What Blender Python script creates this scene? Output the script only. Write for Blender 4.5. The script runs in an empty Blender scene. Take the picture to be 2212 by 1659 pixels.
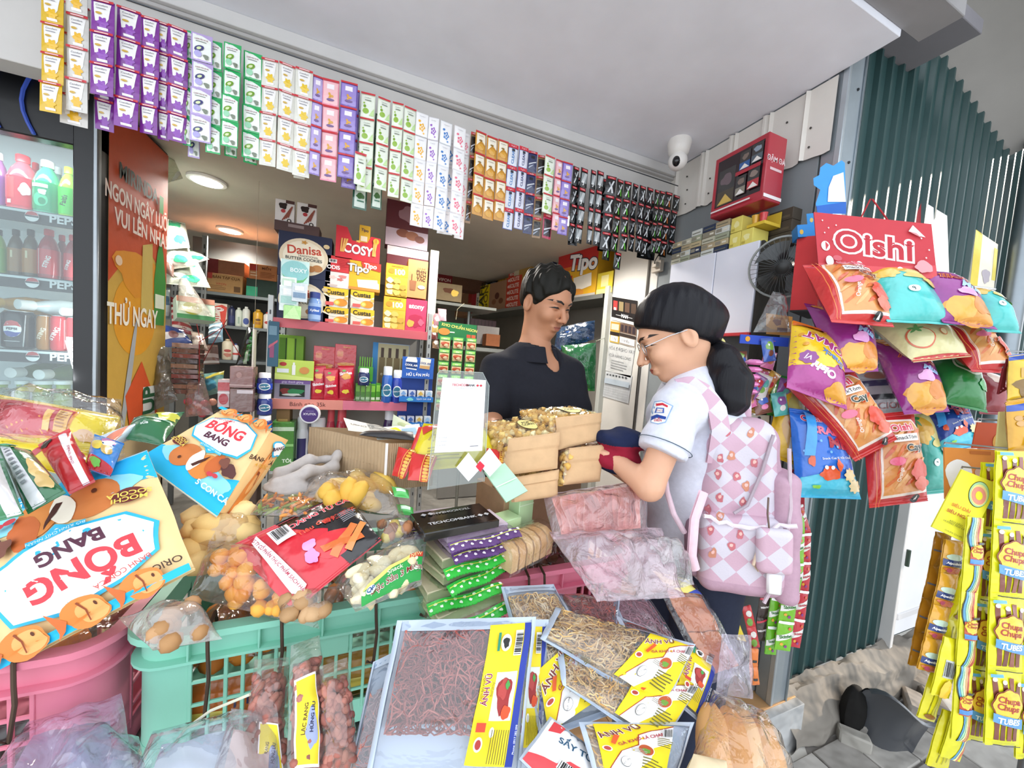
import bpy,math,random
import numpy as np
from mathutils import Vector as V,Matrix,noise
from mathutils.geometry import tessellate_polygon
R=math.radians
SC=bpy.context.scene
COL=SC.collection
random.seed(7)

# ------------------------------------------------------------------ camera
W,H,F=2212,1659,790.0
YAW,PITCH,ROLL,EYE=R(22),R(3.5),R(4.3),V((0,0,1.25))
_f0=V((math.sin(YAW),math.cos(YAW),0));_r0=V((math.cos(YAW),-math.sin(YAW),0));_z=V((0,0,1))
FW=(_f0*math.cos(PITCH)-_z*math.sin(PITCH)).normalized()
_u0=_r0.cross(FW)
RT=_r0*math.cos(ROLL)+_u0*math.sin(ROLL);UP=-_r0*math.sin(ROLL)+_u0*math.cos(ROLL)
cd=bpy.data.cameras.new('camera');cam=bpy.data.objects.new('camera',cd);COL.objects.link(cam)
cd.sensor_fit='HORIZONTAL';cd.sensor_width=36;cd.lens=F/W*36;cd.clip_start=.01
m3=Matrix((RT,UP,-FW)).transposed()
cam.matrix_world=Matrix.Translation(EYE)@m3.to_4x4()
SC.camera=cam
def ray(px,py):return FW+RT*((px-W/2)/F)-UP*((py-H/2)/F)
def P(px,py,d):return EYE+ray(px,py)*d              # a point of the place at depth d
def PY(px,py,y):r=ray(px,py);return EYE+r*(y/r.y)
def PX(px,py,x):r=ray(px,py);return EYE+r*(x/r.x)
def PZ(px,py,z):r=ray(px,py);return EYE+r*((z-EYE.z)/r.z)

# ------------------------------------------------------------------ world, sun, exposure
wd=bpy.data.worlds.new('overcast_sky');SC.world=wd;wd.use_nodes=True
bg=wd.node_tree.nodes['Background'];bg.inputs[0].default_value=(.87,.93,1,1);bg.inputs[1].default_value=1.75
sl=bpy.data.lights.new('sun','SUN');sl.energy=4.0;sl.angle=R(1.2);sl.color=(1,.86,.70)
so=bpy.data.objects.new('sun',sl);COL.objects.link(so)
so.rotation_euler=(V((-.95,.17,-.42))).to_track_quat('-Z','Y').to_euler()
SC.view_settings.view_transform='Standard';SC.view_settings.look='None'
SC.view_settings.exposure=.43;SC.view_settings.gamma=1;SC.view_settings.use_curve_mapping=False
SC.cycles.transparent_max_bounces=24;SC.cycles.max_bounces=7
SC.cycles.caustics_reflective=False;SC.cycles.caustics_refractive=False

# ------------------------------------------------------------------ materials
def lin(h):
    h=h.lstrip('#');c=[int(h[i:i+2],16)/255 for i in(0,2,4)]
    return[x/12.92 if x<=.04045 else((x+.055)/1.055)**2.4 for x in c]
MATS={}
KIND={  # rough, bump strength, bump scale, colour variation, spec, coat, metal
 'P':(.24,.45,30,.05,.55,.5,0),   # wrapper film
 'C':(.55,.06,60,.05,.35,0,0),    # printed card
 'K':(.80,.15,90,.10,.2,0,0),     # kraft card, paper
 'S':(.38,.04,30,.05,.5,0,0),     # moulded plastic
 'G':(.15,.02,20,.03,.5,.3,0),    # glossy plastic
 'F':(.92,.25,220,.08,.2,0,0),    # fabric
 'M':(.38,.05,40,.08,.5,0,.85),   # metal
 'W':(.75,.08,14,.07,.3,0,0),     # painted wall
 'N':(.62,.10,120,.10,.4,0,0),    # food
 'B':(.50,.05,60,.06,.4,0,0),     # skin
 'R':(.85,.9,9,.35,.2,0,0),       # rough concrete
}
def m(kind,h,rough=None):
    key=(kind,h,rough)
    if key in MATS:return MATS[key]
    r,bs,sc,var,spec,coat,met=KIND[kind]
    if rough is not None:r=rough
    mt=bpy.data.materials.new('%s_%s'%({'P':'film','C':'card','K':'paper','S':'plastic','G':'gloss','F':'fabric','M':'metal','W':'paint','N':'food','B':'skin','R':'concrete'}[kind],h.strip('#')))
    mt.use_nodes=True;nt=mt.node_tree;b=nt.nodes['Principled BSDF']
    c=lin(h);mt.diffuse_color=(*c,1)
    tc=nt.nodes.new('ShaderNodeTexCoord');n1=nt.nodes.new('ShaderNodeTexNoise');n1.inputs['Scale'].default_value=sc*.35
    n1.inputs['Detail'].default_value=3
    nt.links.new(tc.outputs['Object'],n1.inputs['Vector'])
    mx=nt.nodes.new('ShaderNodeMix');mx.data_type='RGBA'
    mx.inputs['A'].default_value=(*[x*(1-var*1.6)for x in c],1);mx.inputs['B'].default_value=(*[min(1,x*(1+var*1.6))for x in c],1)
    nt.links.new(n1.outputs['Fac'],mx.inputs['Factor']);nt.links.new(mx.outputs['Result'],b.inputs['Base Color'])
    n2=nt.nodes.new('ShaderNodeTexNoise');n2.inputs['Scale'].default_value=sc;n2.inputs['Detail'].default_value=2
    nt.links.new(tc.outputs['Object'],n2.inputs['Vector'])
    bu=nt.nodes.new('ShaderNodeBump');bu.inputs['Strength'].default_value=bs;bu.inputs['Distance'].default_value=.35/sc
    nt.links.new(n2.outputs['Fac'],bu.inputs['Height']);nt.links.new(bu.outputs['Normal'],b.inputs['Normal'])
    b.inputs['Roughness'].default_value=r;b.inputs['Metallic'].default_value=met
    b.inputs['Specular IOR Level'].default_value=spec;b.inputs['Coat Weight'].default_value=coat;b.inputs['Coat Roughness'].default_value=.12
    if kind=='B':b.inputs['Subsurface Weight'].default_value=.12;b.inputs['Subsurface Radius'].default_value=(.02,.008,.004)
    MATS[key]=mt;return mt
def emit(h,s):
    key=('E',h,s)
    if key in MATS:return MATS[key]
    mt=bpy.data.materials.new('lamp_'+h.strip('#'));mt.use_nodes=True;b=mt.node_tree.nodes['Principled BSDF']
    b.inputs['Base Color'].default_value=(*lin(h),1);b.inputs['Emission Color'].default_value=(*lin(h),1);b.inputs['Emission Strength'].default_value=s
    MATS[key]=mt;return mt
def film(tint='#ffffff',milk=.06,rough=.09,crinkle=.6,scale=16):
    """clear plastic sheet: see-through, with a Fresnel gloss and a little haze"""
    key=('clear',tint,milk,rough,crinkle,scale)
    if key in MATS:return MATS[key]
    mt=bpy.data.materials.new('clear_film_'+tint.strip('#'));mt.use_nodes=True;nt=mt.node_tree;N=nt.nodes.new;L=nt.links.new
    for n in list(nt.nodes):nt.nodes.remove(n)
    out=N('ShaderNodeOutputMaterial');tr=N('ShaderNodeBsdfTransparent');tr.inputs[0].default_value=(*lin(tint),1)
    gl=N('ShaderNodeBsdfGlossy');gl.inputs['Roughness'].default_value=rough
    df=N('ShaderNodeBsdfDiffuse');df.inputs[0].default_value=(*lin(tint),1)
    tc=N('ShaderNodeTexCoord');nz=N('ShaderNodeTexNoise');nz.inputs['Scale'].default_value=scale;nz.inputs['Detail'].default_value=3;nz.inputs['Distortion'].default_value=.8
    L(tc.outputs['Object'],nz.inputs['Vector']);bu=N('ShaderNodeBump');bu.inputs['Strength'].default_value=crinkle;bu.inputs['Distance'].default_value=.30/scale
    L(nz.outputs['Fac'],bu.inputs['Height']);L(bu.outputs['Normal'],gl.inputs['Normal']);L(bu.outputs['Normal'],df.inputs['Normal'])
    lw=N('ShaderNodeLayerWeight');lw.inputs['Blend'].default_value=.5;L(bu.outputs['Normal'],lw.inputs['Normal'])   # Schlick reflectance, the same from both sides
    pw=N('ShaderNodeMath');pw.operation='POWER';pw.inputs[1].default_value=3;L(lw.outputs['Facing'],pw.inputs[0])
    fr=N('ShaderNodeMath');fr.operation='MULTIPLY_ADD';fr.inputs[1].default_value=.85;fr.inputs[2].default_value=.075;L(pw.outputs[0],fr.inputs[0])
    m1=N('ShaderNodeMixShader');m1.inputs[0].default_value=milk*.5;L(tr.outputs[0],m1.inputs[1]);L(df.outputs[0],m1.inputs[2])
    m2=N('ShaderNodeMixShader');mul=N('ShaderNodeMath');mul.operation='MULTIPLY';mul.inputs[1].default_value=1.15;mul.use_clamp=True
    L(fr.outputs[0],mul.inputs[0]);L(mul.outputs[0],m2.inputs[0]);L(m1.outputs[0],m2.inputs[1]);L(gl.outputs[0],m2.inputs[2]);L(m2.outputs[0],out.inputs[0])
    MATS[key]=mt;return mt

# ------------------------------------------------------------------ text and flat print
TXT={}
def textmesh(s,bold=0.0):
    k=(s,bold)
    if k not in TXT:
        c=bpy.data.curves.new('t','FONT');c.body=s;c.size=1;c.align_x='CENTER';c.align_y='CENTER';c.resolution_u=4;c.offset=bold;c.space_line=.85
        o=bpy.data.objects.new('t',c);me=o.to_mesh();me.calc_loop_triangles()
        TXT[k]=([v.co.copy()for v in me.vertices],[tuple(t.vertices)for t in me.loop_triangles])
        o.to_mesh_clear();bpy.data.objects.remove(o);bpy.data.curves.remove(c)
    return TXT[k]
def blob(cx,cy,rx,ry,seed=1,wob=.22,n=22,rot=0):
    out=[]
    for i in range(n):
        a=2*math.pi*i/n;k=1+wob*noise.noise(V((math.cos(a)*1.3+seed*7.1,math.sin(a)*1.3,seed*3.3)))*2
        x,y=math.cos(a)*rx*k,math.sin(a)*ry*k
        out.append((cx+x*math.cos(rot)-y*math.sin(rot),cy+x*math.sin(rot)+y*math.cos(rot)))
    return out
def ell(cx,cy,rx,ry,n=24,rot=0):return blob(cx,cy,rx,ry,0,0,n,rot)
def flower(cx,cy,r,k=6,n=36,dep=.22,sy=.72):
    return[(cx+math.cos(a)*r*(1+dep*math.cos(k*a)),cy+math.sin(a)*r*sy*(1+dep*math.cos(k*a)))for a in[2*math.pi*i/n for i in range(n)]]
def tri2d(item,asp):
    """one print item -> (points in u,v), triangles.  u,v run 0..1; text sizes are in fractions of the width; asp = w/h"""
    k=item[0]
    if k=='r':
        _,x0,y0,x1,y1=item[:5];return[(x0,y0),(x1,y0),(x1,y1),(x0,y1)],[(0,1,2),(0,2,3)]
    if k=='p':
        pts=item[1];return pts,[tuple(t)for t in tessellate_polygon([[V((x,y,0))for x,y in pts]])]
    if k=='t':  # ('t', text, cx, cy, size, colour, rot deg, bold, squeeze)
        s,cx,cy,sz=item[1:5];rot=R(item[6])if len(item)>6 else 0;bold=item[7]if len(item)>7 else .0;sq=item[8]if len(item)>8 else 1
        vs,ts=textmesh(s,bold);ca,sa=math.cos(rot),math.sin(rot)
        return[(cx+(v.x*sq*ca-v.y*sa)*sz,cy+(v.x*sq*sa+v.y*ca)*sz*asp)for v in vs],ts
def pcol(item):return{'r':5,'p':2,'t':5}[item[0]]
def bars(x0,y0,x1,y1,c='#222222',n=11,seed=3,vert=False):
    rnd=random.Random(seed);out=[];
    for i in range(n):
        a=i/n;w=rnd.choice((.35,.5,.75))/n
        out.append(('r',x0,y0+(y1-y0)*a,x1,y0+(y1-y0)*(a+w),c)if vert else('r',x0+(x1-x0)*a,y0,x0+(x1-x0)*(a+w),y1,c))
    return out
def lines(x0,y0,x1,y1,n,c='#333333',seed=1,th=.4):
    rnd=random.Random(seed);return[('r',x0,y1-(y1-y0)*(i+th)/n,x0+(x1-x0)*rnd.uniform(.7,1),y1-(y1-y0)*i/n,c)for i in range(n)]

class MB:
    """collects faces with materials; build() links ONE mesh object"""
    def __init__(s):s.v=[];s.f=[];s.fm=[];s.ms=[]
    def mi(s,mt):
        if mt not in s.ms:s.ms.append(mt)
        return s.ms.index(mt)
    def add(s,vs,fs,mt):
        o=len(s.v);s.v+=[V(x)for x in vs];i=s.mi(mt)
        for f in fs:s.f.append([a+o for a in f]);s.fm.append(i)
        return s
    def grid(s,fn,nu,nv,mt,u0=0,u1=1,v0=0,v1=1,flip=False,mf=None):
        o=len(s.v)
        for j in range(nv+1):
            for i in range(nu+1):s.v.append(V(fn(u0+(u1-u0)*i/nu,v0+(v1-v0)*j/nv)))
        for j in range(nv):
            for i in range(nu):
                a=o+j*(nu+1)+i;q=[a,a+1,a+nu+2,a+nu+1]
                s.f.append(q[::-1]if flip else q);s.fm.append(s.mi(mt if mf is None else mf(u0+(u1-u0)*(i+.5)/nu,v0+(v1-v0)*(j+.5)/nv)))
        return s
    def box(s,c,d,mt,M=None,ch=None):
        """chamfered box, centre c, full size d"""
        c=V(c);hx,hy,hz=[x/2 for x in d];k=min(hx,hy,hz)*.12 if ch is None else ch;k=min(k,min(hx,hy,hz)*.9)
        vs=[];ix={}
        for sx in(-1,1):
            for sy in(-1,1):
                for sz in(-1,1):
                    for a in range(3):
                        p=V((sx*hx,sy*hy,sz*hz))
                        for b in range(3):
                            if b!=a:p[b]-=(sx,sy,sz)[b]*k
                        ix[(sx,sy,sz,a)]=len(vs);vs.append((M@p if M is not None else p)+c)
        fs=[]
        for a in range(3):
            b,d2=(a+1)%3,(a+2)%3
            for sg in(-1,1):
                q=[]
                for t,w in((-1,-1),(1,-1),(1,1),(-1,1)):
                    k3=[0]*3;k3[a]=sg;k3[b]=t;k3[d2]=w;q.append(ix[(*k3,a)])
                fs.append(q if sg>0 else q[::-1])
            for s1 in(-1,1):
                for s2 in(-1,1):   # edge along axis a between faces b and d2
                    lo=[0]*3;lo[a]=-1;lo[b]=s1;lo[d2]=s2;hi=lo[:];hi[a]=1
                    q=[ix[(*lo,b)],ix[(*hi,b)],ix[(*hi,d2)],ix[(*lo,d2)]]
                    fs.append(q if s1*s2<0 else q[::-1])
        for sx in(-1,1):
            for sy in(-1,1):
                for sz in(-1,1):
                    t=[ix[(sx,sy,sz,a)]for a in range(3)];fs.append(t if sx*sy*sz>0 else t[::-1])
        return s.add(vs,fs,mt)
    def tube(s,pts,r,mt,n=6,cap=True):
        pts=[V(p)for p in pts];rr=r if isinstance(r,(list,tuple))else[r]*len(pts);vs=[];fs=[];ref=None
        for i,p in enumerate(pts):
            t=(pts[min(i+1,len(pts)-1)]-pts[max(i-1,0)]).normalized()
            if ref is None:ref=t.orthogonal().normalized()
            ref=(ref-t*ref.dot(t)).normalized()if(ref-t*ref.dot(t)).length>1e-6 else t.orthogonal().normalized();b=t.cross(ref)
            vs+=[p+(ref*math.cos(2*math.pi*k/n)+b*math.sin(2*math.pi*k/n))*rr[i]for k in range(n)]
        for i in range(len(pts)-1):
            for k in range(n):fs.append([i*n+k,i*n+(k+1)%n,(i+1)*n+(k+1)%n,(i+1)*n+k])
        if cap:fs+=[list(range(n))[::-1],[(len(pts)-1)*n+k for k in range(n)]]
        return s.add(vs,fs,mt)
    def lathe(s,prof,mt,n=18,M=None,c=(0,0,0),mats=None):
        M=M or Matrix.Identity(3);c=V(c);vs=[];
        for r,z in prof:vs+=[M@V((r*math.cos(2*math.pi*k/n),r*math.sin(2*math.pi*k/n),z))+c for k in range(n)]
        for i in range(len(prof)-1):
            pass
        o=len(s.v);s.v+=vs
        for i in range(len(prof)-1):
            q=s.mi(mats[i]if mats and mats[i]else mt)
            for k in range(n):s.f.append([o+i*n+k,o+i*n+(k+1)%n,o+(i+1)*n+(k+1)%n,o+(i+1)*n+k]);s.fm.append(q)
        s.f+=[[o+k for k in range(n)][::-1],[o+(len(prof)-1)*n+k for k in range(n)]]
        s.fm+=[s.mi(mats[0]if mats and mats[0]else mt),s.mi(mats[-1]if mats and mats[-1]else mt)]
        return s
    def prism(s,poly,fn,th,mt):
        """extrude a 2-D outline: fn(x, y, t) -> point, t = 0 front, th back"""
        n=len(poly);vs=[fn(x,y,0)for x,y in poly]+[fn(x,y,th)for x,y in poly];tr=tessellate_polygon([[V((x,y,0))for x,y in poly]])
        fs=[list(t)for t in tr]+[[a+n for a in t][::-1]for t in tr]+[[i,(i+1)%n,(i+1)%n+n,i+n]for i in range(n)]
        return s.add(vs,fs,mt)
    def ball(s,c,r,mt,nu=10,nv=6,M=None):
        c=V(c);r=V(r)if not isinstance(r,(int,float))else V((r,r,r));M=M or Matrix.Identity(3)
        vs=[c+M@V((0,0,-r.z))];fs=[]
        for j in range(1,nv):
            a=math.pi*j/nv
            vs+=[c+M@V((r.x*math.sin(a)*math.cos(2*math.pi*k/nu),r.y*math.sin(a)*math.sin(2*math.pi*k/nu),-r.z*math.cos(a)))for k in range(nu)]
        vs.append(c+M@V((0,0,r.z)));e=len(vs)-1
        for k in range(nu):
            fs.append([0,1+(k+1)%nu,1+k]);fs.append([e,e-nu+k,e-nu+(k+1)%nu])
            for j in range(nv-2):a=1+j*nu;fs.append([a+k,a+(k+1)%nu,a+nu+(k+1)%nu,a+nu+k])
        return s.add(vs,fs,mt)
    def prints(s,items,surf,kind='C',asp=1.0,L=.07,e0=.0006,de=.0004):
        """items lie on surf(u, v, off) as inked shapes, later ones on top"""
        lay=0
        for it in items:
            pts,ts=tri2d(it,asp);mt=m(kind,it[pcol(it)])if isinstance(it[pcol(it)],str)else it[pcol(it)]
            pts=[tuple(p[:2])for p in pts];tris=[list(t)for t in ts]
            if True:
                out=[];st=[[pts[a]for a in t]for t in tris];k=0
                while st and k<20000:
                    k+=1;t=st.pop();e=[((t[i][0]-t[(i+1)%3][0])**2+((t[i][1]-t[(i+1)%3][1])/asp)**2)for i in range(3)];j=e.index(max(e))
                    if e[j]>L*L:
                        a,b,c=t[j],t[(j+1)%3],t[(j+2)%3];mid=((a[0]+b[0])/2,(a[1]+b[1])/2);st+=[[a,mid,c],[mid,b,c]]
                    else:out.append(t)
                pts=[];tris=[];ix={}
                for t in out:
                    q=[]
                    for p in t:
                        if p not in ix:ix[p]=len(pts);pts.append(p)
                        q.append(ix[p])
                    tris.append(q)
            off=e0+de*lay;lay+=1
            vs=[surf(u,v,off)for u,v in pts];fs=[]
            for a,b,c in tris:
                ar=(pts[b][0]-pts[a][0])*(pts[c][1]-pts[a][1])-(pts[b][1]-pts[a][1])*(pts[c][0]-pts[a][0])
                fs.append([a,b,c]if ar>0 else[a,c,b])
            s.add(vs,fs,mt)
        return s
    def build(s,name,parent=None,M=None,smooth=40,**kw):
        me=bpy.data.meshes.new(name);me.from_pydata([tuple(x)for x in s.v],[],s.f)
        for x in s.ms:me.materials.append(x)
        me.polygons.foreach_set('material_index',s.fm)
        me.validate();me.update()
        if smooth:me.shade_smooth();me.set_sharp_from_angle(angle=R(smooth))
        return link(name,me,parent,M,**kw)
def link(name,me,parent=None,M=None,label=None,cat=None,group=None,kind=None):
    o=bpy.data.objects.new(name,me);COL.objects.link(o)
    if M is not None:o.matrix_local=M if parent is None else M
    if parent is not None:o.parent=parent
    return tag(o,label,cat,group,kind)
def tag(o,label=None,cat=None,group=None,kind=None):
    for k,v in(('label',label),('category',cat),('group',group),('kind',kind)):
        if v:o[k]=v
    return o
def T(name,label,cat,M=None,group=None):
    o=bpy.data.objects.new(name,None);COL.objects.link(o);o.empty_display_size=.02
    if M is not None:o.matrix_local=M
    return tag(o,label,cat,group)
def TR(p):return Matrix.Translation(V(p))
def MR(p,rx=0,ry=0,rz=0,s=1):
    from mathutils import Euler
    return Matrix.Translation(V(p))@Euler((R(rx),R(ry),R(rz))).to_matrix().to_4x4()@Matrix.Scale(s,4)
def axes(o,x,y,z):
    mm=Matrix((x,y,z)).transposed().to_4x4();mm.translation=V(o);return mm
def nz(x,y=0.,z=0.):return noise.noise(V((x,y,z)))

# ------------------------------------------------------------------ signed-distance modelling for bodies and cloth
def smin(a,b,k):h=np.clip(.5+.5*(b-a)/k,0,1);return b+(a-b)*h-k*h*(1-h)
def smax(a,b,k):return-smin(-a,-b,k)
def s_cap(p,a,b,ra,rb):
    a=np.array(a,np.float32);b=np.array(b,np.float32);d=b-a;t=np.clip(((p-a)@d)/np.float32(max(d@d,1e-9)),0,1)
    q=p-a-t[...,None]*d;return np.sqrt(np.einsum('...i,...i->...',q,q))-(np.float32(ra)+np.float32(rb-ra)*t)
def s_chain(p,pts,k=.01):
    d=None
    for(a,ra),(b,rb)in zip(pts[:-1],pts[1:]):
        e=s_cap(p,a,b,ra,rb);d=e if d is None else smin(d,e,k)
    return d
def s_ell(p,c,r,B=None):
    q=p-np.array(c,np.float32)
    if B is not None:q=q@np.array(B,np.float32).T
    r=np.array(r,np.float32);q=q/r;k0=np.sqrt(np.einsum('...i,...i->...',q,q));q=q/r;k1=np.sqrt(np.einsum('...i,...i->...',q,q))
    return k0*(k0-1)/np.maximum(k1,1e-9)
def s_box(p,c,h,rad,B=None):
    q=p-np.array(c,np.float32)
    if B is not None:q=q@np.array(B,np.float32).T
    q=np.abs(q)-(np.array(h,np.float32)-rad);return np.linalg.norm(np.maximum(q,0),axis=-1)+np.minimum(q.max(axis=-1),0)-rad
def surfnet(fn,lo,hi,step):
    lo=np.array(lo,float);hi=np.array(hi,float);n=np.ceil((hi-lo)/step).astype(int)+1
    g=np.stack(np.meshgrid(*[lo[i]+step*np.arange(n[i])for i in range(3)],indexing='ij'),-1).astype(np.float32)
    d=fn(g);ins=d<0
    cnt=np.zeros(n-1);pos=np.zeros((*(n-1),3));corner=[(i,j,k)for i in(0,1)for j in(0,1)for k in(0,1)]
    sl=lambda c:tuple(slice(c[i],c[i]+n[i]-1)for i in range(3))
    for a in corner:
        for ax in range(3):
            if a[ax]:continue
            b=list(a);b[ax]=1;da,db=d[sl(a)],d[sl(b)];cr=(da<0)!=(db<0);t=np.where(cr,da/np.where(cr,da-db,1),0)
            pt=np.stack([np.full(da.shape,float(a[i]))for i in range(3)],-1);pt[...,ax]+=t
            cnt+=cr;pos+=pt*cr[...,None]
    act=cnt>0;idx=-np.ones(act.shape,int);idx[act]=np.arange(act.sum())
    ijk=np.argwhere(act);vs=lo+step*(ijk+pos[act]/cnt[act][:,None]);fs=[]
    for ax in range(3):
        s0=[slice(None)]*3;s1=[slice(None)]*3;s0[ax]=slice(0,n[ax]-1);s1[ax]=slice(1,n[ax]);A,B=ins[tuple(s0)],ins[tuple(s1)]
        e=np.argwhere(A!=B);b,c=(ax+1)%3,(ax+2)%3
        e=e[(e[:,b]>0)&(e[:,c]>0)&(e[:,b]<n[b]-1)&(e[:,c]<n[c]-1)]
        if not len(e):continue
        q=[]
        for ob,oc in((0,0),(-1,0),(-1,-1),(0,-1)):
            x=e.copy();x[:,b]+=ob;x[:,c]+=oc;q.append(idx[x[:,0],x[:,1],x[:,2]])
        q=np.stack(q,1);fl=~A[e[:,0],e[:,1],e[:,2]];q[fl]=q[fl][:,::-1];fs.append(q)
    return vs,np.concatenate(fs)
def sdf_obj(name,fn,lo,hi,step,mats,parent=None,M=None,pick=None,smooth_it=1,**kw):
    vs,fs=surfnet(fn,lo,hi,step)
    for _ in range(smooth_it):
        acc=np.zeros_like(vs);c=np.zeros(len(vs))
        for i in range(4):np.add.at(acc,fs[:,i],vs[fs[:,(i+1)%4]]+vs[fs[:,(i+3)%4]]);np.add.at(c,fs[:,i],2)
        vs=vs*.5+.5*acc/np.maximum(c,1)[:,None]
    me=bpy.data.meshes.new(name);me.from_pydata(vs.tolist(),[],fs.tolist())
    for x in mats:me.materials.append(x)
    if pick is not None:me.polygons.foreach_set('material_index',pick(vs[fs].mean(1)).astype(np.int32))
    me.update();me.shade_smooth()
    return link(name,me,parent,M,**kw)

# ================================================================== the setting
KS=dict(kind='structure')
XR=1.5          # right wall of the shop
def slab(name,lo,hi,mt,parent=None,ch=.002,**kw):
    lo,hi=V(lo),V(hi);return MB().box((lo+hi)/2,hi-lo,mt,ch=ch).build(name,parent,**kw)
M_ceil=m('W','#e6e8f1');M_int=m('W','#c8c1b5');M_wall=m('W','#c9c5bd')
def floor_mat():
    mt=m('W','#b08f69',.6);return mt
fl=slab('floor',(-2.9,.84,-.22),(1.85,5.1,-.012),m('R','#b0aba3'),**KS)
for i in range(5):
    for j in range(3):
        x0=.62+i*.245;y0=.83+j*.5
        slab('floor_board',(x0,y0,-.012),(min(x0+.243,1.66),y0+.497,0),m('W',['#b98f63','#a87f57','#c09a6c'][(i*2+j)%3],.55),fl,ch=.0015)
slab('trim_1',(.2,.80,-.24),(1.665,.84,-.004),m('R','#a9aaaa'),**KS)      # the step's riser
def ground(u,v):x,y=-4+9*u,-5+6.2*v;return(x,y,-.2+.012*nz(x*3,y*3)+.004*nz(x*17,y*17))
MB().grid(ground,90,62,m('R','#b2afa9')).build('floor_street',**KS)
# ceiling under the canopy, fascia, inner ceiling
slab('ceiling',(-3.2,.70,2.35),(XR,1.62,2.39),M_ceil,**KS)
slab('wall_fascia',(-3.2,1.62,2.02),(1.56,1.70,2.39),m('W','#cfcdca'),**KS)
slab('trim_2',(-3.2,1.585,2.305),(XR,1.62,2.35),m('W','#d2d1d0'),**KS)
slab('trim_3',(-3.2,1.60,2.292),(XR,1.62,2.304),m('W','#b9b7b6'),**KS)
slab('ceiling_inner',(-2.6,1.70,2.10),(2.2,5.1,2.16),M_int,**KS)
slab('wall_back',(-2.6,5.0,0),(2.2,5.1,2.16),m('W','#8a867e'),**KS)
slab('wall_left',(-2.7,1.7,0),(-2.6,5.1,2.16),m('W','#8a867e'),**KS)
slab('ceiling_roof',(-3.2,.70,2.55),(2.0,5.2,2.6),m('W','#77757a'),**KS)
# right wall: flat grey sheet, white ribbed sheet above it, pale partition further in
slab('wall_right',(XR+.012,.90,0),(XR+.05,1.66,2.36),m('W','#878d90'),**KS)
slab('wall_partition',(XR+.005,1.66,0),(XR+.06,2.06,2.12),m('W','#d5d2cc'),**KS)
slab('wall_partition_end',(XR-.03,2.06,0),(XR+.06,2.10,1.80),m('W','#b9bbb4'),**KS)
slab('wall_inner_right',(XR+.25,2.1,0),(XR+.3,5.05,2.16),m('W','#8f8a82'),**KS)
slab('trim_4',(XR-.006,1.72,0),(XR+.006,1.735,2.1),m('M','#6f6c68'),**KS)
def ribbed(u,v):
    y=.86+.86*u;k=(y/.155)%1;dx=-.012 if .12<k<.22 or .0<=k<.03 else 0
    zb=2.085+.022*nz(y*9)+.006*nz(y*31);return(XR+dx,y,zb+(2.345-zb)*v)
mw=MB().grid(ribbed,90,5,m('W','#dedad3'));mw.build('wall_right_sheet',smooth=0,**KS)
bolts=MB()
for i,y in enumerate((.93,1.02,1.16,1.27,1.36,1.5)):
    for z in(2.13,2.20,2.27)[:2+i%2]:MB().ball((XR-.004,y+.012*nz(i,z*9),z),.004,m('M','#4a4642'),6,4).build('bolt',bpy.data.objects['wall_right_sheet'])
# folded shutter box and steel post at the front edge
slab('trim_5',(1.05,.60,2.37),(1.60,.70,2.50),m('W','#8e8c8d'),**KS)
sh=slab('trim_6',(-3.2,.52,2.40),(1.50,.68,2.52),m('M','#77787c'),**KS)
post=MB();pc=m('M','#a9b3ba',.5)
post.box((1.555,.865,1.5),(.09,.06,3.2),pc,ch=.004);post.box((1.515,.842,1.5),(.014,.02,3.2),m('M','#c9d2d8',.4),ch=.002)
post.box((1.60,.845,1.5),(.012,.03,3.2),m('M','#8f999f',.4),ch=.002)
post=post.build('trim_7',**KS)
for i,z in enumerate((.4,.9,1.5,2.05,2.3,2.5)):MB().ball((1.57,.834,z),.005,m('M','#33373a'),6,4).build('rivet',post)
# green ribbed wall beside the shop, raised trapezoid ribs
def prof(x0,x1,per):
    pts=[];x=x0
    while x<x1:
        for a,d in((0,0),(.70*per,0),(.78*per,-.016),(.92*per,-.016),(per,0)):
            if x+a<=x1:pts.append((x+a,d))
        x+=per
    return pts
MG=m('S','#2f4a4a',.32)
pr=prof(1.64,3.6,.078)
g=MB();vs=[];fs=[]
for i,(x,d)in enumerate(pr):
    zb=.02+.03*nz(x*6)if x<2.40 else 1.12
    vs+=[(x,.895+d,zb),(x,.895+d,1.6),(x,.895+d,3.4)]
for i in range(len(pr)-1):a=i*3;fs+=[[a,a+3,a+4,a+1],[a+1,a+4,a+5,a+2]]
g.add(vs,fs,MG);wo=g.build('wall_outside',smooth=0,**KS)
slab('trim_8',(1.60,.90,0),(3.9,.93,3.4),m('W','#5d6a6c'),**KS)
# broken concrete foot of that wall and street debris
def foot(u,v):
    x=1.60+1.5*u;a=v*1.5;y=.88-.09*math.sin(a)*(1+.4*nz(x*7,v*3));z=-.21+.235*math.cos(a)*(1+.10*nz(x*9,v*5));return(x+.015*nz(v*9,x*9),y,z+.012*nz(x*23,v*19))
MB().grid(foot,70,14,m('R','#857f77')).build('baseboard_outside',**KS)
# white sheet door in the side wall
dr=slab('door_1',(2.42,.86,.06),(3.05,.89,1.12),m('W','#e9e9ec'),**KS)
for z in(.14,1.02):slab('door_moulding',(2.45,.852,z),(3.02,.862,z+.03),m('W','#d8d6d6'),dr)
slab('door_frame',(2.40,.85,.0),(2.425,.90,1.14),m('W','#cfcdcb'),dr)
MB().tube([(2.435,.845,.42),(2.435,.845,.50)],.008,m('M','#4c5a50')).build('hinge',dr)
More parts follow.
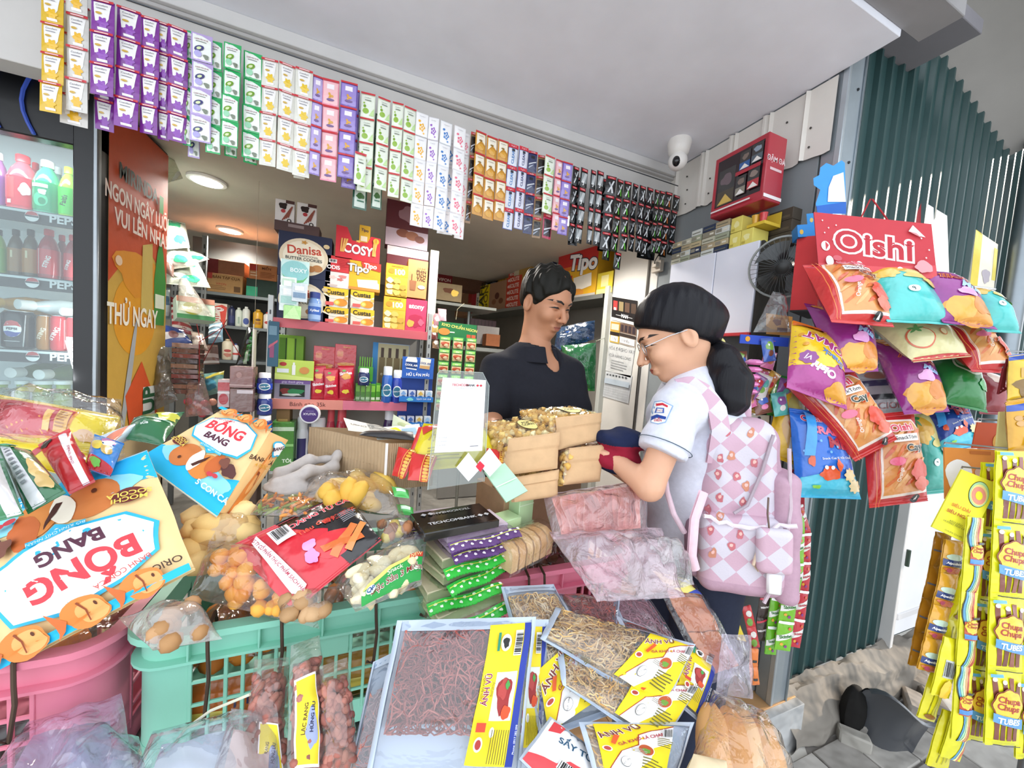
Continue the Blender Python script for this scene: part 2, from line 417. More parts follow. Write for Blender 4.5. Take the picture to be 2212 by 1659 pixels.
# neighbouring canopy overhead on the right and an unseen wall added to keep the sun off the stall
def awn(u,v):x=1.9+1.1*u;return(x,.9-1.9*v,2.78+.28*v-.27*(x-1.9)+.02*math.sin(v*19)+.01*nz(x*5,v*6))
MB().grid(awn,20,24,m('W','#a29f9c')).build('ceiling_canopy',**KS)
slab('wall_sun_blocker',(3.9,-1.2,-.2),(4.0,.38,3.4),m('W','#eceae6'),**KS)
pp=MB().tube([(2.98,.80,-.2),(2.98,.80,3)],.04,m('M','#8c949a'),12).build('trim_9',**KS)
slab('wall_light_seal',(XR+.06,2.07,0),(XR+.3,2.11,2.16),m('W','#8f8a82'),**KS)  # slab added to stop sunlight leaking in past the partition
slab('wall_left_outer',(-3.3,.70,-.2),(-3.2,1.75,2.6),m('W','#aaa59c'),**KS)

# ================================================================== package builders
def pts4(tl,tr,bl,br):return[P(*tl),P(*tr),P(*bl),P(*br)]
def quad_surf(c4,th,wr=.003,seal=.05,seed=1,back=.7,flat=.5,sag=0.):
    """puffed sheet between four corners; returns (front, back, centre, asp)"""
    tl,tr,bl,br=c4;c=(tl+tr+bl+br)/4;tl,tr,bl,br=[p-c for p in(tl,tr,bl,br)]
    n=((br-tl).cross(tr-bl)).normalized()
    if n.dot(EYE-c)<0:n=-n
    w=((tr-tl).length+(br-bl).length)/2;h=((tl-bl).length+(tr-br).length)/2
    def prof(u,v):
        u=min(max(u,0),1);vv=min(max((v-seal)/(1-2*seal),0),1)
        return(max(0,math.sin(math.pi*u)))**flat*(max(0,math.sin(math.pi*vv)))**flat*(1+sag*(.5-v)*2)
    def base(u,v):return bl*(1-u)*(1-v)+br*u*(1-v)+tl*(1-u)*v+tr*u*v
    def front(u,v,off=0):
        k=prof(u,v);edge=.012*w*(1-k)*nz(u*3+seed,v*3,2.)
        return base(u,v)+n*(th*k+off+wr*nz(u*w*30+seed*9,v*h*30,1)*(.3+k)+wr*1.5*nz(u*w*9+seed*5,v*h*9)*k)+(tr-tl).normalized()*edge
    def bk(u,v,off=0):
        k=prof(u,v);edge=.012*w*(1-k)*nz(u*3+seed,v*3,2.)
        return base(u,v)-n*(th*back*k+.0006)+n*(wr*nz(u*w*30+seed*9,v*h*30,1)*.3)+(tr-tl).normalized()*edge
    return front,bk,c,w/h,w,h,n
def bag(name,label,c4,th,col,items=(),cat='snack bag',kind='P',seed=1,group=None,wr=.003,seal=.05,nu=22,nv=26,backcol=None,crimp=True,sag=0.,mf=None,flat=.5,into=None,body='body'):
    if len(c4[0])==3 and not isinstance(c4[0],V):c4=pts4(*c4)
    fr,bk,c,asp,w,h,n=quad_surf(c4,th,wr,seal,seed,sag=sag,flat=flat)
    t=T(name,label,cat,TR(c),group)if into is None else into
    if into is not None:
        off=c-into.matrix_basis.translation;f0,b0=fr,bk;fr=lambda u,v,o=0:f0(u,v,o)+off;bk=lambda u,v,o=0:b0(u,v,o)+off
    mt=m(kind,col)if isinstance(col,str)else col
    b=MB().grid(fr,nu,nv,mt,v0=seal*.9,v1=1-seal*.9,mf=mf).grid(bk,nu,nv,m(kind,backcol)if backcol else mt,v0=seal*.9,v1=1-seal*.9,flip=True);bo=b.build(body,t,smooth=70)
    if crimp:
        for e,(v0,v1)in enumerate(((0,seal),(1-seal,1))):
            s=MB();f2=lambda u,v,s=0:fr(u,v)+n*(.0011*math.sin(v*h/.0028*math.pi)+s);zz=lambda u,v:f2(u,v)
            s.grid(lambda u,v:f2(u,v),24,6,mt,v0=v0,v1=v1).grid(lambda u,v:f2(u,v,-.0012),24,6,mt,v0=v0,v1=v1,flip=True);s.build('top_seal' if e else 'bottom_seal',t,smooth=70)
    if items:MB().prints(items,fr,kind,asp).build('printed_design',bo,smooth=70)
    return t
def boxq(name,label,px,Y,dep,col,F=(),Rt=(),L=(),Tp=(),cat='box',kind='C',zb=None,yaw=0,group=None,h=None,tilt=0,parts=True):
    x0,y0,x1,y1=px;ym=(y0+y1)/2;xm=(x0+x1)/2
    X0,X1=PY(x0,ym,Y).x,PY(x1,ym,Y).x;Z1,Z0=PY(xm,y0,Y).z,PY(xm,y1,Y).z
    if zb is not None:Z0=zb
    if h:Z1=Z0+h
    return boxw(name,label,((X0+X1)/2,Y,Z0),X1-X0,dep,Z1-Z0,col,F,Rt,L,Tp,cat,kind,yaw,group,tilt)
def box_faces(w,d,h):
    return{'F':(lambda u,v,o=0:V((-w/2+u*w,-o,v*h)),w/h),'R':(lambda u,v,o=0:V((w/2+o,u*d,v*h)),d/h),
            'L':(lambda u,v,o=0:V((-w/2-o,d-u*d,v*h)),d/h),'T':(lambda u,v,o=0:V((-w/2+u*w,v*d,h+o)),w/d)}
def boxw(name,label,p,w,d,h,col,F=(),Rt=(),L=(),Tp=(),cat='box',kind='C',yaw=0,group=None,tilt=0,M=None):
    mt=m(kind,col)if isinstance(col,str)else col;fc=box_faces(w,d,h)
    b=MB().box((0,d/2,h/2),(w,d,h),mt,ch=min(.0015,w*.05));pr=[(k,it)for k,it in(('F',F),('R',Rt),('L',L),('T',Tp))if it]
    MM=M if M is not None else MR(p,tilt,0,yaw)
    if not pr:return b.build(name,M=MM,label=label,cat=cat,group=group)
    t=T(name,label,cat,MM,group);bo=b.build('carton',t)
    for k,it in pr:MB().prints(it,fc[k][0],kind,fc[k][1],L=.5).build('printed_face',bo)
    return t
def jar(name,label,p,prof,mats,wrap=None,cat='jar',M=None,group=None,n=18,lid_from=None,kind='S'):
    """lathe body (profile r,z) + separate lid (from index lid_from) + wrapped label items"""
    t=T(name,label,cat,M if M is not None else TR(p),group)
    k=lid_from if lid_from is not None else len(prof)
    bo=MB().lathe(prof[:k+1]if lid_from is not None else prof,mats[0],n).build('body',t,smooth=50)
    if lid_from is not None:MB().lathe(prof[k:],mats[1],n).build('lid',t,smooth=50)
    if wrap:
        r,z0,z1,items,fa=wrap
        def sf(u,v,o=0):a=fa+(u-.5)*2.6;return V(((r+o)*math.sin(a),-(r+o)*math.cos(a),z0+(z1-z0)*v))
        MB().prints(items,sf,kind,2.6*r/(z1-z0),L=.12).build('label_wrap',bo,smooth=60)
    return t
def face_angle(p):d=EYE-V(p);return math.atan2(d.x,-d.y)
def strand_mesh(ins,reg,n,ln,r,mts,seed=1,seg=7,curl=1.):
    """a tangle of short wavy strands kept inside a bag: ins(u, v, q) -> point"""
    rnd=random.Random(seed);b=MB();w=max((ins(1,.5,.5)-ins(0,.5,.5)).length,.01);h=max((ins(.5,1,.5)-ins(.5,0,.5)).length,.01)
    for i in range(n):
        u,v,q=rnd.uniform(reg[0],reg[2]),rnd.uniform(reg[1],reg[3]),rnd.uniform(.08,.6);a=rnd.uniform(0,6.28);pts=[]
        for k in range(seg+1):
            pts.append(ins(u,v,q));a+=rnd.gauss(0,.6)*curl;q=min(.7,max(.03,q+rnd.gauss(0,.10)))
            u=min(reg[2]+.03,max(reg[0]-.03,u+math.cos(a)*ln/seg/w));v=min(reg[3]+.03,max(reg[1]-.03,v+math.sin(a)*ln/seg/h))
        b.tube(pts,[r*.7]+[r]*(seg-1)+[r*.5],mts[i%len(mts)],4)
    return b

LUMP={}
def lump_me(kind,col,wob=.18,seed=1,nu=9,nv=6,s=(1,1,1),name='piece'):
    k=(kind,col,wob,seed,s)
    if k not in LUMP:
        b=MB().ball((0,0,0),1,m(kind,col),nu,nv)
        b.v=[V((p.x*s[0],p.y*s[1],p.z*s[2]))*(1+wob*noise.noise(p*1.6+V((seed*5.3,0,0))))for p in b.v]
        o=b.build(name,smooth=80);LUMP[k]=o.data;bpy.data.objects.remove(o)
    return LUMP[k]
def rot_rand(rnd):return Matrix.Rotation(rnd.uniform(0,6.28),4,V((rnd.gauss(0,1)+1e-4,rnd.gauss(0,1),rnd.gauss(0,1))))
t_film={}
def clear_bag(name,label,c4,th,fm=None,cat='clear bag',seed=1,group=None,wr=.006,seal=.04,nu=20,nv=22,flat=.5,sag=0.):
    """see-through bag; returns (thing, inside(u, v, t) sampler, front fn)"""
    if not isinstance(c4[0],V):c4=pts4(*c4)
    fr,bk,c,asp,w,h,n=quad_surf(c4,th,wr,seal,seed,flat=flat,sag=sag)
    t=T(name,label,cat,TR(c),group);fm=fm or film()
    t_film[t.name]=MB().grid(fr,nu,nv,fm).grid(bk,nu,nv,fm,flip=True).build('film',t,smooth=80)
    def inside(u,v,q):return fr(u,v).lerp(bk(u,v),q)
    return t,inside,fr,asp
def fill(t,inside,n,r,mes,reg=(.12,.12,.88,.8),seed=1,name='piece',sc=(.85,1.15),q=(.2,.8)):
    rnd=random.Random(seed)
    for i in range(n):
        u,v=rnd.uniform(reg[0],reg[2]),rnd.uniform(reg[1],reg[3]);p=inside(u,v,rnd.uniform(*q))
        link(name,mes[i%len(mes)],t,Matrix.Translation(p)@rot_rand(rnd)@Matrix.Scale(r*rnd.uniform(*sc),4))
def label_on(t,fr,quad,items,asp,col=None,kind='C',off=.001):
    """printed label on the bag front; quad = four (u,v): tl tr bl br"""
    (a,b,c,d)=quad
    def sf(u,v,o=0):
        x=c[0]*(1-u)*(1-v)+d[0]*u*(1-v)+a[0]*(1-u)*v+b[0]*u*v;y=c[1]*(1-u)*(1-v)+d[1]*u*(1-v)+a[1]*(1-u)*v+b[1]*u*v;return fr(x,y,off+o)
    MB().prints(items,sf,kind,asp,L=.16).build('printed_label',t_film.get(t.name,t),smooth=70)

# ================================================================== sachet strips hanging from the wire below the fascia
def sachet_me(key,col,items,sw=.05,shh=.083):
    b=MB();th=.0045
    def fr(u,v,o=0):
        k=(max(0,math.sin(math.pi*u)))**.6*(max(0,math.sin(math.pi*min(max((v-.07)/.86,0),1))))**.6
        return V(((u-.5)*sw,-th*k-o+.0007*nz(u*6,v*9,len(key)),(v-1)*shh))
    mt=m('P',col)
    b.grid(fr,6,9,mt).grid(lambda u,v:V((fr(u,v).x,-fr(u,v).y*.5+.0008,fr(u,v).z)),6,9,mt,flip=True)
    b.prints(items,fr,'P',sw/shh,L=.25,e0=.0007,de=.00045)
    o=b.build(key,smooth=70);me=o.data;bpy.data.objects.remove(o);return me
def rose(c,x,y,r):return[('p',flower(x,y,r,5,20),c),('p',flower(x,y,r*.55,4,16,.3),'#ffffff'),('p',ell(x,y,r*.3,r*.25,10),c)]
RED='#c8303a'
def comfort(body,bloom,top=RED,leaf='#c9a43a'):   # white shield, bloom, coloured head band
    return[('p',[(.12,.90),(.88,.90),(.80,.42),(.70,.30),(.22,.30)],'#f3f2f0'),('p',flower(.55,.27,.22,6,24),bloom),('r',.30,.06,.76,.13,'#f0eef2'),
            ('t','Comfort',.5,.80,.15,'#555566'),('p',ell(.40,.54,.14,.035),leaf),('r',.28,.68,.72,.70,'#7a7a88'),('r',0,.925,1,1,top),('r',.2,.945,.8,.975,'#f2d9d9')]
def kiwi(c,fr_):return[('p',[(.08,.95),(.5,.92),(.95,.80),(.97,.06),(.12,.05),(.1,.5)],'#eef3ee'),('t','GERVENNE',.5,.76,.13,'#8a3050'),('r',.25,.66,.75,.69,'#8a8f8a'),
            ('p',ell(.42,.42,.24,.10,20,.25),fr_),('p',ell(.42,.42,.12,.05,14,.25),'#d8e8b0'),('p',ell(.36,.22,.18,.11),c),('p',blob(.74,.16,.12,.08,3),'#6f7a66')]
def single_rose(c):return[('r',.04,.03,.96,.97,'#f4f4f5')]+rose(c,.5,.36,.22)+[('p',ell(.28,.60,.10,.05),c),('p',ell(.66,.12,.07,.035),c),('t','Comfort',.5,.82,.12,'#9a9aa5')]
def aroma(c):return[('r',.06,.05,.94,.90,c),('r',.28,.60,.72,.80,'#f4eef4'),('p',flower(.5,.34,.13,3,20,.5),'#d9a23a'),('p',blob(.5,.2,.22,.05,5),'#6a4a8a'),('r',0,.92,1,1,RED)]
def golden():return[('p',[(.1,.90),(.9,.90),(.9,.40),(.5,.55),(.1,.30)],'#f1ead8'),('p',ell(.5,.25,.3,.14),'#d9a02e'),('p',ell(.45,.55,.16,.04),'#8a6a2a'),('t','Comfort',.5,.78,.14,'#6a5a3a'),('r',0,.92,1,1,RED)]
def clear(c,bgc,tx='CLEAR'):return[('r',.05,.03,.95,.80,bgc),('t',tx,.5,.40,.34,c,90,.03),('r',.35,.66,.65,.78,'#333844'),('r',0,.82,1,1,'#d02c3c'),('t','12 gói 2',.5,.91,.17,'#ffffff')]
def dark(c):return[('r',.1,.10,.9,.78,c),('r',.3,.62,.7,.74,'#15151c'),('p',[(.1,.3),(.9,.45),(.9,.5),(.1,.36)],'#cfd2da'),('p',[(.1,.12),(.6,.3),(.6,.34),(.1,.2)],'#9aa3b8'),('r',0,.86,1,.97,RED),('t','14 GÓI',.5,.91,.16,'#ffffff')]
def xmen(acc,top=RED,five=False):
    a=[('p',[(.2,.12),(.34,.12),(.82,.74),(.66,.74)],'#d9dde0'),('p',[(.60,.10),(.78,.10),(.58,.45),(.45,.42)],acc),('p',[(.22,.60),(.34,.66),(.5,.45),(.42,.40)],'#9aa0a4'),('r',.12,.82,.9,.95,top),('t','X-Men',.5,.885,.15,'#ffffff')]
    if five:a=[('r',.12,.2,.88,.72,'#8d9496'),('p',[(.12,.2),(.5,.2),(.88,.72),(.5,.72)],'#c3c8ca'),('t','5',.42,.17,.42,'#ffffff',0,.03),('r',.12,.80,.88,.95,top),('t','14 GÓI',.5,.87,.16,'#ffffff')]
    return a
SK={'yellow':('#d9b21e',comfort('','#e8b91c')),'white_gold':('#d2d0cb',comfort('','#e9b62a')),'purple':('#7c2f95',comfort('','#8a3fb0')),'berry':('#b7a3d6',kiwi('#a7a0d8','#3f3f78')),
  'green':('#2fae63',kiwi('#8fd0a8','#6f9e2a')),'cream':('#dcdcd2',comfort('','#e4c21f')),'lilac':('#8a74bd',aroma('#b9a9dc')),'pink':('#e98fa9',aroma('#f2bfc4')),'violet':('#6c52ad',aroma('#9c8ad0')),
  'leaf':('#dfe9d2',[('r',.04,.04,.96,.9,'#e9f0e2'),('p',ell(.38,.26,.22,.11),'#8cb52e'),('p',ell(.30,.44,.10,.06),'#7aa52a'),('p',ell(.25,.56,.06,.035),'#8cb52e'),('p',[(.6,.1),(.95,.4),(.95,.1)],'#bfe09a'),('t','Comfort',.5,.78,.13,'#7a8578'),('r',.3,.66,.75,.69,'#68756a'),('r',0,.93,1,1,RED)]),
  'rose_yellow':('#e3e3e4',single_rose('#edb11f')),'rose_purple':('#e1dfe6',single_rose('#9a62c4')),'rose_blue':('#dfe4ea',single_rose('#3f7fc8')),'rose_pink':('#e6e1e3',single_rose('#e8748c')),
  'gold':('#c98e2a',golden()),'blue':('#3f4f9a',clear('#2a74b8','#d9dee8')),'ice':('#55629f',clear('#2a2f6a','#d5d6e6')),'navy':('#222a5c',dark('#2c3358')),'brown':('#8a6a45',dark('#1d1a1a')),'magenta':('#b02f50',dark('#2a1a20')),
  'steel':('#15191b',xmen('#9aa',RED,True)),'black_white':('#131517',xmen('#e4e8ea')),'black_green':('#12160f',xmen('#5fb83a')),'black':('#101214',xmen('#3a4248')),'black_orange':('#141210',xmen('#c06a2a')),'spring':('#24543f',[('r',.12,.08,.88,.92,'#c9d6cc'),('p',blob(.5,.55,.3,.12,4),'#3f6a3a'),('r',.3,.3,.8,.36,'#2f6a52')])}
SME={k:sachet_me('sachet',c,it)for k,(c,it)in SK.items()}
SDESC={'yellow':'yellow','white_gold':'silvery white with yellow blooms','purple':'deep purple','berry':'lavender with dark berries','green':'green with kiwi slices','cream':'cream with yellow rose','lilac':'lilac','pink':'pink','violet':'violet',
  'leaf':'white and leaf green','rose_yellow':'long white with yellow roses','rose_purple':'long white with purple roses','rose_blue':'long white with blue roses','rose_pink':'long white with pink roses','gold':'gold','blue':'blue lettered white','ice':'indigo lettered white','navy':'navy blue',
  'brown':'brown and black','magenta':'magenta','steel':'black and steel grey','black_white':'black with white slash','black_green':'black with green slash','black':'plain black','black_orange':'black with orange slash','spring':'dark green framed'}
# (kind, left px, right px, top py, bottom py, count, plane offset)
STR=[('yellow',90,140,-14,247,4,0),('white_gold',143,190,-42,242,4,.0),('white_gold',135,192,10,274,4,.03),('purple',194,246,0,206,3,-.02),('purple',205,243,15,280,4,.03),
 ('purple',254,303,20,282,4,0),('purple',304,342,38,290,4,.0),('purple',340,364,50,300,4,.012),('purple',364,402,60,305,4,0),('green',401,418,67,318,4,.02),('berry',412,457,74,306,4,-.012),('green',445,478,88,331,4,0),
 ('berry',405,430,100,338,4,.045),('green',482,519,94,322,4,-.01),('green',523,562,112,340,4,0),('green',528,556,150,352,3,.04),('green',486,512,150,338,3,.04),('cream',562,598,128,358,4,0),('cream',601,634,139,368,4,.0),('cream',635,671,149,380,4,0),('cream',640,664,180,390,4,.04),
 ('lilac',672,694,164,382,4,.01),('pink',694,729,171,390,4,0),('violet',733,768,176,384,4,-.012),('violet',742,772,190,408,4,.03),('leaf',776,806,200,415,4,0),('leaf',766,790,330,400,1,-.03),('leaf',812,838,212,412,4,0),('leaf',843,866,222,430,4,0),('leaf',869,894,232,438,4,0),
 ('spring',766,796,240,452,4,.06),('spring',806,828,246,455,4,.06),('rose_yellow',893,919,243,488,5,0),('rose_purple',920,942,252,494,5,0),('rose_blue',945,970,262,498,5,0),('rose_pink',975,1000,272,510,5,0),('rose_blue',950,982,300,508,4,.04),('rose_pink',990,1010,285,516,5,.03),
 ('brown',1012,1023,283,482,4,.02),('gold',1022,1045,284,468,4,0),('gold',1046,1069,294,477,4,0),('gold',1070,1092,302,480,4,0),('blue',1093,1114,310,496,4,0),('ice',1116,1135,316,496,4,0),('navy',1136,1154,325,506,4,0),('brown',1156,1172,333,516,4,.0),('leaf',1173,1194,336,462,3,-.02),('magenta',1172,1192,462,516,1,.0),('pink',1195,1211,344,500,4,0),('violet',1211,1231,349,508,4,-.01),
 ('black',1232,1246,358,524,4,.01),('steel',1248,1264,362,526,4,0),('steel',1270,1282,366,530,4,0),('steel',1283,1298,368,534,4,0),('black_white',1305,1325,378,540,4,0),('black_green',1326,1341,386,545,4,0),('black_green',1326,1341,545,582,1,.01),('black_green',1342,1357,390,545,4,0),('black',1360,1373,396,545,4,.01),
 ('black_white',1375,1389,400,548,4,0),('black_white',1391,1405,404,552,4,0),('black_green',1408,1418,408,552,4,0),('black_green',1419,1430,411,550,4,0),('black_orange',1432,1446,413,556,4,0),('black',1448,1462,420,552,4,.01),('black_green',1304,1320,500,562,1,.02),('black',1232,1250,380,532,4,.04),('black',1296,1310,385,545,4,.05),('black',1385,1420,430,560,3,.05)]
SY=1.50
rs=random.Random(4);cnt={}
ordn=['first','second','third','fourth','fifth','sixth','seventh','eighth','ninth','tenth']
tot={}
for s in STR:tot[s[0]]=tot.get(s[0],0)+1
for kind,x0,x1,y0,y1,n,dy in STR:
    y=SY+dy;ym=(y0+y1)/2;a,b=PY(x0,ym,y),PY(x1,ym,y);zt=PY((x0+x1)/2,y0,y).z;zb=PY((x0+x1)/2,y1,y).z
    i=cnt[kind]=cnt.get(kind,0)+1
    lab='hanging strip of %s sachets'%SDESC[kind]+(', %s from the left of its kind'%ordn[i-1]if tot[kind]>1 else ' under the ceiling beam')
    t=T('sachet_strip',lab,'sachet strip',MR(((a.x+b.x)/2,y,zt),rs.uniform(-2,2),0,rs.uniform(-9,9)),'sachet strips on the wire')
    sh=(zt-zb)/n;w=(b.x-a.x)*1.04
    for k in range(n):
        link('sachet',SME[kind],t,Matrix.Translation((rs.uniform(-.001,.001),.002*math.sin(k*1.7)+rs.uniform(-.002,.002),-k*sh))@Matrix.Diagonal((w/.05,1.15,sh/.083,1)))
MB().tube([(-1.5,SY+.015,2.235),(-.2,SY+.015,2.225),(1.45,SY+.015,2.215)],.0025,m('M','#55585c')).build('hanging_wire',label='thin steel wire holding the sachet strips under the beam',cat='wire')

# ================================================================== drinks fridge on the left
FX,FY,FD=-.89,1.82,.42           # right side, front plane, depth
MK=m('S','#17181a',.35)
fr_=T('drinks_fridge','tall black glass-door drinks fridge with orange poster on its side','fridge',TR((FX,FY,0)))
bk=MB()
bk.box((-.55,FD-.01,1.03),(1.1,.02,2.06),m('S','#f1f4f5'),ch=.002).build('back_panel',fr_)
MB().box((-.01,FD/2,1.04),(.02,FD,2.08),m('S','#c9b288')).build('side_panel',fr_)
MB().box((-1.09,FD/2,1.04),(.02,FD,2.08),MK).build('side_panel',fr_)
MB().box((-.55,FD/2,2.07),(1.1,FD,.03),MK).build('roof_panel',fr_)
MB().box((-.55,FD/2,.25),(1.1,FD,.5),MK).build('plinth',fr_)
zt=1.63
fm=MB();fm.box((-.035,-.02,1.24),(.07,.05,1.68),MK,ch=.004);fm.box((-1.065,-.02,1.24),(.07,.05,1.68),MK,ch=.004);fm.box((-.55,-.02,.44),(.9,.05,.1),MK);fm.build('door_frame',fr_)
MB().box((-.004,-.05,1.24),(.016,.02,1.68),m('M','#9aa0a4',.35),ch=.004).build('edge_strip',fr_)
MB().box((-.55,-.015,1.98),(1.1,.05,.21),MK,ch=.004).build('header',fr_)
for i,x in enumerate((-.16,-.24,-.33)):
    MB().tube([(x-.03*math.sin(k/6*3.1),-.046,2.08-.20*k/6)for k in range(7)],.005,emit('#2a3f8a',.5),5).build('blue_reflection',fr_)  # glowing arcs imitate blue LED light reflected in the black header
gl=MB().box((-.55,-.012,1.18),(.95,.005,1.40),film('#eef6f6',.0,.02,.0));gl.build('glass',fr_)
la=bpy.data.lights.new('fridge_lamp','AREA');la.shape='RECTANGLE';la.size=.5;la.size_y=.03;la.energy=1.7;la.color=(.93,.97,1)
lo_=bpy.data.objects.new('fridge_lamp',la);COL.objects.link(lo_);lo_.parent=fr_;lo_.matrix_local=MR((-.35,.04,1.855),30,0,0)
la2=la.copy();la2.energy=1.1;lo2=bpy.data.objects.new('fridge_lamp',la2);COL.objects.link(lo2);lo2.parent=fr_;lo2.matrix_local=MR((-.09,.02,1.3),0,-70,90)
# shelves: price strips at photographed heights
SHZ=[]
Yi=FY+.03
for i,(py,ph)in enumerate(((470,28),(612,30),(770,30),(905,30))):
    z=PY(80,py,Yi).z;h=.045;SHZ.append(z+.020)
    MB().box((-.545,FD/2,z+.015),(.89,FD-.05,.008),m('S','#dfe6e8')).build('shelf',fr_)
    s=MB().box((-.545,.03,z),(.89,.008,h),m('S','#2b2d30'),ch=.001)
    def sf(u,v,o=0,z=z):return V((-.99+.89*u,.0258-o,z-h/2+h*v))
    it=[]
    for x in(.02,.30,.58,.86):
        x+=.02
        it+=[('p',ell(x,.5,.020,.40),'#f2f2f2'),('p',[(x-.019,.56),(x-.012,.8),(x,.88),(x+.012,.8),(x+.019,.6)],'#c83a3c'),('r',x-.019,.44,x+.019,.56,'#2a2d3a'),('t','PEPSI',x+.095,.5,.042,'#e8eaec',0,.03)]
    s.prints(it,sf,'S',.89/h,L=.3).build('price_strip',fr_)
# poster on the side
def side(u,v,o=0):return V((.001+o,FD*u,min(2.075,.87+1.25*v)))
po=[('r',0,0,1,1,'#c9a24a'),('p',[(0,1),(1,1),(1,.50),(.62,.60),(.5,.45),(.3,.55),(0,.45)],'#c4502c'),('p',ell(.42,.36,.36,.13),'#dd9a2a'),('p',blob(.45,.50,.34,.07,3),'#d98f2c'),('p',[(.52,.60),(.70,.62),(.72,.36),(.5,.38)],'#c9b060'),
 ('p',[(.75,.34),(.95,.34),(.98,.50),(.92,.60),(.86,.66),(.80,.60),(.74,.50)],'#3f8a3a'),('r',.76,.40,.95,.45,'#dfe6d0'),('p',ell(.30,.145,.25,.035,20,1.0),'#a9adb0'),('p',[(.25,.10),(.52,.21),(.80,.06),(.85,-.0),(.32,0)],'#d0552c'),('r',.55,.0,.78,.12,'#d9dcd8'),
 ('t','MIRINDA',.45,.785,.20,'#26352c',0,.02,.8),('t','NGON NGÂY LƯỠI',.47,.71,.20,'#f0ddd0',0,.025,.62),('t','VUI LÊN NHA!',.52,.645,.20,'#f0ddd0',0,.025,.72),('t','THỬ NGAY',.38,.355,.26,'#f0ecdc',0,.025,.62),('t','7UP',.66,.05,.30,'#2a5a3a',90,.03,.8),('r',.80,.74,.88,.80,'#3f8a3a'),('p',ell(.12,.52,.05,.015),'#e8c9a8')]
MB().prints(po,side,'C',FD/1.25,L=.3,e0=.0005).build('poster',fr_)
# bottles and cans
def bottle(name,label,px0,px1,py0,py1,Y,body,cap,wrapc,items=(),lie=False,neck=.34,cat='bottle'):
    ym=(py0+py1)/2;xm=(px0+px1)/2;a,b=PY(px0,ym,Y),PY(px1,ym,Y);zt,zb=PY(xm,py0,Y).z,PY(xm,py1,Y).z;r=(b.x-a.x)/2;zb=min([q for q in SHZ if abs(q-zb)<.09]or[zb],key=lambda q:abs(q-zb));h=zt-zb
    prof=[(r*.80,0),(r*.98,h*.03),(r,h*.10),(r*.94,h*.30),(r,h*.52),(r*.97,h*.62),(r*.72,h*.76),(r*neck*1.05,h*.87),(r*neck*1.35,h*.875),(r*neck*1.35,h*.985),(r*neck*1.1,h)]
    wrap=(r*1.012,h*.12,h*.60,[('r',-.6,0,1.6,1,wrapc)]+list(items),0)if wrapc else None
    return jar(name,label,((a.x+b.x)/2,Y,zb),prof,[m('G',body),m('S',cap)],wrap,cat,lid_from=8,kind='G')
Yb=FY+.13
bottle('soda_bottle','purple soft drink bottle at the far left of the top fridge shelf',-22,17,330,452,Yb,'#8a5a8a','#e9e9ea','#7a3f8a')
bottle('soda_bottle','red soft drink bottle with red cap on the top fridge shelf',18,82,336,456,Yb,'#d0505a','#d82f36','#c92c3c',[('r',.15,.25,.5,.95,'#d84a4c'),('r',.3,.05,.42,.18,'#e9d9d9'),('p',blob(.72,.6,.14,.2,4),'#e8c9cc')])
bottle('soda_bottle','red bottle half hidden behind the red soft drink bottle',62,92,352,452,Yb+.08,'#c04a52','#d0353a','#b92c3c')
bottle('soda_bottle','green soft drink bottle with white cap and big drop emblem',74,132,348,464,Yb,'#3f9a78','#f0f2f2','#1f8a5c',[('p',ell(.5,.35,.2,.24),'#4fb88a'),('p',ell(.55,.3,.1,.12),'#1a7a50'),('r',.25,.78,.7,.9,'#dfeee6'),('p',blob(.55,.62,.12,.1,2),'#bfe6d2')])
bottle('soda_bottle','pale capped bottle behind the green soft drink bottle',110,142,362,462,Yb+.08,'#6aa08a','#e9ecec','#5a9a7a')
bottle('soda_bottle','lime green bottle lettered sideways at the right of the top fridge shelf',128,170,362,474,Yb,'#8cc63a','#a6e02a','#3fae3a',[('t','Faith',.5,.5,.30,'#14321a',80,.02)])
row2=[('amber tea',-18,14,'#8fb84a','#6fae3a','green tea bottle at the left edge of the second fridge shelf'),('x',18,52,'#5a4a34','#9a6a2c','first dark amber bottle on the second fridge shelf'),('x',50,84,'#5a4a34','#b0762c','second dark amber bottle on the second fridge shelf')]
for _,a,b,c,w_,lab in row2:bottle('tea_bottle',lab,a,b,496,608,Yb,c,'#2a2622',w_,[('r',.45,.6,.55,.9,'#d9c9a0')])
bottle('energy_drink_bottle','red energy drink bottle in the middle of the second fridge shelf',84,128,496,612,Yb,'#b03a40','#e0393c','#d83a40',[('t','STING',.62,.5,.22,'#f2f2f2',75,.03),('r',.3,0,.34,1,'#f0d0d0')])
bottle('energy_drink_bottle','red energy drink bottle at the right end of the second fridge shelf',140,176,508,616,Yb,'#a8383c','#e0393c','#d0343a',[('t','STING',.45,.5,.22,'#f2f2f2',75,.03)])
bottle('energy_drink_bottle','energy drink bottle behind the two red ones in the fridge',120,148,508,606,Yb+.09,'#8a3438','#c8393c','#a82f34')
def lying(name,label,pa,pb,r,body,cap,lab2):
    a,b=V(pa),V(pb);z=(b-a).normalized();x=z.orthogonal().normalized();L=(b-a).length
    prof=[(r*.8,0),(r,L*.04),(r,L*.62),(r*.7,L*.76),(r*.42,L*.86),(r*.55,L*.865),(r*.55,L),(r*.4,L*1.005)]
    return jar(name,label,a,prof,[m('G',body),m('S',cap)],(r*1.01,L*.15,L*.5,[('r',-.7,0,1.7,1,lab2)],math.pi),'bottle',axes(a,x,z.cross(x),z),lid_from=5,kind='G')
q=PY(95,660,Yb);lying('water_bottle','clear water bottle lying cap first on the third fridge shelf',q+V((.10,.22,.0)),q+V((-.045,-.04,-.005)),.033,'#d9e2e6','#f2f4f5','#cfd6e6')
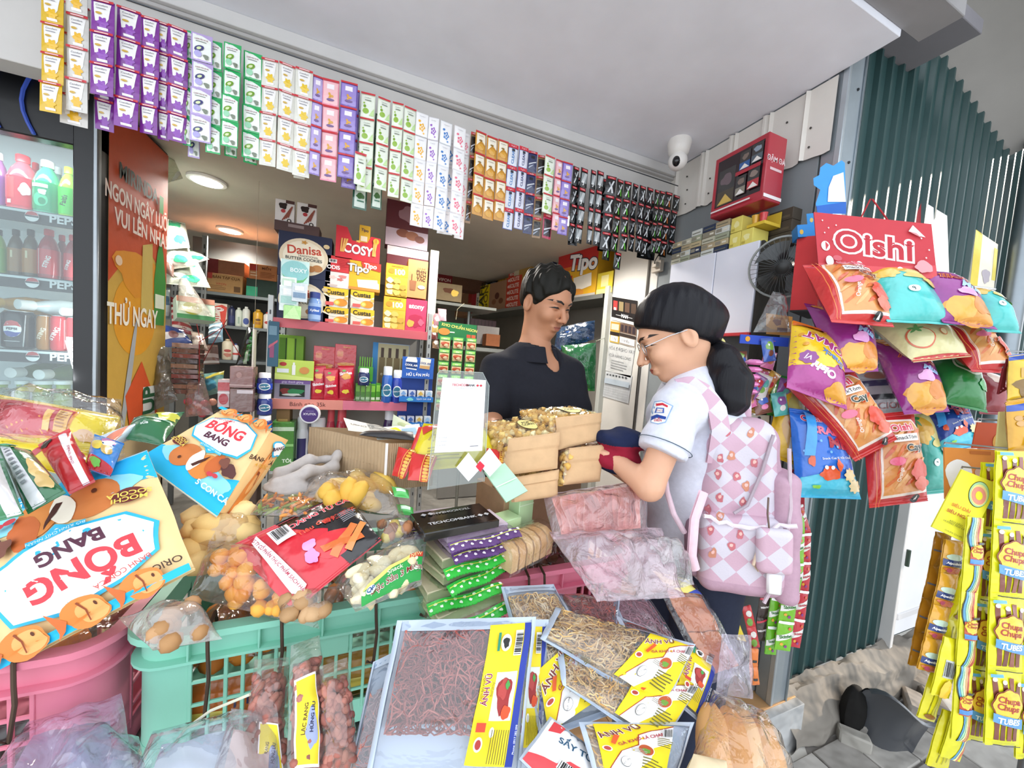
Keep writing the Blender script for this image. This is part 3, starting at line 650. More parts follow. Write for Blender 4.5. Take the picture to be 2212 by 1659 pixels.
q=PY(150,672,Yb);lying('water_bottle','water bottle with white cap lying at the right of the third fridge shelf',q+V((.06,.24,.0)),q+V((.0,-.03,-.005)),.028,'#d9e2e6','#f4f5f6','#b9d98a')
q=PY(12,655,Yb);lying('tea_bottle','yellow bottle lying at the left end of the third fridge shelf',q+V((.06,.24,0)),q+V((-.03,-.03,0)),.034,'#d9a02e','#e0b03a','#c98a1e')
def can(label,a,b,y0,y1,col,items):
    ym=(y0+y1)/2;xm=(a+b)/2;A,B=PY(a,ym,Yb),PY(b,ym,Yb);r=(B.x-A.x)/2;zb,zt=SHZ[2]+.001,PY(xm,y0,Yb).z;h=zt-zb
    t=jar('drink_can',label,((A.x+B.x)/2,Yb,zb),[(r*.8,0),(r,h*.05),(r,h*.9),(r*.8,h*.98),(r*.78,h)],[m('G',col),m('M','#c9cdd0')],(r*1.01,h*.06,h*.89,items,.1),'can',lid_from=3,kind='G')
can('black cola can with red white and blue roundel on third fridge shelf',6,76,672,752,'#17181c',[('p',ell(.52,.55,.20,.26),'#f2f2f2'),('p',[(.33,.62),(.40,.78),(.52,.82),(.64,.78),(.71,.62),(.6,.66),(.45,.64)],'#c83a3c'),('p',[(.33,.46),(.42,.32),(.52,.29),(.62,.32),(.71,.46),(.6,.44),(.45,.48)],'#2f3f9a'),('t','PEPSI',.52,.55,.105,'#1c1e2a',0,.03),('r',.35,.15,.68,.17,'#b9bcc0')])
can('brown energy drink can between the cola can and the red can',80,112,682,756,'#a8702a',[('t','STING',.5,.5,.30,'#e8dcc8',70,.03)])
can('red energy drink can on the third fridge shelf',110,145,682,760,'#cf2f3a',[('t','STING',.45,.5,.32,'#f2f2f2',65,.03),('r',.85,0,.95,1,'#f0a0a0')])
can('red can cut off by the fridge frame on the third shelf',144,178,686,762,'#d63a40',[('p',blob(.4,.3,.2,.12,3),'#f2dada')])
for i,(x,y,lab)in enumerate(((38,802,'first lying green bottle with white lid on the lowest fridge shelf'),(98,806,'second lying green bottle with white lid on the lowest fridge shelf'))):
    q=PY(x,y,Yb);lying('juice_bottle',lab,q+V((.05,.24,.0)),q+V((0,-.03,-.004)),.034,'#5a7a3a','#f0f1f0','#6a8a3a')
for i,(a,b)in enumerate(((-16,20),(34,62),(74,116),(118,156))):
    bottle('juice_bottle',ordn[i]+' white-capped green bottle from the left standing low in the fridge',a,b,822,900,Yb,'#9ab04a','#e9ecea','#7a9a3a',(),False,.75)

# ================================================================== inside lamps
for i,(x,y)in enumerate(((447,388),(497,496),(520,555))):
    p=PZ(x,y,2.098)
    t=T('ceiling_downlight',['nearest','middle','farthest'][i]+' round white downlight in the inner ceiling','ceiling light',TR(p),'downlights')
    MB().lathe([(.085,0),(.085,-.012),(.07,-.014)],m('S','#f2f2f0'),24).build('rim',t)
    MB().lathe([(.068,-.0125),(.066,-.016),(.03,-.017)],emit('#fff8ec',14),24).build('diffuser',t)
    l=bpy.data.lights.new('downlight_glow','SPOT');l.energy=62;l.color=(1,.97,.90);l.spot_size=R(150);l.spot_blend=.6;l.shadow_soft_size=.07
    lo=bpy.data.objects.new('downlight_glow',l);COL.objects.link(lo);lo.parent=t;lo.location=(0,0,-.03)
for i,(x,y)in enumerate(((.35,1.86),(1.05,1.92))):  # extra lamps hidden behind the sachets, added to brighten the inner room
    t=T('ceiling_downlight',['added unseen downlight just behind the middle of the sachet row','added unseen downlight behind the black sachets near the right wall'][i],'ceiling light',TR((x,y,2.098)),'downlights')
    MB().lathe([(.085,0),(.085,-.012),(.07,-.014)],m('S','#f2f2f0'),24).build('rim',t);MB().lathe([(.068,-.0125),(.066,-.016),(.03,-.017)],emit('#fff8ec',14),24).build('diffuser',t)
    l=bpy.data.lights.new('downlight_glow','SPOT');l.energy=48;l.color=(1,.94,.86);l.spot_size=R(150);l.spot_blend=.6;l.shadow_soft_size=.07
    lo=bpy.data.objects.new('downlight_glow',l);COL.objects.link(lo);lo.parent=t;lo.location=(0,0,-.03)
# ================================================================== red-edged shelf unit in the middle
Y0=2.08;SD=.30
zA=PY(757,702,Y0).z;zB=PY(722,866,Y0).z;zC=PY(722,1010,Y0).z
xa,xb=PY(591,690,Y0).x,PY(923,715,Y0).x
MS=m('S','#c9c9c6',.5);MRED=m('S','#b9515a',.4)
su=T('shelf_unit','grey metal shelf unit with red shelf edges full of biscuits and sweets','shelf unit',TR((xa,Y0,0)));w=xb-xa
for z in(zA,zB,zC,.25):
    MB().box((w/2,SD/2,z-.012),(w,SD,.02),MS).build('shelf',su)
MB().box((w/2,-.004,zA-.021),(w+.01,.008,.045),MRED).build('red_edge',su)
e=MB().box((w*.22,-.004,zB-.021),(w*.44,.008,.05),m('S','#d98a7c'));e.prints([('t','Bánh gạo 35k',.5,.5,.09,'#5a2a22')],lambda u,v,o=0:V((w*.44*u,-.0085-o,zB-.046+.05*v)),'S',w*.44/.05).build('red_edge',su)
MB().box((w*.66,-.004,zB-.021),(w*.44,.008,.048),m('S','#d9788e',.25)).build('red_edge',su)
MB().box((w/2,SD+.006,1.0),(w,.012,1.1),m('S','#a5a29c')).build('back_panel',su)
for x in(-.012,w+.012):
    for y in(.0,SD):
        up=MB().box((x,y,.74),(.022,.022,1.48),m('M','#a8a9a6',.5),ch=.001)
        for k in range(22):up.box((x,y-.0115,.35+k*.05),(.006,.002,.02),m('S','#2a2a2a'),ch=0)
        up.build('upright',su)
def sb(name,label,px,col,F=(),dep=.12,zb=None,Y=None,**kw):return boxq(name,label,px,(Y0+.012)if Y is None else Y,dep,col,F,zb=zb,**kw)
zA_=zA-.001
danisa=[('p',ell(.48,.47,.46,.42,36),'#d8c9ae'),('p',ell(.48,.47,.39,.36,32),'#e6dcc6'),('t','Danisa',.48,.62,.24,'#b8402c',4,.02),('t','TRADITIONAL',.56,.49,.06,'#2a2a2a'),('t','BUTTER COOKIES',.48,.42,.085,'#1f2a30',0,.015),('p',ell(.74,.25,.10,.08),'#b07a48'),('p',ell(.62,.22,.08,.07),'#a87040'),('p',flower(.48,.80,.05,5,20,.4),'#c08a3a'),('p',ell(.90,.78,.06,.05),'#c9b48a')]
z1=PY(655,600,Y0).z
sb('cookie_box','lower navy butter cookie box with round cream emblem behind the lip balm cards',(598,600,712,690),'#1f2540',danisa,.12,zA_)
sb('cookie_box','upper navy butter cookie box with round cream emblem',(600,505,716,600),'#1f2540',danisa,.12,z1+.001)
zt=PY(655,505,Y0).z
t=sb('chocolate_tray','brown display tray on top of the cookie boxes',(592,482,690,505),'#4f3a38',[('r',.3,.5,.65,.8,'#8a7a78')],.1,zt+.001)
for i,(a,b)in enumerate(((594,636),(641,684))):
    sb('chocolate_pack',['left','right'][i]+' white chocolate finger pack above the cookie boxes',(a,432+8*i,b,482+6*i),'#d8d4d2',[('p',blob(.38,.74,.24,.14,2),'#2a1c1a'),('p',ell(.42,.52,.12,.08),'#b03a3e')]+[('p',[(.35+.1*k,.12+.05*k),(.42+.1*k,.1+.05*k),(.80+.04*k,.6+.05*k),(.74+.04*k,.64+.05*k)],'#8a4a3c')for k in range(4)]+[('p',ell(.75,.12,.12,.09),'#2a2220'),('p',ell(.75,.12,.06,.05),'#d9d2cc'),('r',.55,.86,1,1,'#4a2f2c')],.03,PY(640,485,Y0).z+.002,Y=Y0+.02)
# lip balm cards in front
for i,(px,col,its,lab)in enumerate((((606,562,668,614),'#bfe0dc',[('p',ell(.5,.55,.48,.42,28),'#7fc0c0'),('p',[(.03,.4),(.2,.12),(.5,.04),(.8,.12),(.97,.4),(.8,.22),(.5,.14),(.2,.22)],'#4fae5a'),('t','BOXY',.62,.58,.22,'#dfeef0',0,.02)],'teal oval lip balm card hanging before the cookie boxes'),
        ((606,598,640,640),'#dfe8e2',[('r',.1,.1,.9,.9,'#b8d8c0'),('r',.2,.5,.7,.8,'#e9f2ee')],'upper pale green blister pack before the cookie boxes'),((603,618,645,672),'#d8e4e2',[('r',.08,.3,.9,.6,'#9fcac2'),('r',.2,.65,.8,.9,'#f2f5f5'),('p',blob(.5,.2,.3,.08,2),'#7fa8a8')],'middle white blister pack before the cookie boxes'),((630,612,664,652),'#c9d4da',[('r',.1,.2,.9,.5,'#6a8aa8'),('r',.2,.6,.8,.85,'#e8eef0')],'grey blue blister pack beside the green one'),((612,660,650,690),'#a9dc8a',[('p',[(.0,.0),(.6,1),(1,0)],'#bfe8a0')],'light green card leaning at the foot of the cookie boxes'))):
    p=PY((px[0]+px[2])/2,px[3],Y0-.02-.006*i);boxq('lip_balm_card',lab,px,Y0-.02-.008*i,.006,col,its,cat='card',kind='P',zb=max(p.z,zA_)if i==4 else None)
a=PY(679,660,Y0-.015);r=.028;hj=PY(679,632,Y0).z-zA_
jar('mint_bottle','slim blue gum bottle with navy cap beside the custard cake boxes',(a.x,Y0-.0,zA_),[(r*.9,0),(r,.006),(r,hj*.7),(r*.8,hj*.78),(r*.85,hj*.8),(r*.85,hj),(r*.7,hj*1.01)],[m('G','#6f8fc0'),m('S','#25387e')],(r*1.01,.01,hj*.62,[('r',-.3,0,1.3,1,'#8fa9cf'),('r',0,.3,1,.8,'#2f5aa8'),('t','Xylitol',.5,.55,.22,'#e8eef6',0,.02)],.1),lid_from=4)
cust=[('r',0,.62,1,1,'#e9b92a'),('p',[(0,.72),(.3,.52),(.7,.50),(1,.70),(1,.62),(.7,.44),(.3,.46),(0,.62)],'#e9e0c8'),('t','Custas',.47,.76,.28,'#2a2a22',0,.03),('p',ell(.72,.28,.26,.20),'#d88a2e'),('p',ell(.55,.26,.12,.13),'#f0b845'),('p',ell(.55,.26,.07,.08),'#f6d27a'),('r',.1,.08,.42,.26,'#d9605a'),('r',.86,.42,1,.6,'#e9b060')]
for i,(px,lab)in enumerate((((697,664,752,706),'lower left'),((698,622,752,664),'upper left'),((757,668,808,709),'lower right'),((757,628,808,668),'upper right'))):
    sb('custard_cake_box',lab+' of the four yellow custard cake boxes',px,'#d9d2c2',cust,.10,zA_ if i in(0,2)else PY((px[0]+px[2])/2,px[3],Y0).z+.0015,group='custard cake boxes')
zc=PY(725,622,Y0).z+.003
sb('wafer_box','white wafer box with red flowers above the left custard boxes',(702,588,756,622),'#e2d6d2',[('p',flower(.3,.65,.14,5),'#d8c0b8'),('p',flower(.6,.55,.12,5),'#c8706a'),('p',blob(.7,.75,.15,.1,3),'#d0807a'),('r',.1,.08,.5,.2,'#c9b8b0')],.1,zc)
sb('cracker_box','small red cracker box with barcode above the white wafer box',(705,554,761,587),'#c8373c',[('r',.1,.55,.4,.78,'#f0e6e6'),*bars(.12,.6,.38,.76,n=8),('t','ODIS',.28,.25,.22,'#f4eaea',0,.03),*lines(.5,.3,.95,.9,6,'#a82a30')],.1,PY(730,588,Y0).z+.003)
zt2=PY(782,628,Y0).z+.003
tipo=[('r',0,0,1,.62,'#e0ac2c'),('p',[(0,.55),(1,.42),(1,1),(0,1)],'#d8a42a'),('p',[(.3,.05),(.95,.12),(.9,.42),(.25,.36)],'#efe2c8'),('p',[(.55,.02),(.98,.05),(.96,.3),(.6,.28)],'#f4ead6'),('r',0,0,1,.10,'#c8873a')]
sb('rusk_box','yellow rusk biscuit box with white slices above the right custard boxes',(754,566,822,628),'#d8a42a',tipo+[('t','Tipo',.28,.74,.36,'#4a3020',0,.07),('t','Tipo',.28,.74,.36,'#f4f0ea',0,.03),('p',[(.42,.80),(1,.72),(1,1),(.36,1)],'#c0392e'),('t','Tipo',.66,.87,.22,'#f4f0ea',0,.03)],.12,zt2)
zt3=PY(782,564,Y0).z+.002
cs=T('wafer_display','red open-topped wafer stick display box lettered Cosy','display box',TR((PY(774,530,Y0).x,Y0+.012,zt3)));w2=PY(822,530,Y0).x-PY(725,530,Y0).x;h2=PY(774,492,Y0).z-zt3
out=[(0,0),(1,0),(1,.80),(.78,.82),(.70,.60),(.36,.60),(.24,.98),(0,1)]
MB().prism([(x*w2-w2/2,y*h2)for x,y in out],lambda x,y,t_:V((x,t_,y)),.003,m('C','#c22f3a')).build('front_panel',cs)
MB().box((0,.065,h2*.3),(w2,.12,h2*.6),m('C','#a8262f'),ch=.001).build('tray',cs)
MB().prints([('p',flower(.5,.60,.05,5,18,.4),'#d9b45a'),('t','COSY',.5,.32,.30,'#5a1018',-2,.05,.85),('t','COSY',.5,.32,.30,'#f4f0ee',-2,.03,.85),*[('p',[(x,.2),(x+.03,.2),(x+.06*s+.03,.62),(x+.05*s,.62)],'#dca65a')for x,s in((.1,.4),(.13,1),(.16,1.4),(.82,.4),(.85,.9),(.88,-.4))],('p',ell(.90,.68,.07,.09),'#d9a23a'),('t','1',.9,.68,.12,'#a82a30')],lambda u,v,o=0:V((-w2/2+u*w2,-o,v*h2)),'C',w2/h2,L=.4).build('printed_face',cs)
sb('rusk_pack','small yellow rusk pack standing in the red Cosy display',(776,487,800,523),'#d8ac34',[('t','Tipo',.5,.74,.36,'#3a3050',-6,.03),('r',.15,.15,.75,.42,'#efe2c8')],.02,zt3+h2*.602,Y=Y0+.05)
sb('nut_box','lower maroon gift box with silver emblem behind the yellow boxes',(832,536,921,712),'#5a1f2a',[('p',blob(.62,.62,.2,.10,4),'#b8a8b0'),('r',0,.9,1,1,'#d0c4cc')],.10,zA_,Y=Y0+.14)
sb('nut_box','upper maroon gift box with cookies picture reaching up to the sachets',(834,436,926,536),'#55222c',[('r',0,.0,1,.38,'#b3a8b8'),('p',ell(.40,.30,.16,.09),'#7a4a3a'),('p',ell(.62,.27,.16,.1),'#8a5a44'),('p',ell(.8,.22,.12,.08),'#6f4238'),('p',blob(.5,.72,.2,.16,6),'#8a6a74')],.10,PY(880,536,Y0+.14).z+.002,Y=Y0+.14)
cc=[('r',0,.62,1,1,'#d8a82c'),('t','100',.60,.76,.34,'#f6efdc',4,.04),('t','cocoaland',.5,.93,.13,'#5a3a1a'),('p',ell(.25,.78,.15,.08),'#c98a2a')]+[('p',blob(.2+.3*(k%3),.12+.18*(k//3),.16,.08,k+2),['#e8dca8','#cdb25a','#b8923a'][k%3])for k in range(8)]
sb('gummy_box','lower yellow jelly sweet box numbered 100',(828,642,876,712),'#cfa838',cc,.08,zA_,Y=Y0+.02);sb('gummy_box','upper yellow jelly sweet box numbered 100',(833,571,881,641),'#cfa838',cc,.08,PY(855,641,Y0+.02).z+.002,Y=Y0+.02)
sb('coffee_box','orange brown coffee drink box lettered Phin tích tắc',(880,562,923,645),'#c98a55',[('t','CÀ PHÊ',.68,.78,.12,'#5a3a24'),('t','PHIN',.68,.70,.22,'#3a2a1c',0,.03),('t','TÍCH',.68,.60,.22,'#3a2a1c',0,.03),('t','TẮC',.68,.50,.22,'#3a2a1c',0,.03),('p',[(.15,.2),(.42,.2),(.46,.45),(.12,.45)],'#8a5a3a'),('r',.2,.45,.24,.62,'#6a4a2a'),('p',ell(.72,.3,.18,.05),'#e9d9c8')],.09,PY(900,645,Y0+.02).z+.002,Y=Y0+.02)
sb('jelly_box','magenta fruit jelly box under the orange coffee box',(876,647,921,716),'#c23a5e',[('t','atony',.5,.78,.32,'#f6eef2',0,.03),('p',blob(.5,.35,.3,.2,3),'#a82a4a'),('p',blob(.25,.25,.16,.12,5),'#d8a04a'),('p',blob(.75,.3,.14,.1,8),'#e0607a'),('r',.1,.0,.9,.1,'#d0405a')],.09,zA_,Y=Y0+.02)
boxq('foil_roll','silvery wrapped pole carton standing at the right end of the shelf',(926,540,944,700),Y0+.1,.05,'#b9c0b4',kind='P',cat='carton',zb=zA_)
# ---- middle shelf
zB_=zB-.001
sb('tic_tac_box','lime green mint display box at the back left of the middle shelf',(600,724,656,780),'#7fb03a',[('r',.05,.2,.3,.95,'#5a8a2a'),('r',.36,.2,.62,.95,'#9fd04a'),('r',.1,.05,.9,.3,'#a9d85a'),('r',.3,.3,.34,.95,'#23401a'),('r',.66,.3,.70,.95,'#23401a')],.06,zB_,Y=Y0+.16)
bx=sb('lozenge_display','grey display box with a dark window and a lime header card',(592,820,670,862),'#9a97a8',[('r',0,.80,1,1,'#7a5a9a'),('t','giúp thanh giọng',.5,.88,.09,'#e8e0f0'),('r',.15,.15,.85,.75,'#1c221e'),('p',blob(.3,.4,.12,.18,3),'#7a2f2a'),('p',blob(.6,.42,.22,.14,5),'#2a7a4a'),('p',blob(.5,.25,.25,.06,7),'#b9c4bc')],.1,zB_)
boxq('header_card','lime green header card with little bottle above the lozenge box',(594,778,678,820),Y0+.006,.002,'#b9cf5a',[('p',ell(.2,.78,.09,.1),'#b03a3a'),('r',.05,.35,.35,.55,'#d9dfe0'),('r',.43,.25,.52,.75,'#e6e6e0'),('r',.45,.75,.50,.88,'#e6e6e0'),('p',ell(.75,.5,.13,.18),'#c98a4a'),('p',[(.0,0),(1,0),(1,.12),(0,.3)],'#cfdf7a')],cat='card',zb=PY(636,821,Y0).z)
for i,(px,dy)in enumerate((((676,748,722,794),.08),((722,744,768,792),.08))):
    bx=boxq('biscuit_stick_pack',['left','right'][i]+' red biscuit stick pack behind the skittles bags',(px[0],px[1],px[2],850),Y0+dy,.02,'#c23038',[('p',ell(.25,.82,.18,.09),'#d8625a'),*[('p',[(.14+.06*k,.78),(.17+.06*k,.78),(.16+.07*k,.87),(.13+.07*k,.87)],'#e8b070')for k in range(4)],('t','Biscuit',.55,.95,.13,'#e8b04a'),('p',blob(.55,.62,.36,.06,3),'#d8903a'),('p',blob(.6,.52,.16,.05,6),'#d87a8a'),('p',blob(.5,.40,.4,.07,8),'#cf8a2e')],cat='snack pack',kind='P',zb=zB_)
for i,(px,dd)in enumerate((((672,790,704,860),0),((700,796,730,858),-.012),((730,790,764,858),.004))):
    c4=[PY(px[0],px[1],Y0+.03+dd),PY(px[2],px[1],Y0+.03+dd),PY(px[0],px[3],Y0+.03+dd),PY(px[2],px[3],Y0+.03+dd)]
    for q in(2,3):c4[q].z=zB_+.001
    bag('candy_bag',['left','middle','right'][i]+' of the three red Skittles bags on the middle shelf',c4,.012,'#c02038',[('t','Skittles',.5,.46 if i<2 else .78,.27,'#f6eaea',8,.04),('p',blob(.5,.70,.3,.08,i+2),'#e0a03a'),('p',blob(.5,.26,.22,.06,i+5),'#e8d04a'),('p',ell(.4,.86,.12,.03),'#5aa83a')],'candy bag',nu=10,nv=12,wr=.001)
for i in range(5):
    px=768+i*11;sb('tic_tac_pack','slim green mint pack, %s from the left of the middle shelf row'%ordn[i],(px,828+2*(i%2),px+10,862),'#4f9a2a',[('r',.1,.55,.9,.9,'#8fd04a'),('r',.1,.1,.9,.25,'#e0eed0')],.03,zB_,Y=Y0+.02,group='green mint packs')
hv=PY(787,760,Y0+.05)
fk=T('fork_bundle','bright green plastic comb card sticking up among the mints','mint card',TR(PY(790,800,Y0+.06)))
for k in range(6):MB().box((-.03+.012*k,0,.045),(.005,.004,.055),m('S','#6ab82a')).build('tooth',fk)
MB().box((0,0,-.02),(.075,.006,.08),m('S','#4fae2a')).build('card',fk)
def gumjar(label,px0,px1,py0,py1,Y,body,lid,items,zb=None,cat='gum jar',Mx=None):
    xm=(px0+px1)/2;ym=(py0+py1)/2;A,B=PY(px0,ym,Y),PY(px1,ym,Y);r=(B.x-A.x)/2;z0=PY(xm,py1,Y).z if zb is None else zb;h=PY(xm,py0,Y).z-z0
    p=V(((A.x+B.x)/2,Y+r,z0))
    return jar('gum_jar',label,p,[(r*.94,0),(r,h*.04),(r,h*.66),(r*.86,h*.74),(r*.80,h*.76),(r*.80,h*.96),(r*.72,h)],[m('G',body),m('S',lid)],(r*1.012,h*.06,h*.64,items,face_angle(p)),cat,lid_from=4)
cool=[('p',ell(.5,.5,.30,.30),'#f0f4f4'),('p',ell(.5,.5,.26,.24),'#2f6f8a'),('t','COOL AIR',.5,.5,.11,'#ffffff',8,.03)]
gumjar('navy gum jar with white lid standing among the green mint packs',773,799,796,832,Y0-.02,'#26305a','#eceef0',cool,zb=PY(786,832,Y0).z)
MB().box((PY(786,845,Y0).x,Y0+.01,(PY(786,832,Y0).z+zB_)/2),(.075,.05,PY(786,832,Y0).z-zB_-.001),film('#dfeee0',.1,.05,.1)).build('acrylic_riser',label='small clear riser under the navy gum jar on the middle shelf',cat='riser')
sb('jar_display_box','display box printed with four brown sweet jars on the middle shelf',(805,742,884,786),'#a9b8c9',[('r',.0,.0,.14,1,'#3f86c0'),('r',.14,.12,.98,.98,'#b9b08a'),*[x for k in range(4)for x in(('r',.18+.2*k,.14,.34+.2*k,.70,'#7a6a48'),('r',.22+.2*k,.70,.30+.2*k,.9,'#4a3a30'),('t','e',.26+.2*k,.36,.14,'#e9dcc0'))],('r',0,0,1,.10,'#5a4a8a')],.08,zB_+.05,Y=Y0+.12)
MB().box((PY(845,800,Y0+.16).x,Y0+.16,zB_+.025),(.17,.08,.048),m('K','#8a7a68')).build('carton',label='low brown carton under the jar display box',cat='carton')
for i,(a,b,c,d,lab)in enumerate(((826,850,792,836,'turquoise striped'),(848,872,800,840,'royal blue'))):gumjar(lab+' gum jar beside the blue header stand',a,b,c,d,Y0-.015,['#2f5fb0','#2a3fa0'][i],'#e6eaee',[('r',-.5,.2,1.5,.5,['#4fa0c8','#2f4fb8'][i])]+cool,zb=zB_)
st=T('gum_stand','blue gum counter stand with a header card of two jars','display stand',TR((PY(900,800,Y0).x,Y0-.06,0)))
ws=PY(938,840,Y0-.06).x-PY(864,840,Y0-.06).x;zt0,zt1,zt2_,zt4=[PY(900,y,Y0-.06).z for y in(772,818,858,914)]
MB().box((0,.004,(zt0+zt1)/2),(ws*.92,.006,zt0-zt1),m('C','#2f62b8'),ch=.001).build('header',st)
MB().prints([('p',[(.12,.45),(.45,.40),(.46,.85),(.42,1.0),(.16,1.0),(.10,.85)],'#f0f2f4'),('p',[(.12,.5),(.46,.46),(.46,.76),(.11,.78)],'#24447e'),('p',[(.54,.5),(.86,.46),(.90,.95),(.56,1.02)],'#e9e4d4'),('p',[(.55,.5),(.86,.47),(.87,.62),(.55,.64)],'#c9a06a'),('t','COOL AIR',.28,.62,.085,'#ffffff',-4,.03),('t','COOL AIR',.71,.74,.085,'#2a4a8a',-4,.03),('t','HŨ LỚN MỚI',.5,.18,.125,'#ffffff',0,.03)],lambda u,v,o=0:V((-ws*.46+u*ws*.92,.001-o,zt1+v*(zt0-zt1))),'C',ws*.92/(zt0-zt1)).build('header_print',st)
MB().box((0,.06,(zt1+zt4)/2-.0),(ws,.01,zt1-zt4),m('C','#1f3a7e')).build('back',st)
for z,h in((zt2_-.012,.028),(zt4-.012,.03)):
    MB().box((0,.03,z-.012),(ws,.06,.004),m('C','#24509a')).build('tier',st)
    MB().box((0,.0,z),(ws,.003,h),m('C','#2f7ac8')).prints([('t','Sạch hơi thở',.72,.6,.085,'#e6f0fa'),('p',blob(.3,.5,.1,.3,4),'#7fd0d0')],lambda u,v,o=0,z=z,h=h:V((-ws/2+u*ws,-.0016-o,z-h/2+v*h)),'C',ws/h).build('tier_front',st)
    for k in range(4):
        mbx=MB().box((-ws*.375+ws*.25*k,.025,z+.022),(ws*.2,.03,.05),m('C',['#d8dde4','#c9cfe2','#e4e2da','#d0dae6'][k]));mbx.prints([('p',ell(.5,.25,.36,.18),'#2f5a9a'),('p',[(.1,.6),(.5,.45),(.9,.6),(.5,.95)],['#7fa8d8','#4a6ab0','#d9b45a','#9fc4e0'][k])],lambda u,v,o=0,z=z,k=k:V((-ws*.375+ws*.25*k-ws*.1+u*ws*.2,.0098-o,z-.003+v*.05)),'C',.7).build('gum_pack',st)
# ---- bottom shelf
zC_=zC-.001
for i,(a,b,c,lab,bc)in enumerate(((636,664,902,'left white gum tub with purple label on the bottom shelf','#e2e2e6'),(664,704,904,'right white gum tub with purple label on the bottom shelf','#dfe0e4'))):
    gumjar(lab,a,b,c,1010,Y0+.02,bc,'#e9eaec',[('r',.2,.2,.75,.9,'#3a3568'),('r',-.2,.08,1.2,.2,'#4a4880'),('t','XYLITOL',.5,.14,.12,'#ffffff')],zb=zC_)
q=PY(671,893,Y0+.0);jar('gum_jar','gum jar lid with purple round label facing out above the white tubs',q,[(.045,0),(.047,.004),(.047,.03),(.044,.034)],[m('S','#e8e8ea')],None,'gum jar',MR(q,90,0,0))
lidj=bpy.data.objects[[o.name for o in bpy.data.objects if str(o.get('label','')).startswith('gum jar lid')][0]]
MB().prints([('p',ell(.5,.5,.42,.42,30),'#4f3a7a'),('t','XYLITOL',.5,.52,.16,'#f0ecf6',0,.02),('r',.3,.68,.7,.70,'#b9a8d8')],lambda u,v,o=0:V(((u-.5)*.09,(v-.5)*.09,.0345+o)),'C',1).build('label_disc',lidj)
MB().tube([V((0,-.045,.01)),V((0,-(q.z-zC_),.01))],.006,m('S','#55525e')).build('jar_prop',lidj)
for i,(a,b)in enumerate(((703,722),(724,748))):gumjar(['left','right'][i]+' red berry gum jar on the bottom shelf',a,b,880,1005,Y0+.03,'#a82c3e','#c94a52',[('r',.1,.2,.9,.6,'#c83a4a'),('t','Lotte',.5,.4,.2,'#f2dede')],zb=zC_)
gumjar('dark purple gum jar lettered Xylitol at the right of the bottom shelf',827,856,878,1005,Y0+.03,'#3a2550','#d9d9de',[('t','XYLITOL',.5,.66,.2,'#d8cbe8',0,.02),('p',ell(.5,.82,.05,.02),'#d8cbe8')],zb=zC_)
sb('tea_box','bronze tea box at the left end of the bottom shelf',(597,878,626,920),'#8a6a42',[('r',.15,.2,.85,.8,'#c9a060')],.08,zC_);sb('green_pack','green glossy multipack below the lozenge display',(585,912,634,1005),'#4a8a3a',[('r',0,.82,1,.9,'#c9e0c0'),('r',0,.5,1,.55,'#8fc87a'),('t','TÔL',.75,.2,.25,'#e0f0d8',0,.03)],.1,zC_,Y=Y0-.02,kind='P')
# clip strip of gum jars on the left upright
cl=PY(567,850,Y0-.06)
MB().box((PY(545,850,Y0-.04).x,Y0-.03,1.0),(.006,.05,.62),m('S','#d4cdbf')).build('clip_board',label='tall narrow beige board beside the gum jar column',cat='board')
for i,(y0,y1)in enumerate(((806,851),(851,897),(899,945))):gumjar(['top','middle','bottom'][i]+' white-lidded navy gum jar of the hanging column',551,585,y0,y1,Y0-.09,'#2a3a80','#eef0f2',[('r',-.4,.25,1.4,.75,'#2f4fc0' if i==0 else '#2a357a')]+cool)
MB().tube([PY(548,700,Y0-.05),PY(549,800,Y0-.05),PY(546,945,Y0-.05)],.002,m('M','#c9c4b8')).build('hanging_wire',label='pale wire beside the column of gum jars',cat='wire')
boxq('price_board','dark teal plastic board hanging by the left shelf upright',(578,694,602,792),Y0-.03,.004,'#355a6e',[('r',.1,.7,.8,.9,'#6a8a9a'),('r',.2,.2,.6,.5,'#8a4a6a'),('p',[(.1,.4),(.9,.55),(.9,.6),(.1,.46)],'#b05a6a')],cat='board')

# ================================================================== back-left shelving, hanging goods
YB=3.4
zb1,zb2,zb3=PY(500,634,YB).z,PY(540,707,YB).z,PY(500,778,YB).z
xl,xr_=PY(372,700,YB).x,PY(640,700,YB).x
br=T('wall_shelving','dark grey slotted steel shelving along the back of the shop','shelving',TR((xl,YB,0)))
for z in(zb1,zb2,zb3):MB().box(((xr_-xl)/2,.15,z-.012),(xr_-xl,.3,.024),m('M','#7c8284',.5)).build('shelf',br)
for px in(376,440):
    x=PY(px,660,YB).x-xl;up=MB().box((x,.0,1.0),(.03,.02,2.0),m('M','#8a8d8e',.5),ch=.001)
    for k in range(18):up.box((x,-.0105,.9+k*.06),(.008,.001,.03),m('S','#222222'),ch=0)
    up.build('upright',br)
MB().box(((xr_-xl)/2,.31,1.1),(xr_-xl,.01,1.9),m('S','#4a4b49')).build('back_panel',br)
ctn=[('r',0,.70,.22,1,'#a8423c'),('t','BÁN TẠP CỤA',.58,.80,.11,'#5a3a24',0,.02),('t','VIFON',.45,.45,.09,'#a8423c'),*lines(.1,.1,.6,.36,3,'#8a6a48'),('r',.78,.1,.95,.4,'#6a5038')]
boxq('noodle_carton','brown noodle carton with red corner on the back top shelf',(439,592,524,630),YB+.01,.25,'#b08a5c',ctn,cat='carton',kind='K',zb=zb1)
boxq('noodle_carton','open brown carton stacked above the noodle carton',(440,562,528,592),YB+.03,.22,'#8a5f48',[('r',0,0,.35,1,'#6f2f30')],cat='carton',kind='K',zb=PY(480,592,YB).z+.002)
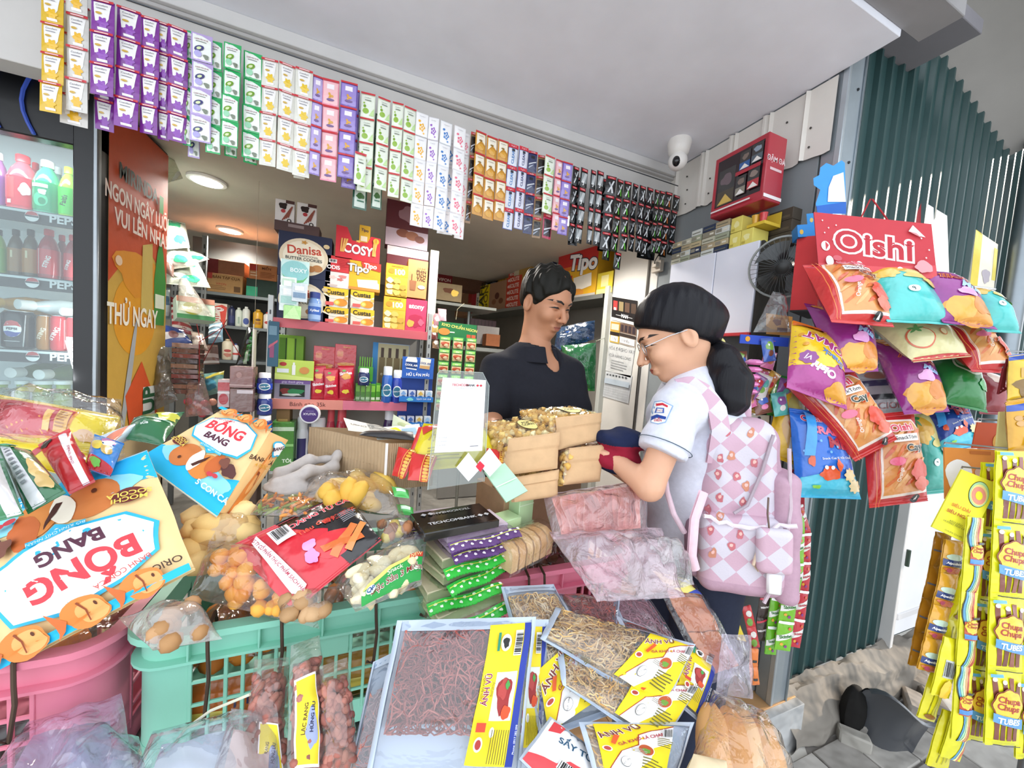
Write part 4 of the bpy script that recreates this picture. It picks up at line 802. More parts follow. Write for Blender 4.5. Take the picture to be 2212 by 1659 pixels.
boxq('noodle_carton','orange brown carton on the back shelf next to the biscuit unit',(538,572,598,604),YB+.01,.22,'#b87a50',[('r',.02,.55,.30,.95,'#a83a34'),('t','MIẾN',.62,.75,.14,'#5a3424',0,.02),*lines(.05,.1,.3,.45,2,'#e0c8a8'),*lines(.4,.1,.95,.5,4,'#8a5438')],cat='carton',kind='K',zb=PY(565,604,YB).z)
boxq('green_carton','mint green carton below the orange brown carton',(532,604,600,640),YB+.02,.2,'#3a4a44',[('r',0,0,.35,.55,'#4ab08a')],cat='carton',kind='K',zb=zb1)
def bot(label,a,b,y0,col,cap,lab=None,Y=YB+.02,zb=None,pump=False,y1=708):
    xm=(a+b)/2;A,B=PY(a,y1-20,Y),PY(b,y1-20,Y);r=(B.x-A.x)/2;zb=zb2 if zb is None else zb;h=PY(xm,y0,Y).z-zb;p=V(((A.x+B.x)/2,Y+r,zb))
    k=.62 if pump else .80
    prof=[(r*.92,0),(r,h*.04),(r,h*k),(r*.75,h*(k+.08)),(r*.35,h*(k+.12)),(r*.45,h*(k+.125)),(r*.45,h*.97),(r*.4,h)]
    jar('toiletry_bottle',label,p,prof,[m('S',col),m('S',cap)],(r*1.012,h*.1,h*.55,lab,face_angle(p))if lab else None,'bottle',lid_from=5)
bot('navy shampoo bottle on the back shelf',490,506,660,'#2a3050','#22283f',[('r',.2,.1,.8,.9,'#39406a')])
bot('slim white lotion bottle beside the navy shampoo',506,521,664,'#cfd8cc','#e0e4da',[('r',.4,.1,.6,.9,'#9ab0a0')])
bot('white pump bottle with blue emblem on the back shelf',521,538,662,'#d8dcd6','#e2e4e0',[('p',ell(.5,.4,.3,.35),'#4a5a98')])
bot('yellow shampoo bottle on the back shelf',544,566,668,'#d9a42a','#e0b440',[('p',ell(.5,.75,.2,.14),'#6a4a2a'),('r',.3,.2,.7,.5,'#a8702a')])
bot('white bottle with red cap at the end of the back shelf',567,586,674,'#e0dcd6','#c84038',[('p',ell(.5,.6,.3,.2),'#b84a44')])
bot('cream bottle with red flower on the lower back shelf',476,500,732,'#d8ccb4','#c0a888',[('p',ell(.5,.75,.25,.15),'#a84a48'),('p',blob(.5,.3,.25,.2,3),'#b87a6a')],zb=zb3,y1=778)
bot('white bottle with blue cap on the lower back shelf',501,514,742,'#d4d6d4','#3a4a8a',[('r',0,.5,1,.75,'#c04a44')],zb=zb3,y1=778)
# detergent bag stack
boxq('detergent_pack','red and white detergent pack standing on the back shelf',(452,655,490,712),YB-.0,.1,'#d8ccc0',[('p',[(0,.75),(.7,.95),(1,.85),(.9,.0),(.7,0),(.6,.6)],'#cf4030'),('p',ell(.55,.72,.28,.10),'#e8e4e0'),('t','OMO',.55,.72,.2,'#a02a30',10,.02),*lines(.05,.1,.6,.5,4,'#b84a40')],cat='detergent pack',kind='P',zb=zb2)
def hung(name,label,c4,th,col,items=(),cat='bag',seed=1,**kw):return bag(name,label,c4,th,col,items,cat,'P',seed,nu=12,nv=14,wr=.006,**kw)
gw=lambda s:[('p',blob(.5,.75,.35,.16,s),'#2f8a62'),('p',blob(.45,.35,.3,.12,s+3),'#d8e0d0'),('p',blob(.7,.2,.2,.1,s+5),'#3fae7a')]
for i,(c4,col,s)in enumerate(([((345,470,2.15),(400,482,2.25),(350,540,2.0),(410,535,2.05)),'#b9bdb0',2],[((350,520,2.1),(402,515,2.15),(345,585,2.0),(420,575,2.0)),'#a8a598',5],[((385,530,2.3),(440,552,2.3),(385,580,2.2),(452,560,2.2)),'#c4c4b6',7],[((345,575,2.1),(425,560,2.1),(350,612,1.98),(455,622,2.0)),'#bcc0b0',9],[((345,545,2.05),(378,560,2.05),(345,580,1.96),(375,600,1.96)),'#6a5048',11])):
    hung('hanging_snack_bag',['topmost','second','third','fourth','brown lowest'][i]+' glossy white and green bag hanging behind the fridge',c4,.03,col,gw(s)if i<4 else[('r',.2,.4,.9,.7,'#a890a0')],seed=s)
hung('torn_bag','torn clear and green bag dangling beside the orange poster',((300,315,1.72),(372,335,1.78),(330,405,1.70),(395,385,1.75)),.02,film('#e6e6dc',.25,.12,.8),[('p',[(0,.6),(1,1),(1,.85),(0,.4)],'#2a6a52'),('p',[(.6,.0),(1,.3),(1,.15),(.7,-.02)],'#dfe6da')],seed=3)
tb=bag('tissue_bag','white plastic bag with a green tissue box hanging in the aisle',((388,600,2.0),(400,596,2.0),(384,672,1.9),(465,690,1.95)),.05,film('#f4f2ea',.45,.2,.7),[],'bag',seed=5,crimp=False,nu=14,nv=16)
boxw('tissue_box','green and white tissue box inside the hanging plastic bag',P(425,690,1.98),.16,.09,.12,'#cfe0cc',[('p',ell(.4,.5,.25,.3),'#a8a848'),('r',0,.75,1,1,'#b8806a'),('r',0,0,1,.2,'#4a8a5a')],[('r',0,0,1,.6,'#8fd0a8')],cat='tissue box',yaw=30,tilt=-12)
# stack of tied brown packs
pk=T('tied_pack_stack','tied column of brown sachet packs with red string in the left aisle','pack stack',TR(P(405,850,1.75)))
for k in range(10):MB().box((.004*nz(k*3.1),.0,.012+k*.024),(.10+.012*nz(k),.07,.020),m('P',['#6a4a42','#8a6a58','#4a3a3a','#7a3f3a'][k%4]),M=MR((0,0,0),0,4*nz(k*2.),9*nz(k*1.3)).to_3x3()).build('pack',pk)
MB().tube([(.056,-.04,0),(.058,-.042,.12),(.054,-.04,.25),(.15,-.02,.34)],.002,m('F','#8a2a2a')).build('string',pk)
def softbag(name,label,c4,th,mt,seed,items=(),**kw):return bag(name,label,c4,th,mt,items,'plastic bag','P',seed,nu=16,nv=18,wr=.012,crimp=False,**kw)
softbag('grey_plastic_bag','smoky clear plastic bag hanging against the fridge side',((336,735,1.72),(362,745,1.74),(330,895,1.66),(385,870,1.7)),.035,film('#b8b2a4',.35,.12,.9),8)
softbag('pink_candy_bag','clear bag of pink sweets hanging low in the left aisle',((405,815,1.75),(440,812,1.76),(400,905,1.68),(462,900,1.7)),.04,film('#e8d0cc',.35,.12,.9),4)
rb=random.Random(5)
cb=T('pink_candies','pink round sweets inside the clear aisle bag','sweets',TR(P(432,880,1.74)))
for k in range(9):MB().ball((rb.uniform(-.05,.05),rb.uniform(-.01,.02),rb.uniform(-.03,.03)),.018,m('G',['#d86a7a','#e0a08a','#c84a5a'][k%3]),8,6).build('sweet',cb)
softbag('green_snack_bag','teal and yellow bag in the left aisle below the packs',((440,805,1.9),(485,800,1.9),(440,860,1.85),(478,850,1.85)),.03,'#7aa8a0',6,[('p',[(.3,.7),(1,1),(1,.8),(.4,.6)],'#c8b84a'),('p',blob(.5,.4,.3,.2,4),'#4a90a8')])
for i,(c4,col,its)in enumerate((([(346,620,2.05),(368,622,2.1),(346,690,2.0),(368,690,2.05)],'#7a8a94',[('r',.2,.1,.8,.9,'#b9c8d0'),('r',.3,.4,.7,.7,'#4a6a8a')]),([(368,640,2.1),(392,650,2.1),(372,715,2.0),(420,725,2.05)],'#a83a3e',[('p',[(0,.2*k),(1,.2*k+.05),(1,.2*k+.12),(0,.2*k+.08)],'#e0d0c8')for k in range(5)]if False else[('r',0,.1+.16*k,1,.17+.16*k,'#d8c8c0')for k in range(5)]),([(350,700,1.95),(395,712,1.98),(352,752,1.9),(415,740,1.95)],'#2a3f80',[('r',.1,.3,.9,.6,'#c8c0c0'),('p',ell(.5,.5,.2,.2),'#8a5a5a')]),([(412,715,1.9),(438,720,1.9),(420,760,1.85),(450,758,1.85)],'#8a7a70',[('r',.1,.2,.9,.5,'#c8bcb0')]),([(452,700,1.95),(480,695,1.95),(450,742,1.9),(482,738,1.9)],'#7a98a8',[('r',.05,.2+.25*k,.95,.3+.25*k,'#d0dce2')for k in range(3)]),([(430,745,1.95),(470,745,1.95),(432,788,1.92),(474,786,1.92)],'#8a6a60',[('r',0,.3,1,.5,'#c8b8b0'),('r',0,.05,1,.15,'#e0d8d4')]))):
    hung('toothbrush_card',['silver card of small packs at the far left aisle','red and white striped pack row in the left aisle','dark blue toothpaste pack in the left aisle','grey crumpled pack tied in the left aisle','pale blue striped pack hanging in the aisle','brown bundled box pack behind the red strings'][i],c4,.02,col,its,'hanging pack',seed=i+3)
for i,(pa,pb,pc)in enumerate((((425,700),(440,770),(430,830)),((490,690),(450,760),(430,800)),((475,690),(505,745),(520,770)))):
    MB().tube([P(*pa,1.86),P(*pb,1.84),P(*pc,1.82)],.0018,m('F','#8e2f2c'),5).build('red_string',label=['left','middle','right'][i]+' thin red string crossing the left aisle',cat='string')
gbb=softbag('green_bottle_bag','black bag with dark green packs hanging beside the beige board',((536,702,1.98),(562,712,2.0),(508,792,1.9),(548,790,1.94)),.03,'#15191a',7,[('p',[(.35,.1),(.5,.9),(.75,.85),(.7,.1)],'#2a6a34'),('p',[(.4,.05),(.45,.35),(.6,.35),(.6,.05)],'#a8b8a0')])
q0=P(550,705,1.98);MB().tube([q0-gbb.matrix_basis.translation,V((q0.x,q0.y,2.099))-gbb.matrix_basis.translation],.0012,m('F','#c8c0b0'),4).build('string',gbb)
for i in range(2):boxq('box_pack',['upper','lower'][i]+' dusty pink shrink-wrapped box pack in the left aisle',(496,792+48*i,546,838+52*i),1.96,.08,'#8e6a68' if i==0 else '#7c625e',[('p',ell(.4,.6,.12,.14),'#a88480'),('r',0,.1,1,.16,'#b89a96')]if i==0 else[('r',.3,.8,1,.95,'#c8bcc0')],kind='P',cat='box pack')
qb=P(527,905,1.98);MB().box((qb.x,qb.y,qb.z/2),(.16,.1,qb.z),m('K','#6a5850')).build('carton',label='tall brown carton under the pink box packs',cat='carton')
boxq('toy_box','small red and white box low in the left aisle',(470,820,496,880),2.0,.06,'#c8b0b0',[('r',0,.6,1,.9,'#b83a40'),('p',ell(.5,.3,.4,.2),'#b02a34'),('r',0,.5,1,.56,'#e8e0e0')],kind='P')
# ================================================================== right-hand inner shelf behind the shopkeeper
pA,pB=V((1.47,2.12,0)),V((1.07,4.1,0));zs=PY(1240,640,2.5).z
zs=P(1320,636,2.5).z
dn=(pB-pA).normalized();sx=V((dn.y,-dn.x,0))
sh=T('side_shelf','long grey wall shelf behind the shopkeeper on the right','shelf',axes((pA.x,pA.y,0),dn,-sx*-1,V((0,0,1)))if False else TR((0,0,0)))
vs=[]
sp=MB()
def shf(u,v):p=pA+(pB-pA)*u+sx*(.28*v);return V((p.x,p.y,zs))
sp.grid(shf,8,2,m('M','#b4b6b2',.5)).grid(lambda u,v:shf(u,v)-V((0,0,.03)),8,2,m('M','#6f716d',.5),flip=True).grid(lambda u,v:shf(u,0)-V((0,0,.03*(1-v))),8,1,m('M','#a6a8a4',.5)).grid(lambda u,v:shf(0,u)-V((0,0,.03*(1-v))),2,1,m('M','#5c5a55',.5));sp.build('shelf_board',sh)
MB().tube([shf(1,.1)-V((0,0,.0)),shf(1,.1)-V((0,0,zs))],.012,m('M','#8c8e8a')).build('leg',sh)
MB().box(pA*.6+pB*.4+V((0,0,zs-.016))-sx*.002,(.004,.2,.026),m('M','#c9cac6',.4),M=Matrix((V((sx.x,sx.y,0)),V((dn.x,dn.y,0)),V((0,0,1)))).transposed()).build('edge_plate',sh)
ang=math.degrees(math.atan2(dn.y,dn.x))
def on_shelf(name,label,x0,x1,y0,y1,off,dep,col,F,cat='box',zb=None,kind='C',L=()):
    """box standing on the side shelf, its face along the shelf edge (seen obliquely)"""
    def hit(px,py):
        r=ray(px,py);n2=V((sx.x,sx.y,0));o=pA+sx*off;return EYE+r*((o-EYE).dot(n2)/r.dot(n2))
    ym=(y0+y1)/2;a,b=hit(x0,ym),hit(x1,ym);zt=hit((x0+x1)/2,y0).z;z0=zs if zb is None else zb
    w=math.hypot(a.x-b.x,a.y-b.y);c=V(((a.x+b.x)/2,(a.y+b.y)/2,z0))
    return boxw(name,label,c,w,dep,max(zt-z0,.03),col,F,cat=cat,kind=kind,M=axes(c,-dn,sx,V((0,0,1))),L=L)
on_shelf('rusk_box','big red and yellow rusk biscuit box on the side shelf',1205,1290,540,630,.01,.2,'#dfa92a',[('r',0,.66,1,1,'#bf2f2c'),('r',0,.60,1,.68,'#d8702c'),('t','Tipo',.66,.70,.36,'#2a2a3a',-6,.08),('t','Tipo',.66,.70,.36,'#f2f2f2',-6,.04),('p',[(.5,.12),(.9,.2),(.88,.46),(.45,.42)],'#f0e8d8'),('p',ell(.35,.18,.14,.14),'#d8893a'),('p',ell(.55,.1,.18,.08),'#e0953a'),('r',.28,.40,.42,.48,'#b8322c'),('r',0,0,1,.05,'#b8b2a8')],L=[('r',0,.66,1,1,'#a8282a'),('r',.2,.2,.8,.6,'#efe2c8')])
on_shelf('code_card','yellow payment card standing at the end of the side shelf',1290,1323,588,628,.005,.006,'#d9c23a',[('r',0,0,1,.22,'#e2d88a'),('r',.28,.32,.75,.85,'#e8dc9a')],'card')
on_shelf('gift_box','tall dark navy gift box behind the shopkeeper',1146,1194,506,640,.06,.15,'#2b2c48',[('r',0,.86,1,.90,'#d8d8e0'),('r',0,.72,1,.745,'#e0e0e6'),('t','V',.3,.93,.12,'#a85a4a'),*[('r',.25*k,.1,.25*k+.01,.7,'#1c1d34')for k in range(1,4)]])
on_shelf('dark_box','grey brown box half hidden above the rusk box',1196,1245,520,545,.1,.12,'#8a857c',[('p',blob(.6,.4,.2,.2,3),'#6a4a3a')],zb=P(1230,548,2.55).z)
solite=lambda:[('r',0,.86,1,.99,'#d8442e'),('t','SOLITE',.58,.5,.2,'#f6dcd0',0,.03),('p',ell(.2,.5,.08,.24),'#f2d0c8')]
for c_,(x0,x1,n,yb,yt,of)in enumerate(((1093,1124,5,660,597,.02),(1100,1124,4,597,550,.05))):
    def hit2(px,py,of=of):r=ray(px,py);n2=V((sx.x,sx.y,0));o=pA+sx*of;return EYE+r*((o-EYE).dot(n2)/r.dot(n2))
    z0=zs if c_==0 else hit2(1112,yb).z;z1=hit2(1110,yt).z;hh=(z1-z0)/n;a,b=hit2(x0,620 if c_==0 else 575),hit2(x1,620 if c_==0 else 575)
    for k in range(n):
        c=V(((a.x+b.x)/2+.003*nz(k*2.3),(a.y+b.y)/2,z0+k*hh+.0005));boxw('cake_carton','orange cake roll carton, %s from the bottom of the %s stack'%(ordn[k],['front','upper'][c_]),c,math.hypot(a.x-b.x,a.y-b.y),.12,hh*.97,'#d2452f',solite(),M=axes(c,-dn,sx,V((0,0,1))),group='orange cake cartons')
on_shelf('biscuit_box','gold box lying on top of the orange cake cartons',1112,1148,565,592,.03,.1,'#b8924a',[('r',0,.1,.3,.9,'#d8ccb0'),('t','GU',.15,.5,.16,'#3a4a2a')],zb=P(1120,594,2.8).z)
on_shelf('biscuit_box','cream and gold carton beside the orange cake cartons',1122,1142,596,656,.04,.1,'#c8a868',[('t','IXI',.4,.6,.5,'#2a3030',0,.04),('r',.7,0,1,1,'#b08a4a')])
on_shelf('gold_gift_box','tall gold foil gift box on the side shelf',1075,1098,562,655,.125,.10,'#b08a32',[('r',.2,0,.26,1,'#d8b85a'),('r',.6,0,.66,1,'#8a6a22')])
on_shelf('black_gift_box','black gift box with a faint star on the side shelf',1043,1074,588,655,.125,.10,'#16161a',[('p',flower(.7,.7,.12,4,24,.7),'#8a8a92')])
on_shelf('coffee_carton','yellow coffee carton with brown picture side on the side shelf',1036,1092,612,668,.015,.09,'#a87f62',[('r',0,0,.40,1,'#e4cf1e'),('t','CAFE',.1,.5,.28,'#3a3a1a',90,.03),('t','GÒN',.28,.5,.22,'#6a5a1a',90,.02),('p',ell(.7,.5,.08,.12),'#6a3a2a'),('p',ell(.85,.3,.08,.1),'#7a4a30'),('p',ell(.6,.3,.08,.1),'#8a5a3a')])
on_shelf('white_carton','white slim carton lettered VỊ next to the yellow coffee carton',1029,1036,612,668,.02,.09,'#dcd8ca',[('t','VIVON',.5,.3,.6,'#2a3a2a',90,.04)])
on_shelf('red_carton','narrow red carton on the side shelf',1019,1029,606,672,.03,.09,'#b02a32',[('r',.2,.6,.8,.8,'#e0c8c8')])
on_shelf('open_carton','brown open carton at the far end of the side shelf',985,1020,602,668,.05,.16,'#9a7458',[('p',ell(.5,.7,.15,.12),'#b88a6a'),('r',.8,.3,1,1,'#a83a34')],cat='carton',kind='K')
boxq('noodle_carton','open brown tray carton on a bracket beside the foil carton',(935,612,998,650),2.5,.2,'#7a6a50',[('r',0,0,.12,1,'#9ac86a'),('p',blob(.5,.6,.2,.15,2),'#5a3a2a'),('p',blob(.75,.5,.12,.2,5),'#d8b85a')],cat='carton',kind='K')
boxq('noodle_carton','dark red lettered carton at the back behind the tray carton',(944,584,1050,625),3.9,.2,'#6a4a3a',[('r',0,0,.30,1,'#7e2a2e'),('t','VIFON',.15,.35,.085,'#e0c8c0',0,.02)],cat='carton',kind='K')
MB().box((PY(990,655,2.5).x,2.62,PY(990,655,2.5).z-.012),(.55,.26,.02),m('M','#7a7c76',.5)).tube([(PY(930,655,2.5).x,2.52,PY(990,655,2.5).z-.02),(PY(930,655,2.5).x,2.52,0)],.012,m('M','#8a8c86')).tube([(PY(1000,655,2.5).x+.1,2.70,PY(990,655,2.5).z-.02),(PY(1000,655,2.5).x+.1,2.70,0)],.012,m('M','#8a8c86')).build('steel_rack',label='short steel rack holding the open tray carton',cat='rack')
# green seasoning display hanging behind the gum stand
gd=T('seasoning_display','dark green hanging card with rows of seasoning sachets','hanging display',MR(PY(985,690,2.12),0,0,0))
c0=PY(985,690,2.12);gx=lambda px,py:PY(px,py,2.12)-c0
tl,tr_,bl_=gx(948,690),gx(1030,702),gx(944,728);hw=tr_.x-tl.x;hh=tl.z-bl_.z
MB().box((tl.x+hw/2,0,tl.z-hh/2-.01),(hw,.004,hh),m('C','#1f6a3c')).build('header_card',gd)
MB().prints([('t','KHO CHUẨN NGON',.55,.74,.10,'#d8d06a',-6,.02),('r',.3,.42,.42,.48,'#d8e8d0'),('p',ell(.15,.45,.15,.2),'#b8803a'),('r',.74,.1,.85,.4,'#b84a34'),('r',.87,.1,.98,.4,'#c05a3a')],lambda u,v,o=0:V((tl.x+hw*u,-.0021-o,tl.z-hh-.01+hh*v)),'C',hw/hh).build('header_print',gd)
sme=sachet_me('sachet','#3f8a3a',[('r',.06,.06,.94,.66,'#d9b88a'),('p',blob(.5,.38,.36,.2,3),'#b04a2a'),('p',blob(.6,.3,.2,.12,6),'#e0c8a0'),('r',.1,.74,.9,.92,'#8fd05a'),('t','Kho',.5,.82,.2,'#ffffff')])
for r_ in range(6):
    for c_ in range(3):
        p=gx(962+28*c_-2*r_,727+2*c_+27*r_);link('sachet',sme,gd,Matrix.Translation(p+V((0,-.004-.002*c_,0)))@Matrix.Diagonal((1.25,1,.85,1)))
MB().tube([gx(985,690),gx(988,668),gx(1003,655)],.001,m('F','#c8c0a0'),4).build('string',gd)
for i,(x,y,c)in enumerate(((945,690,'#b08a90'),(940,705,'#c8b060'),(938,720,'#7a3f3a'),(955,680,'#d0a0a8'),(942,740,'#8a6a4a'))):
    bag('small_candy_pack','small shiny %s candy pack hanging beside the green card'%['mauve','golden','dark red','pink','brown'][i],((x-9,y-14,2.14),(x+9,y-12,2.14),(x-8,y+12,2.12),(x+9,y+14,2.12)),.008,c,[('p',blob(.5,.5,.3,.2,i),'#e8dcd0')],'candy pack',nu=6,nv=8)
# shelf items behind the man on the left, plastic bags on his right
boxq('cloth_stack','white folded stack on the shelf behind the shopkeeper',(1030,705,1078,745),2.9,.15,'#b8b4b0',cat='linen',kind='F');boxq('red_tin','rust brown small carton behind the shopkeeper',(1050,722,1080,748),2.8,.1,'#a86a48',kind='K')
MB().box((PY(1050,752,2.8).x,2.95,PY(1050,752,2.8).z-.015),(.5,.4,.03),m('M','#9a9c98',.5)).box((PY(1050,752,2.8).x,3.15,.5),(.5,.03,1.0),m('W','#8a8680')).build('low_shelf',label='low grey shelf behind the shopkeeper',cat='shelf')
boxq('cup_row','row of dark purple cups on the shelf behind the shopkeeper',(1008,690,1072,712),3.0,.1,'#4a3038',[('r',.12*k,0,.12*k+.02,1,'#2a1a20')for k in range(8)],cat='cups',kind='S')
gcb=softbag('green_carrier_bag','translucent green carrier bag hanging on the partition',((1210,742,2.0),(1288,735,1.95),(1240,850,2.0),(1285,850,1.95)),.05,film('#3fae6a',.55,.2,.9),9)
q0=P(1286,737,1.95);MB().tube([q0-gcb.matrix_basis.translation,V((XR-.03,2.058,q0.z+.06))-gcb.matrix_basis.translation,V((XR-.02,2.07,q0.z+.06))-gcb.matrix_basis.translation],.003,film('#3fae6a',.6,.2,.5),5).build('handle',gcb)
softbag('blue_carrier_bag','crumpled blue plastic bag above the green carrier bag',((1205,705,2.1),(1285,690,2.05),(1195,765,2.05),(1283,735,2.0)),.04,film('#3f6a98',.5,.2,.9),5)
for i,(x,c)in enumerate(((1225,'#a85a34'),(1250,'#8a5a4a'))):
    bag('noodle_pack',['orange','brown','pale green','cream'][i]+' noodle pack inside the hanging carrier bags',((x-12,(715 if i<2 else 800),2.06),(x+12,(712 if i<2 else 798),2.06),(x-12,(755 if i<2 else 855),2.04),(x+12,(752 if i<2 else 850),2.04)),.012,c,[('r',.2,.3,.8,.7,'#e0d0b8')],'noodle pack',nu=8,nv=8)
# posters on the pale partition
def on_part(px):return PX(px[0],px[1],XR+.003)
def wallposter(name,label,tl,tr,bl,items,col,asp_fix=1):
    a,b,c=[PX(*q,XR+.002)for q in(tl,tr,bl)];wv=b-a;hv=c-a
    n=V((-1,0,0));t=T(name,label,'poster',TR(a))
    f=lambda u,v,o=0:wv*u+hv*(1-v)+n*(.0012+o)
    MB().prism([(0,0),(1,0),(1,1),(0,1)],lambda x,y,t_:wv*x+hv*(1-y)+n*(.0011*(1-t_)),1,m('K',col)).build('sheet',t)
    MB().prints(items,f,'C',wv.length/hv.length).build('print',t)
wallposter('cigarette_poster','black poster of four cigarette packs on the pale partition',(1323,641),(1378,650),(1321,690),[('r',0,.12,1,1,'#1c1819'),*[('r',.06+.24*k,.45,.24+.24*k,.85,['#a83a38','#8a7a58','#5a4438','#4a3a30'][k])for k in range(4)],('r',.1,.45,.2,.56,'#e8e4e0'),('t','MAN',.55,.26,.12,'#e6e6e6',0,.03),('r',.2,.24,.42,.27,'#a8a8a8'),('r',.68,.24,.85,.27,'#a8a8a8')],'#d8d6d2')
wallposter('offer_leaflet','gold and white offer leaflet under the black poster',(1320,694),(1340,697),(1317,738),[('r',0,.55,1,1,'#b08a3a'),('r',.1,.62,.9,.9,'#d8ccb0'),('r',0,.35,1,.52,'#2a2220'),('r',.1,.06,.9,.33,'#e8e8e4'),('t','1 tỷ',.5,.2,.3,'#3a3a4a')],'#c9a84a')
wallposter('offer_leaflet','brown and white offer leaflet beside the gold one',(1341,697),(1376,704),(1338,742),[('r',0,.55,1,1,'#6a5448'),*[('r',.05+.24*k,.6,.22+.24*k,.92,'#3a2f34')for k in range(4)],('r',0,.38,1,.52,'#3a302c'),('r',.05,.06,.95,.34,'#e8e8e8'),('t','1 triệu',.4,.2,.18,'#3a3a4a')],'#b8aca0')
wallposter('notice_sheet','pale handwritten notice taped to the partition',(1316,742),(1372,752),(1308,800),[('t','HÓA ĐƠN',.3,.85,.12,'#8a8c90'),('t','CHO VAY',.75,.85,.12,'#8a8c90'),('t','CỬA HÀNG LONG',.5,.6,.1,'#8a8c90'),*lines(.2,.1,.85,.45,4,'#a5a7aa')],'#c9cbcb')
wallposter('price_sheet','printed table sheet below the notice on the partition',(1309,802),(1366,812),(1302,856),[*[('r',.05+.12*k,.86,.12+.12*k,.92,'#55585c')for k in range(7)],*[('r',.03,.1+.09*k,.97,.11+.09*k,'#9a9ea4')for k in range(5)],*[('r',.03+.19*k,.1,.035+.19*k,.47,'#9a9ea4')for k in range(6)],('r',.03,.55,.97,.75,'#b4c0cc')],'#c6c9cc')

# ================================================================== things on and along the right wall
cm=T('security_camera','white round security camera under the ceiling in the corner','camera',TR(P(1464,348,1.74)))
zc_=2.35-P(1464,348,1.74).z
MB().lathe([(.052,zc_),(.054,zc_-.012),(.045,.035),(.030,.02)],m('G','#e6e3de',.35),20).build('mount',cm)
vd=(EYE-P(1464,348,1.74)).normalized();vd=(vd+V((-.3,0,-.1))).normalized()
MB().ball((0,0,0),.043,m('G','#ebe8e4',.35),18,12).build('head',cm)
MB().ball(vd*.022,(.021,.026,.030),m('G','#17181a',.1),14,10,M=vd.to_track_quat('Z','Y').to_matrix()).build('lens_face',cm)
for i,(a,b,c)in enumerate((((1465,372,1.75),(1462,400,1.8),(1452,432,1.85)),((1475,365,1.75),(1470,395,1.8),(1452,430,1.85)))):MB().tube([P(*a),P(*b),P(*c)],.0022,m('S','#b8aea0')).build('cable',cm)
# red cigarette light box
Xf,Ya,Yb_,Za,Zb_=1.33,.966,1.19,1.918,2.16
cb=T('cigarette_sign_box','red wall box sign with cigarette packs on its face','sign box',axes((Xf,Yb_,Za),V((0,-1,0)),V((1,0,0)),V((0,0,1))));wS,hS,dS=Yb_-Ya,Zb_-Za,.10
MB().box((wS/2,dS/2,hS/2),(wS,dS,hS),m('G','#a82a38',.3),ch=.003).build('case',cb)
fS=lambda u,v,o=0:V((u*wS,-o,v*hS))
rk=[('p',[(.02,.5),(.3,.8),(.5,.62),(.75,.9),(1,.7),(1,1),(0,1)],'#7a6a70')]
def pack_print(x0,y0,x1,y1,top,bot):
    w_,h_=x1-x0,y1-y0
    return[('r',x0,y0,x1,y1,'#3a3838'),('p',blob(x0+w_*.5,y0+h_*.7,w_*.34,h_*.15,int(x0*50)),top),('r',x0,y0,x1,y0+h_*.40,bot),('p',[(x0+w_*.05,y0+h_*.03),(x0+w_*.5,y0+h_*.30),(x1-w_*.05,y0+h_*.03)],'#cfae5a' if x0<.2 else '#e8e4e0')]
pr_=[('r',.08,.14,.94,.92,'#2a1c20')]+pack_print(.12,.15,.45,.74,'#6a5a60','#4a4238')+pack_print(.52,.60,.71,.88,'#7a6a62','#2f5a98')+pack_print(.74,.62,.93,.90,'#8a98a8','#55606a')+pack_print(.50,.20,.68,.50,'#7a6a62','#8a8478')+pack_print(.72,.22,.92,.54,'#8a7a72','#b03a40')+[('r',.04,.06,.80,.085,'#e6dcdc'),('r',.48,.52,.93,.58,'#a82a38')]
MB().prints(pr_,fS,'G',wS/hS).build('face_print',cb)
MB().prints([('t','ĐẬM ĐÀ',.5,.62,.26,'#e8d0d2',0,.02),('r',.2,.46,.85,.5,'#d8b8bc'),('r',0,.04,1,.09,'#f0e8e8')],lambda u,v,o=0:V((wS+o,u*dS,v*hS)),'G',dS/hS).build('side_print',cb)
# white hanging cupboard with cartons on top
cu=T('wall_cupboard','white two-door wall cupboard below the cigarette cartons','cupboard',axes((1.35,1.40,1.43),V((0,-1,0)),V((1,0,0)),V((0,0,1))))
MB().box((.215,.08,.17),(.43,.14,.34),m('S','#3a3735')).build('body',cu)
for i,(a,b)in enumerate(((.0,.245),(.249,.43))):MB().box(((a+b)/2,.002,.17),(b-a,.014,.345),m('G','#dfe2ee',.3),ch=.002).build('door',cu)
MB().box((.215,-.0,-.008),(.43,.03,.012),m('S','#c8303a')).build('bottom_rail',cu)
MB().grid(lambda u,v:V((.434+.012*math.sin(u*14)*v,.16*u,.34-.95*v+.01*nz(u*5,v*4))),24,10,m('F','#37342f')).build('dark_curtain',cu)
rc=random.Random(9);yy=1.39;k=0
def carton(name,lab,y0,z0,w_,h_,col,its=()):return boxw(name,lab,(1.36,y0,z0),w_,.09,h_,col,its,cat='cigarette carton',M=axes((1.36,y0,z0),V((0,-1,0)),V((1,0,0)),V((0,0,1))),group='cigarette cartons')
cols=[('#b9b7a4','grey green'),('#9aa08a','olive'),('#8a8472','taupe'),('#c9cdc8','white'),('#2f3a52','navy'),('#a99a7c','kraft'),('#b4a684','sand')]
for ci,y in enumerate((1.39,1.335,1.28,1.215,1.15)):
    zz=1.776
    for r_ in range(5 if ci>1 else 4):
        c,nm=cols[(ci+r_*2)%7];h_=.026;carton('cigarette_carton','%s cigarette carton, row %s from the bottom in the %s column'%(nm,ordn[r_],ordn[ci]),y-.0*r_,zz,.055+(.01 if ci>2 else 0),h_-.001,c,[('r',.08,.2,.5,.8,'#8a8678'),('r',.6,.3,.9,.6,'#d8d4c4')]if r_%2 else[('r',.1,.35,.9,.5,'#6a6a5a')]);zz+=h_
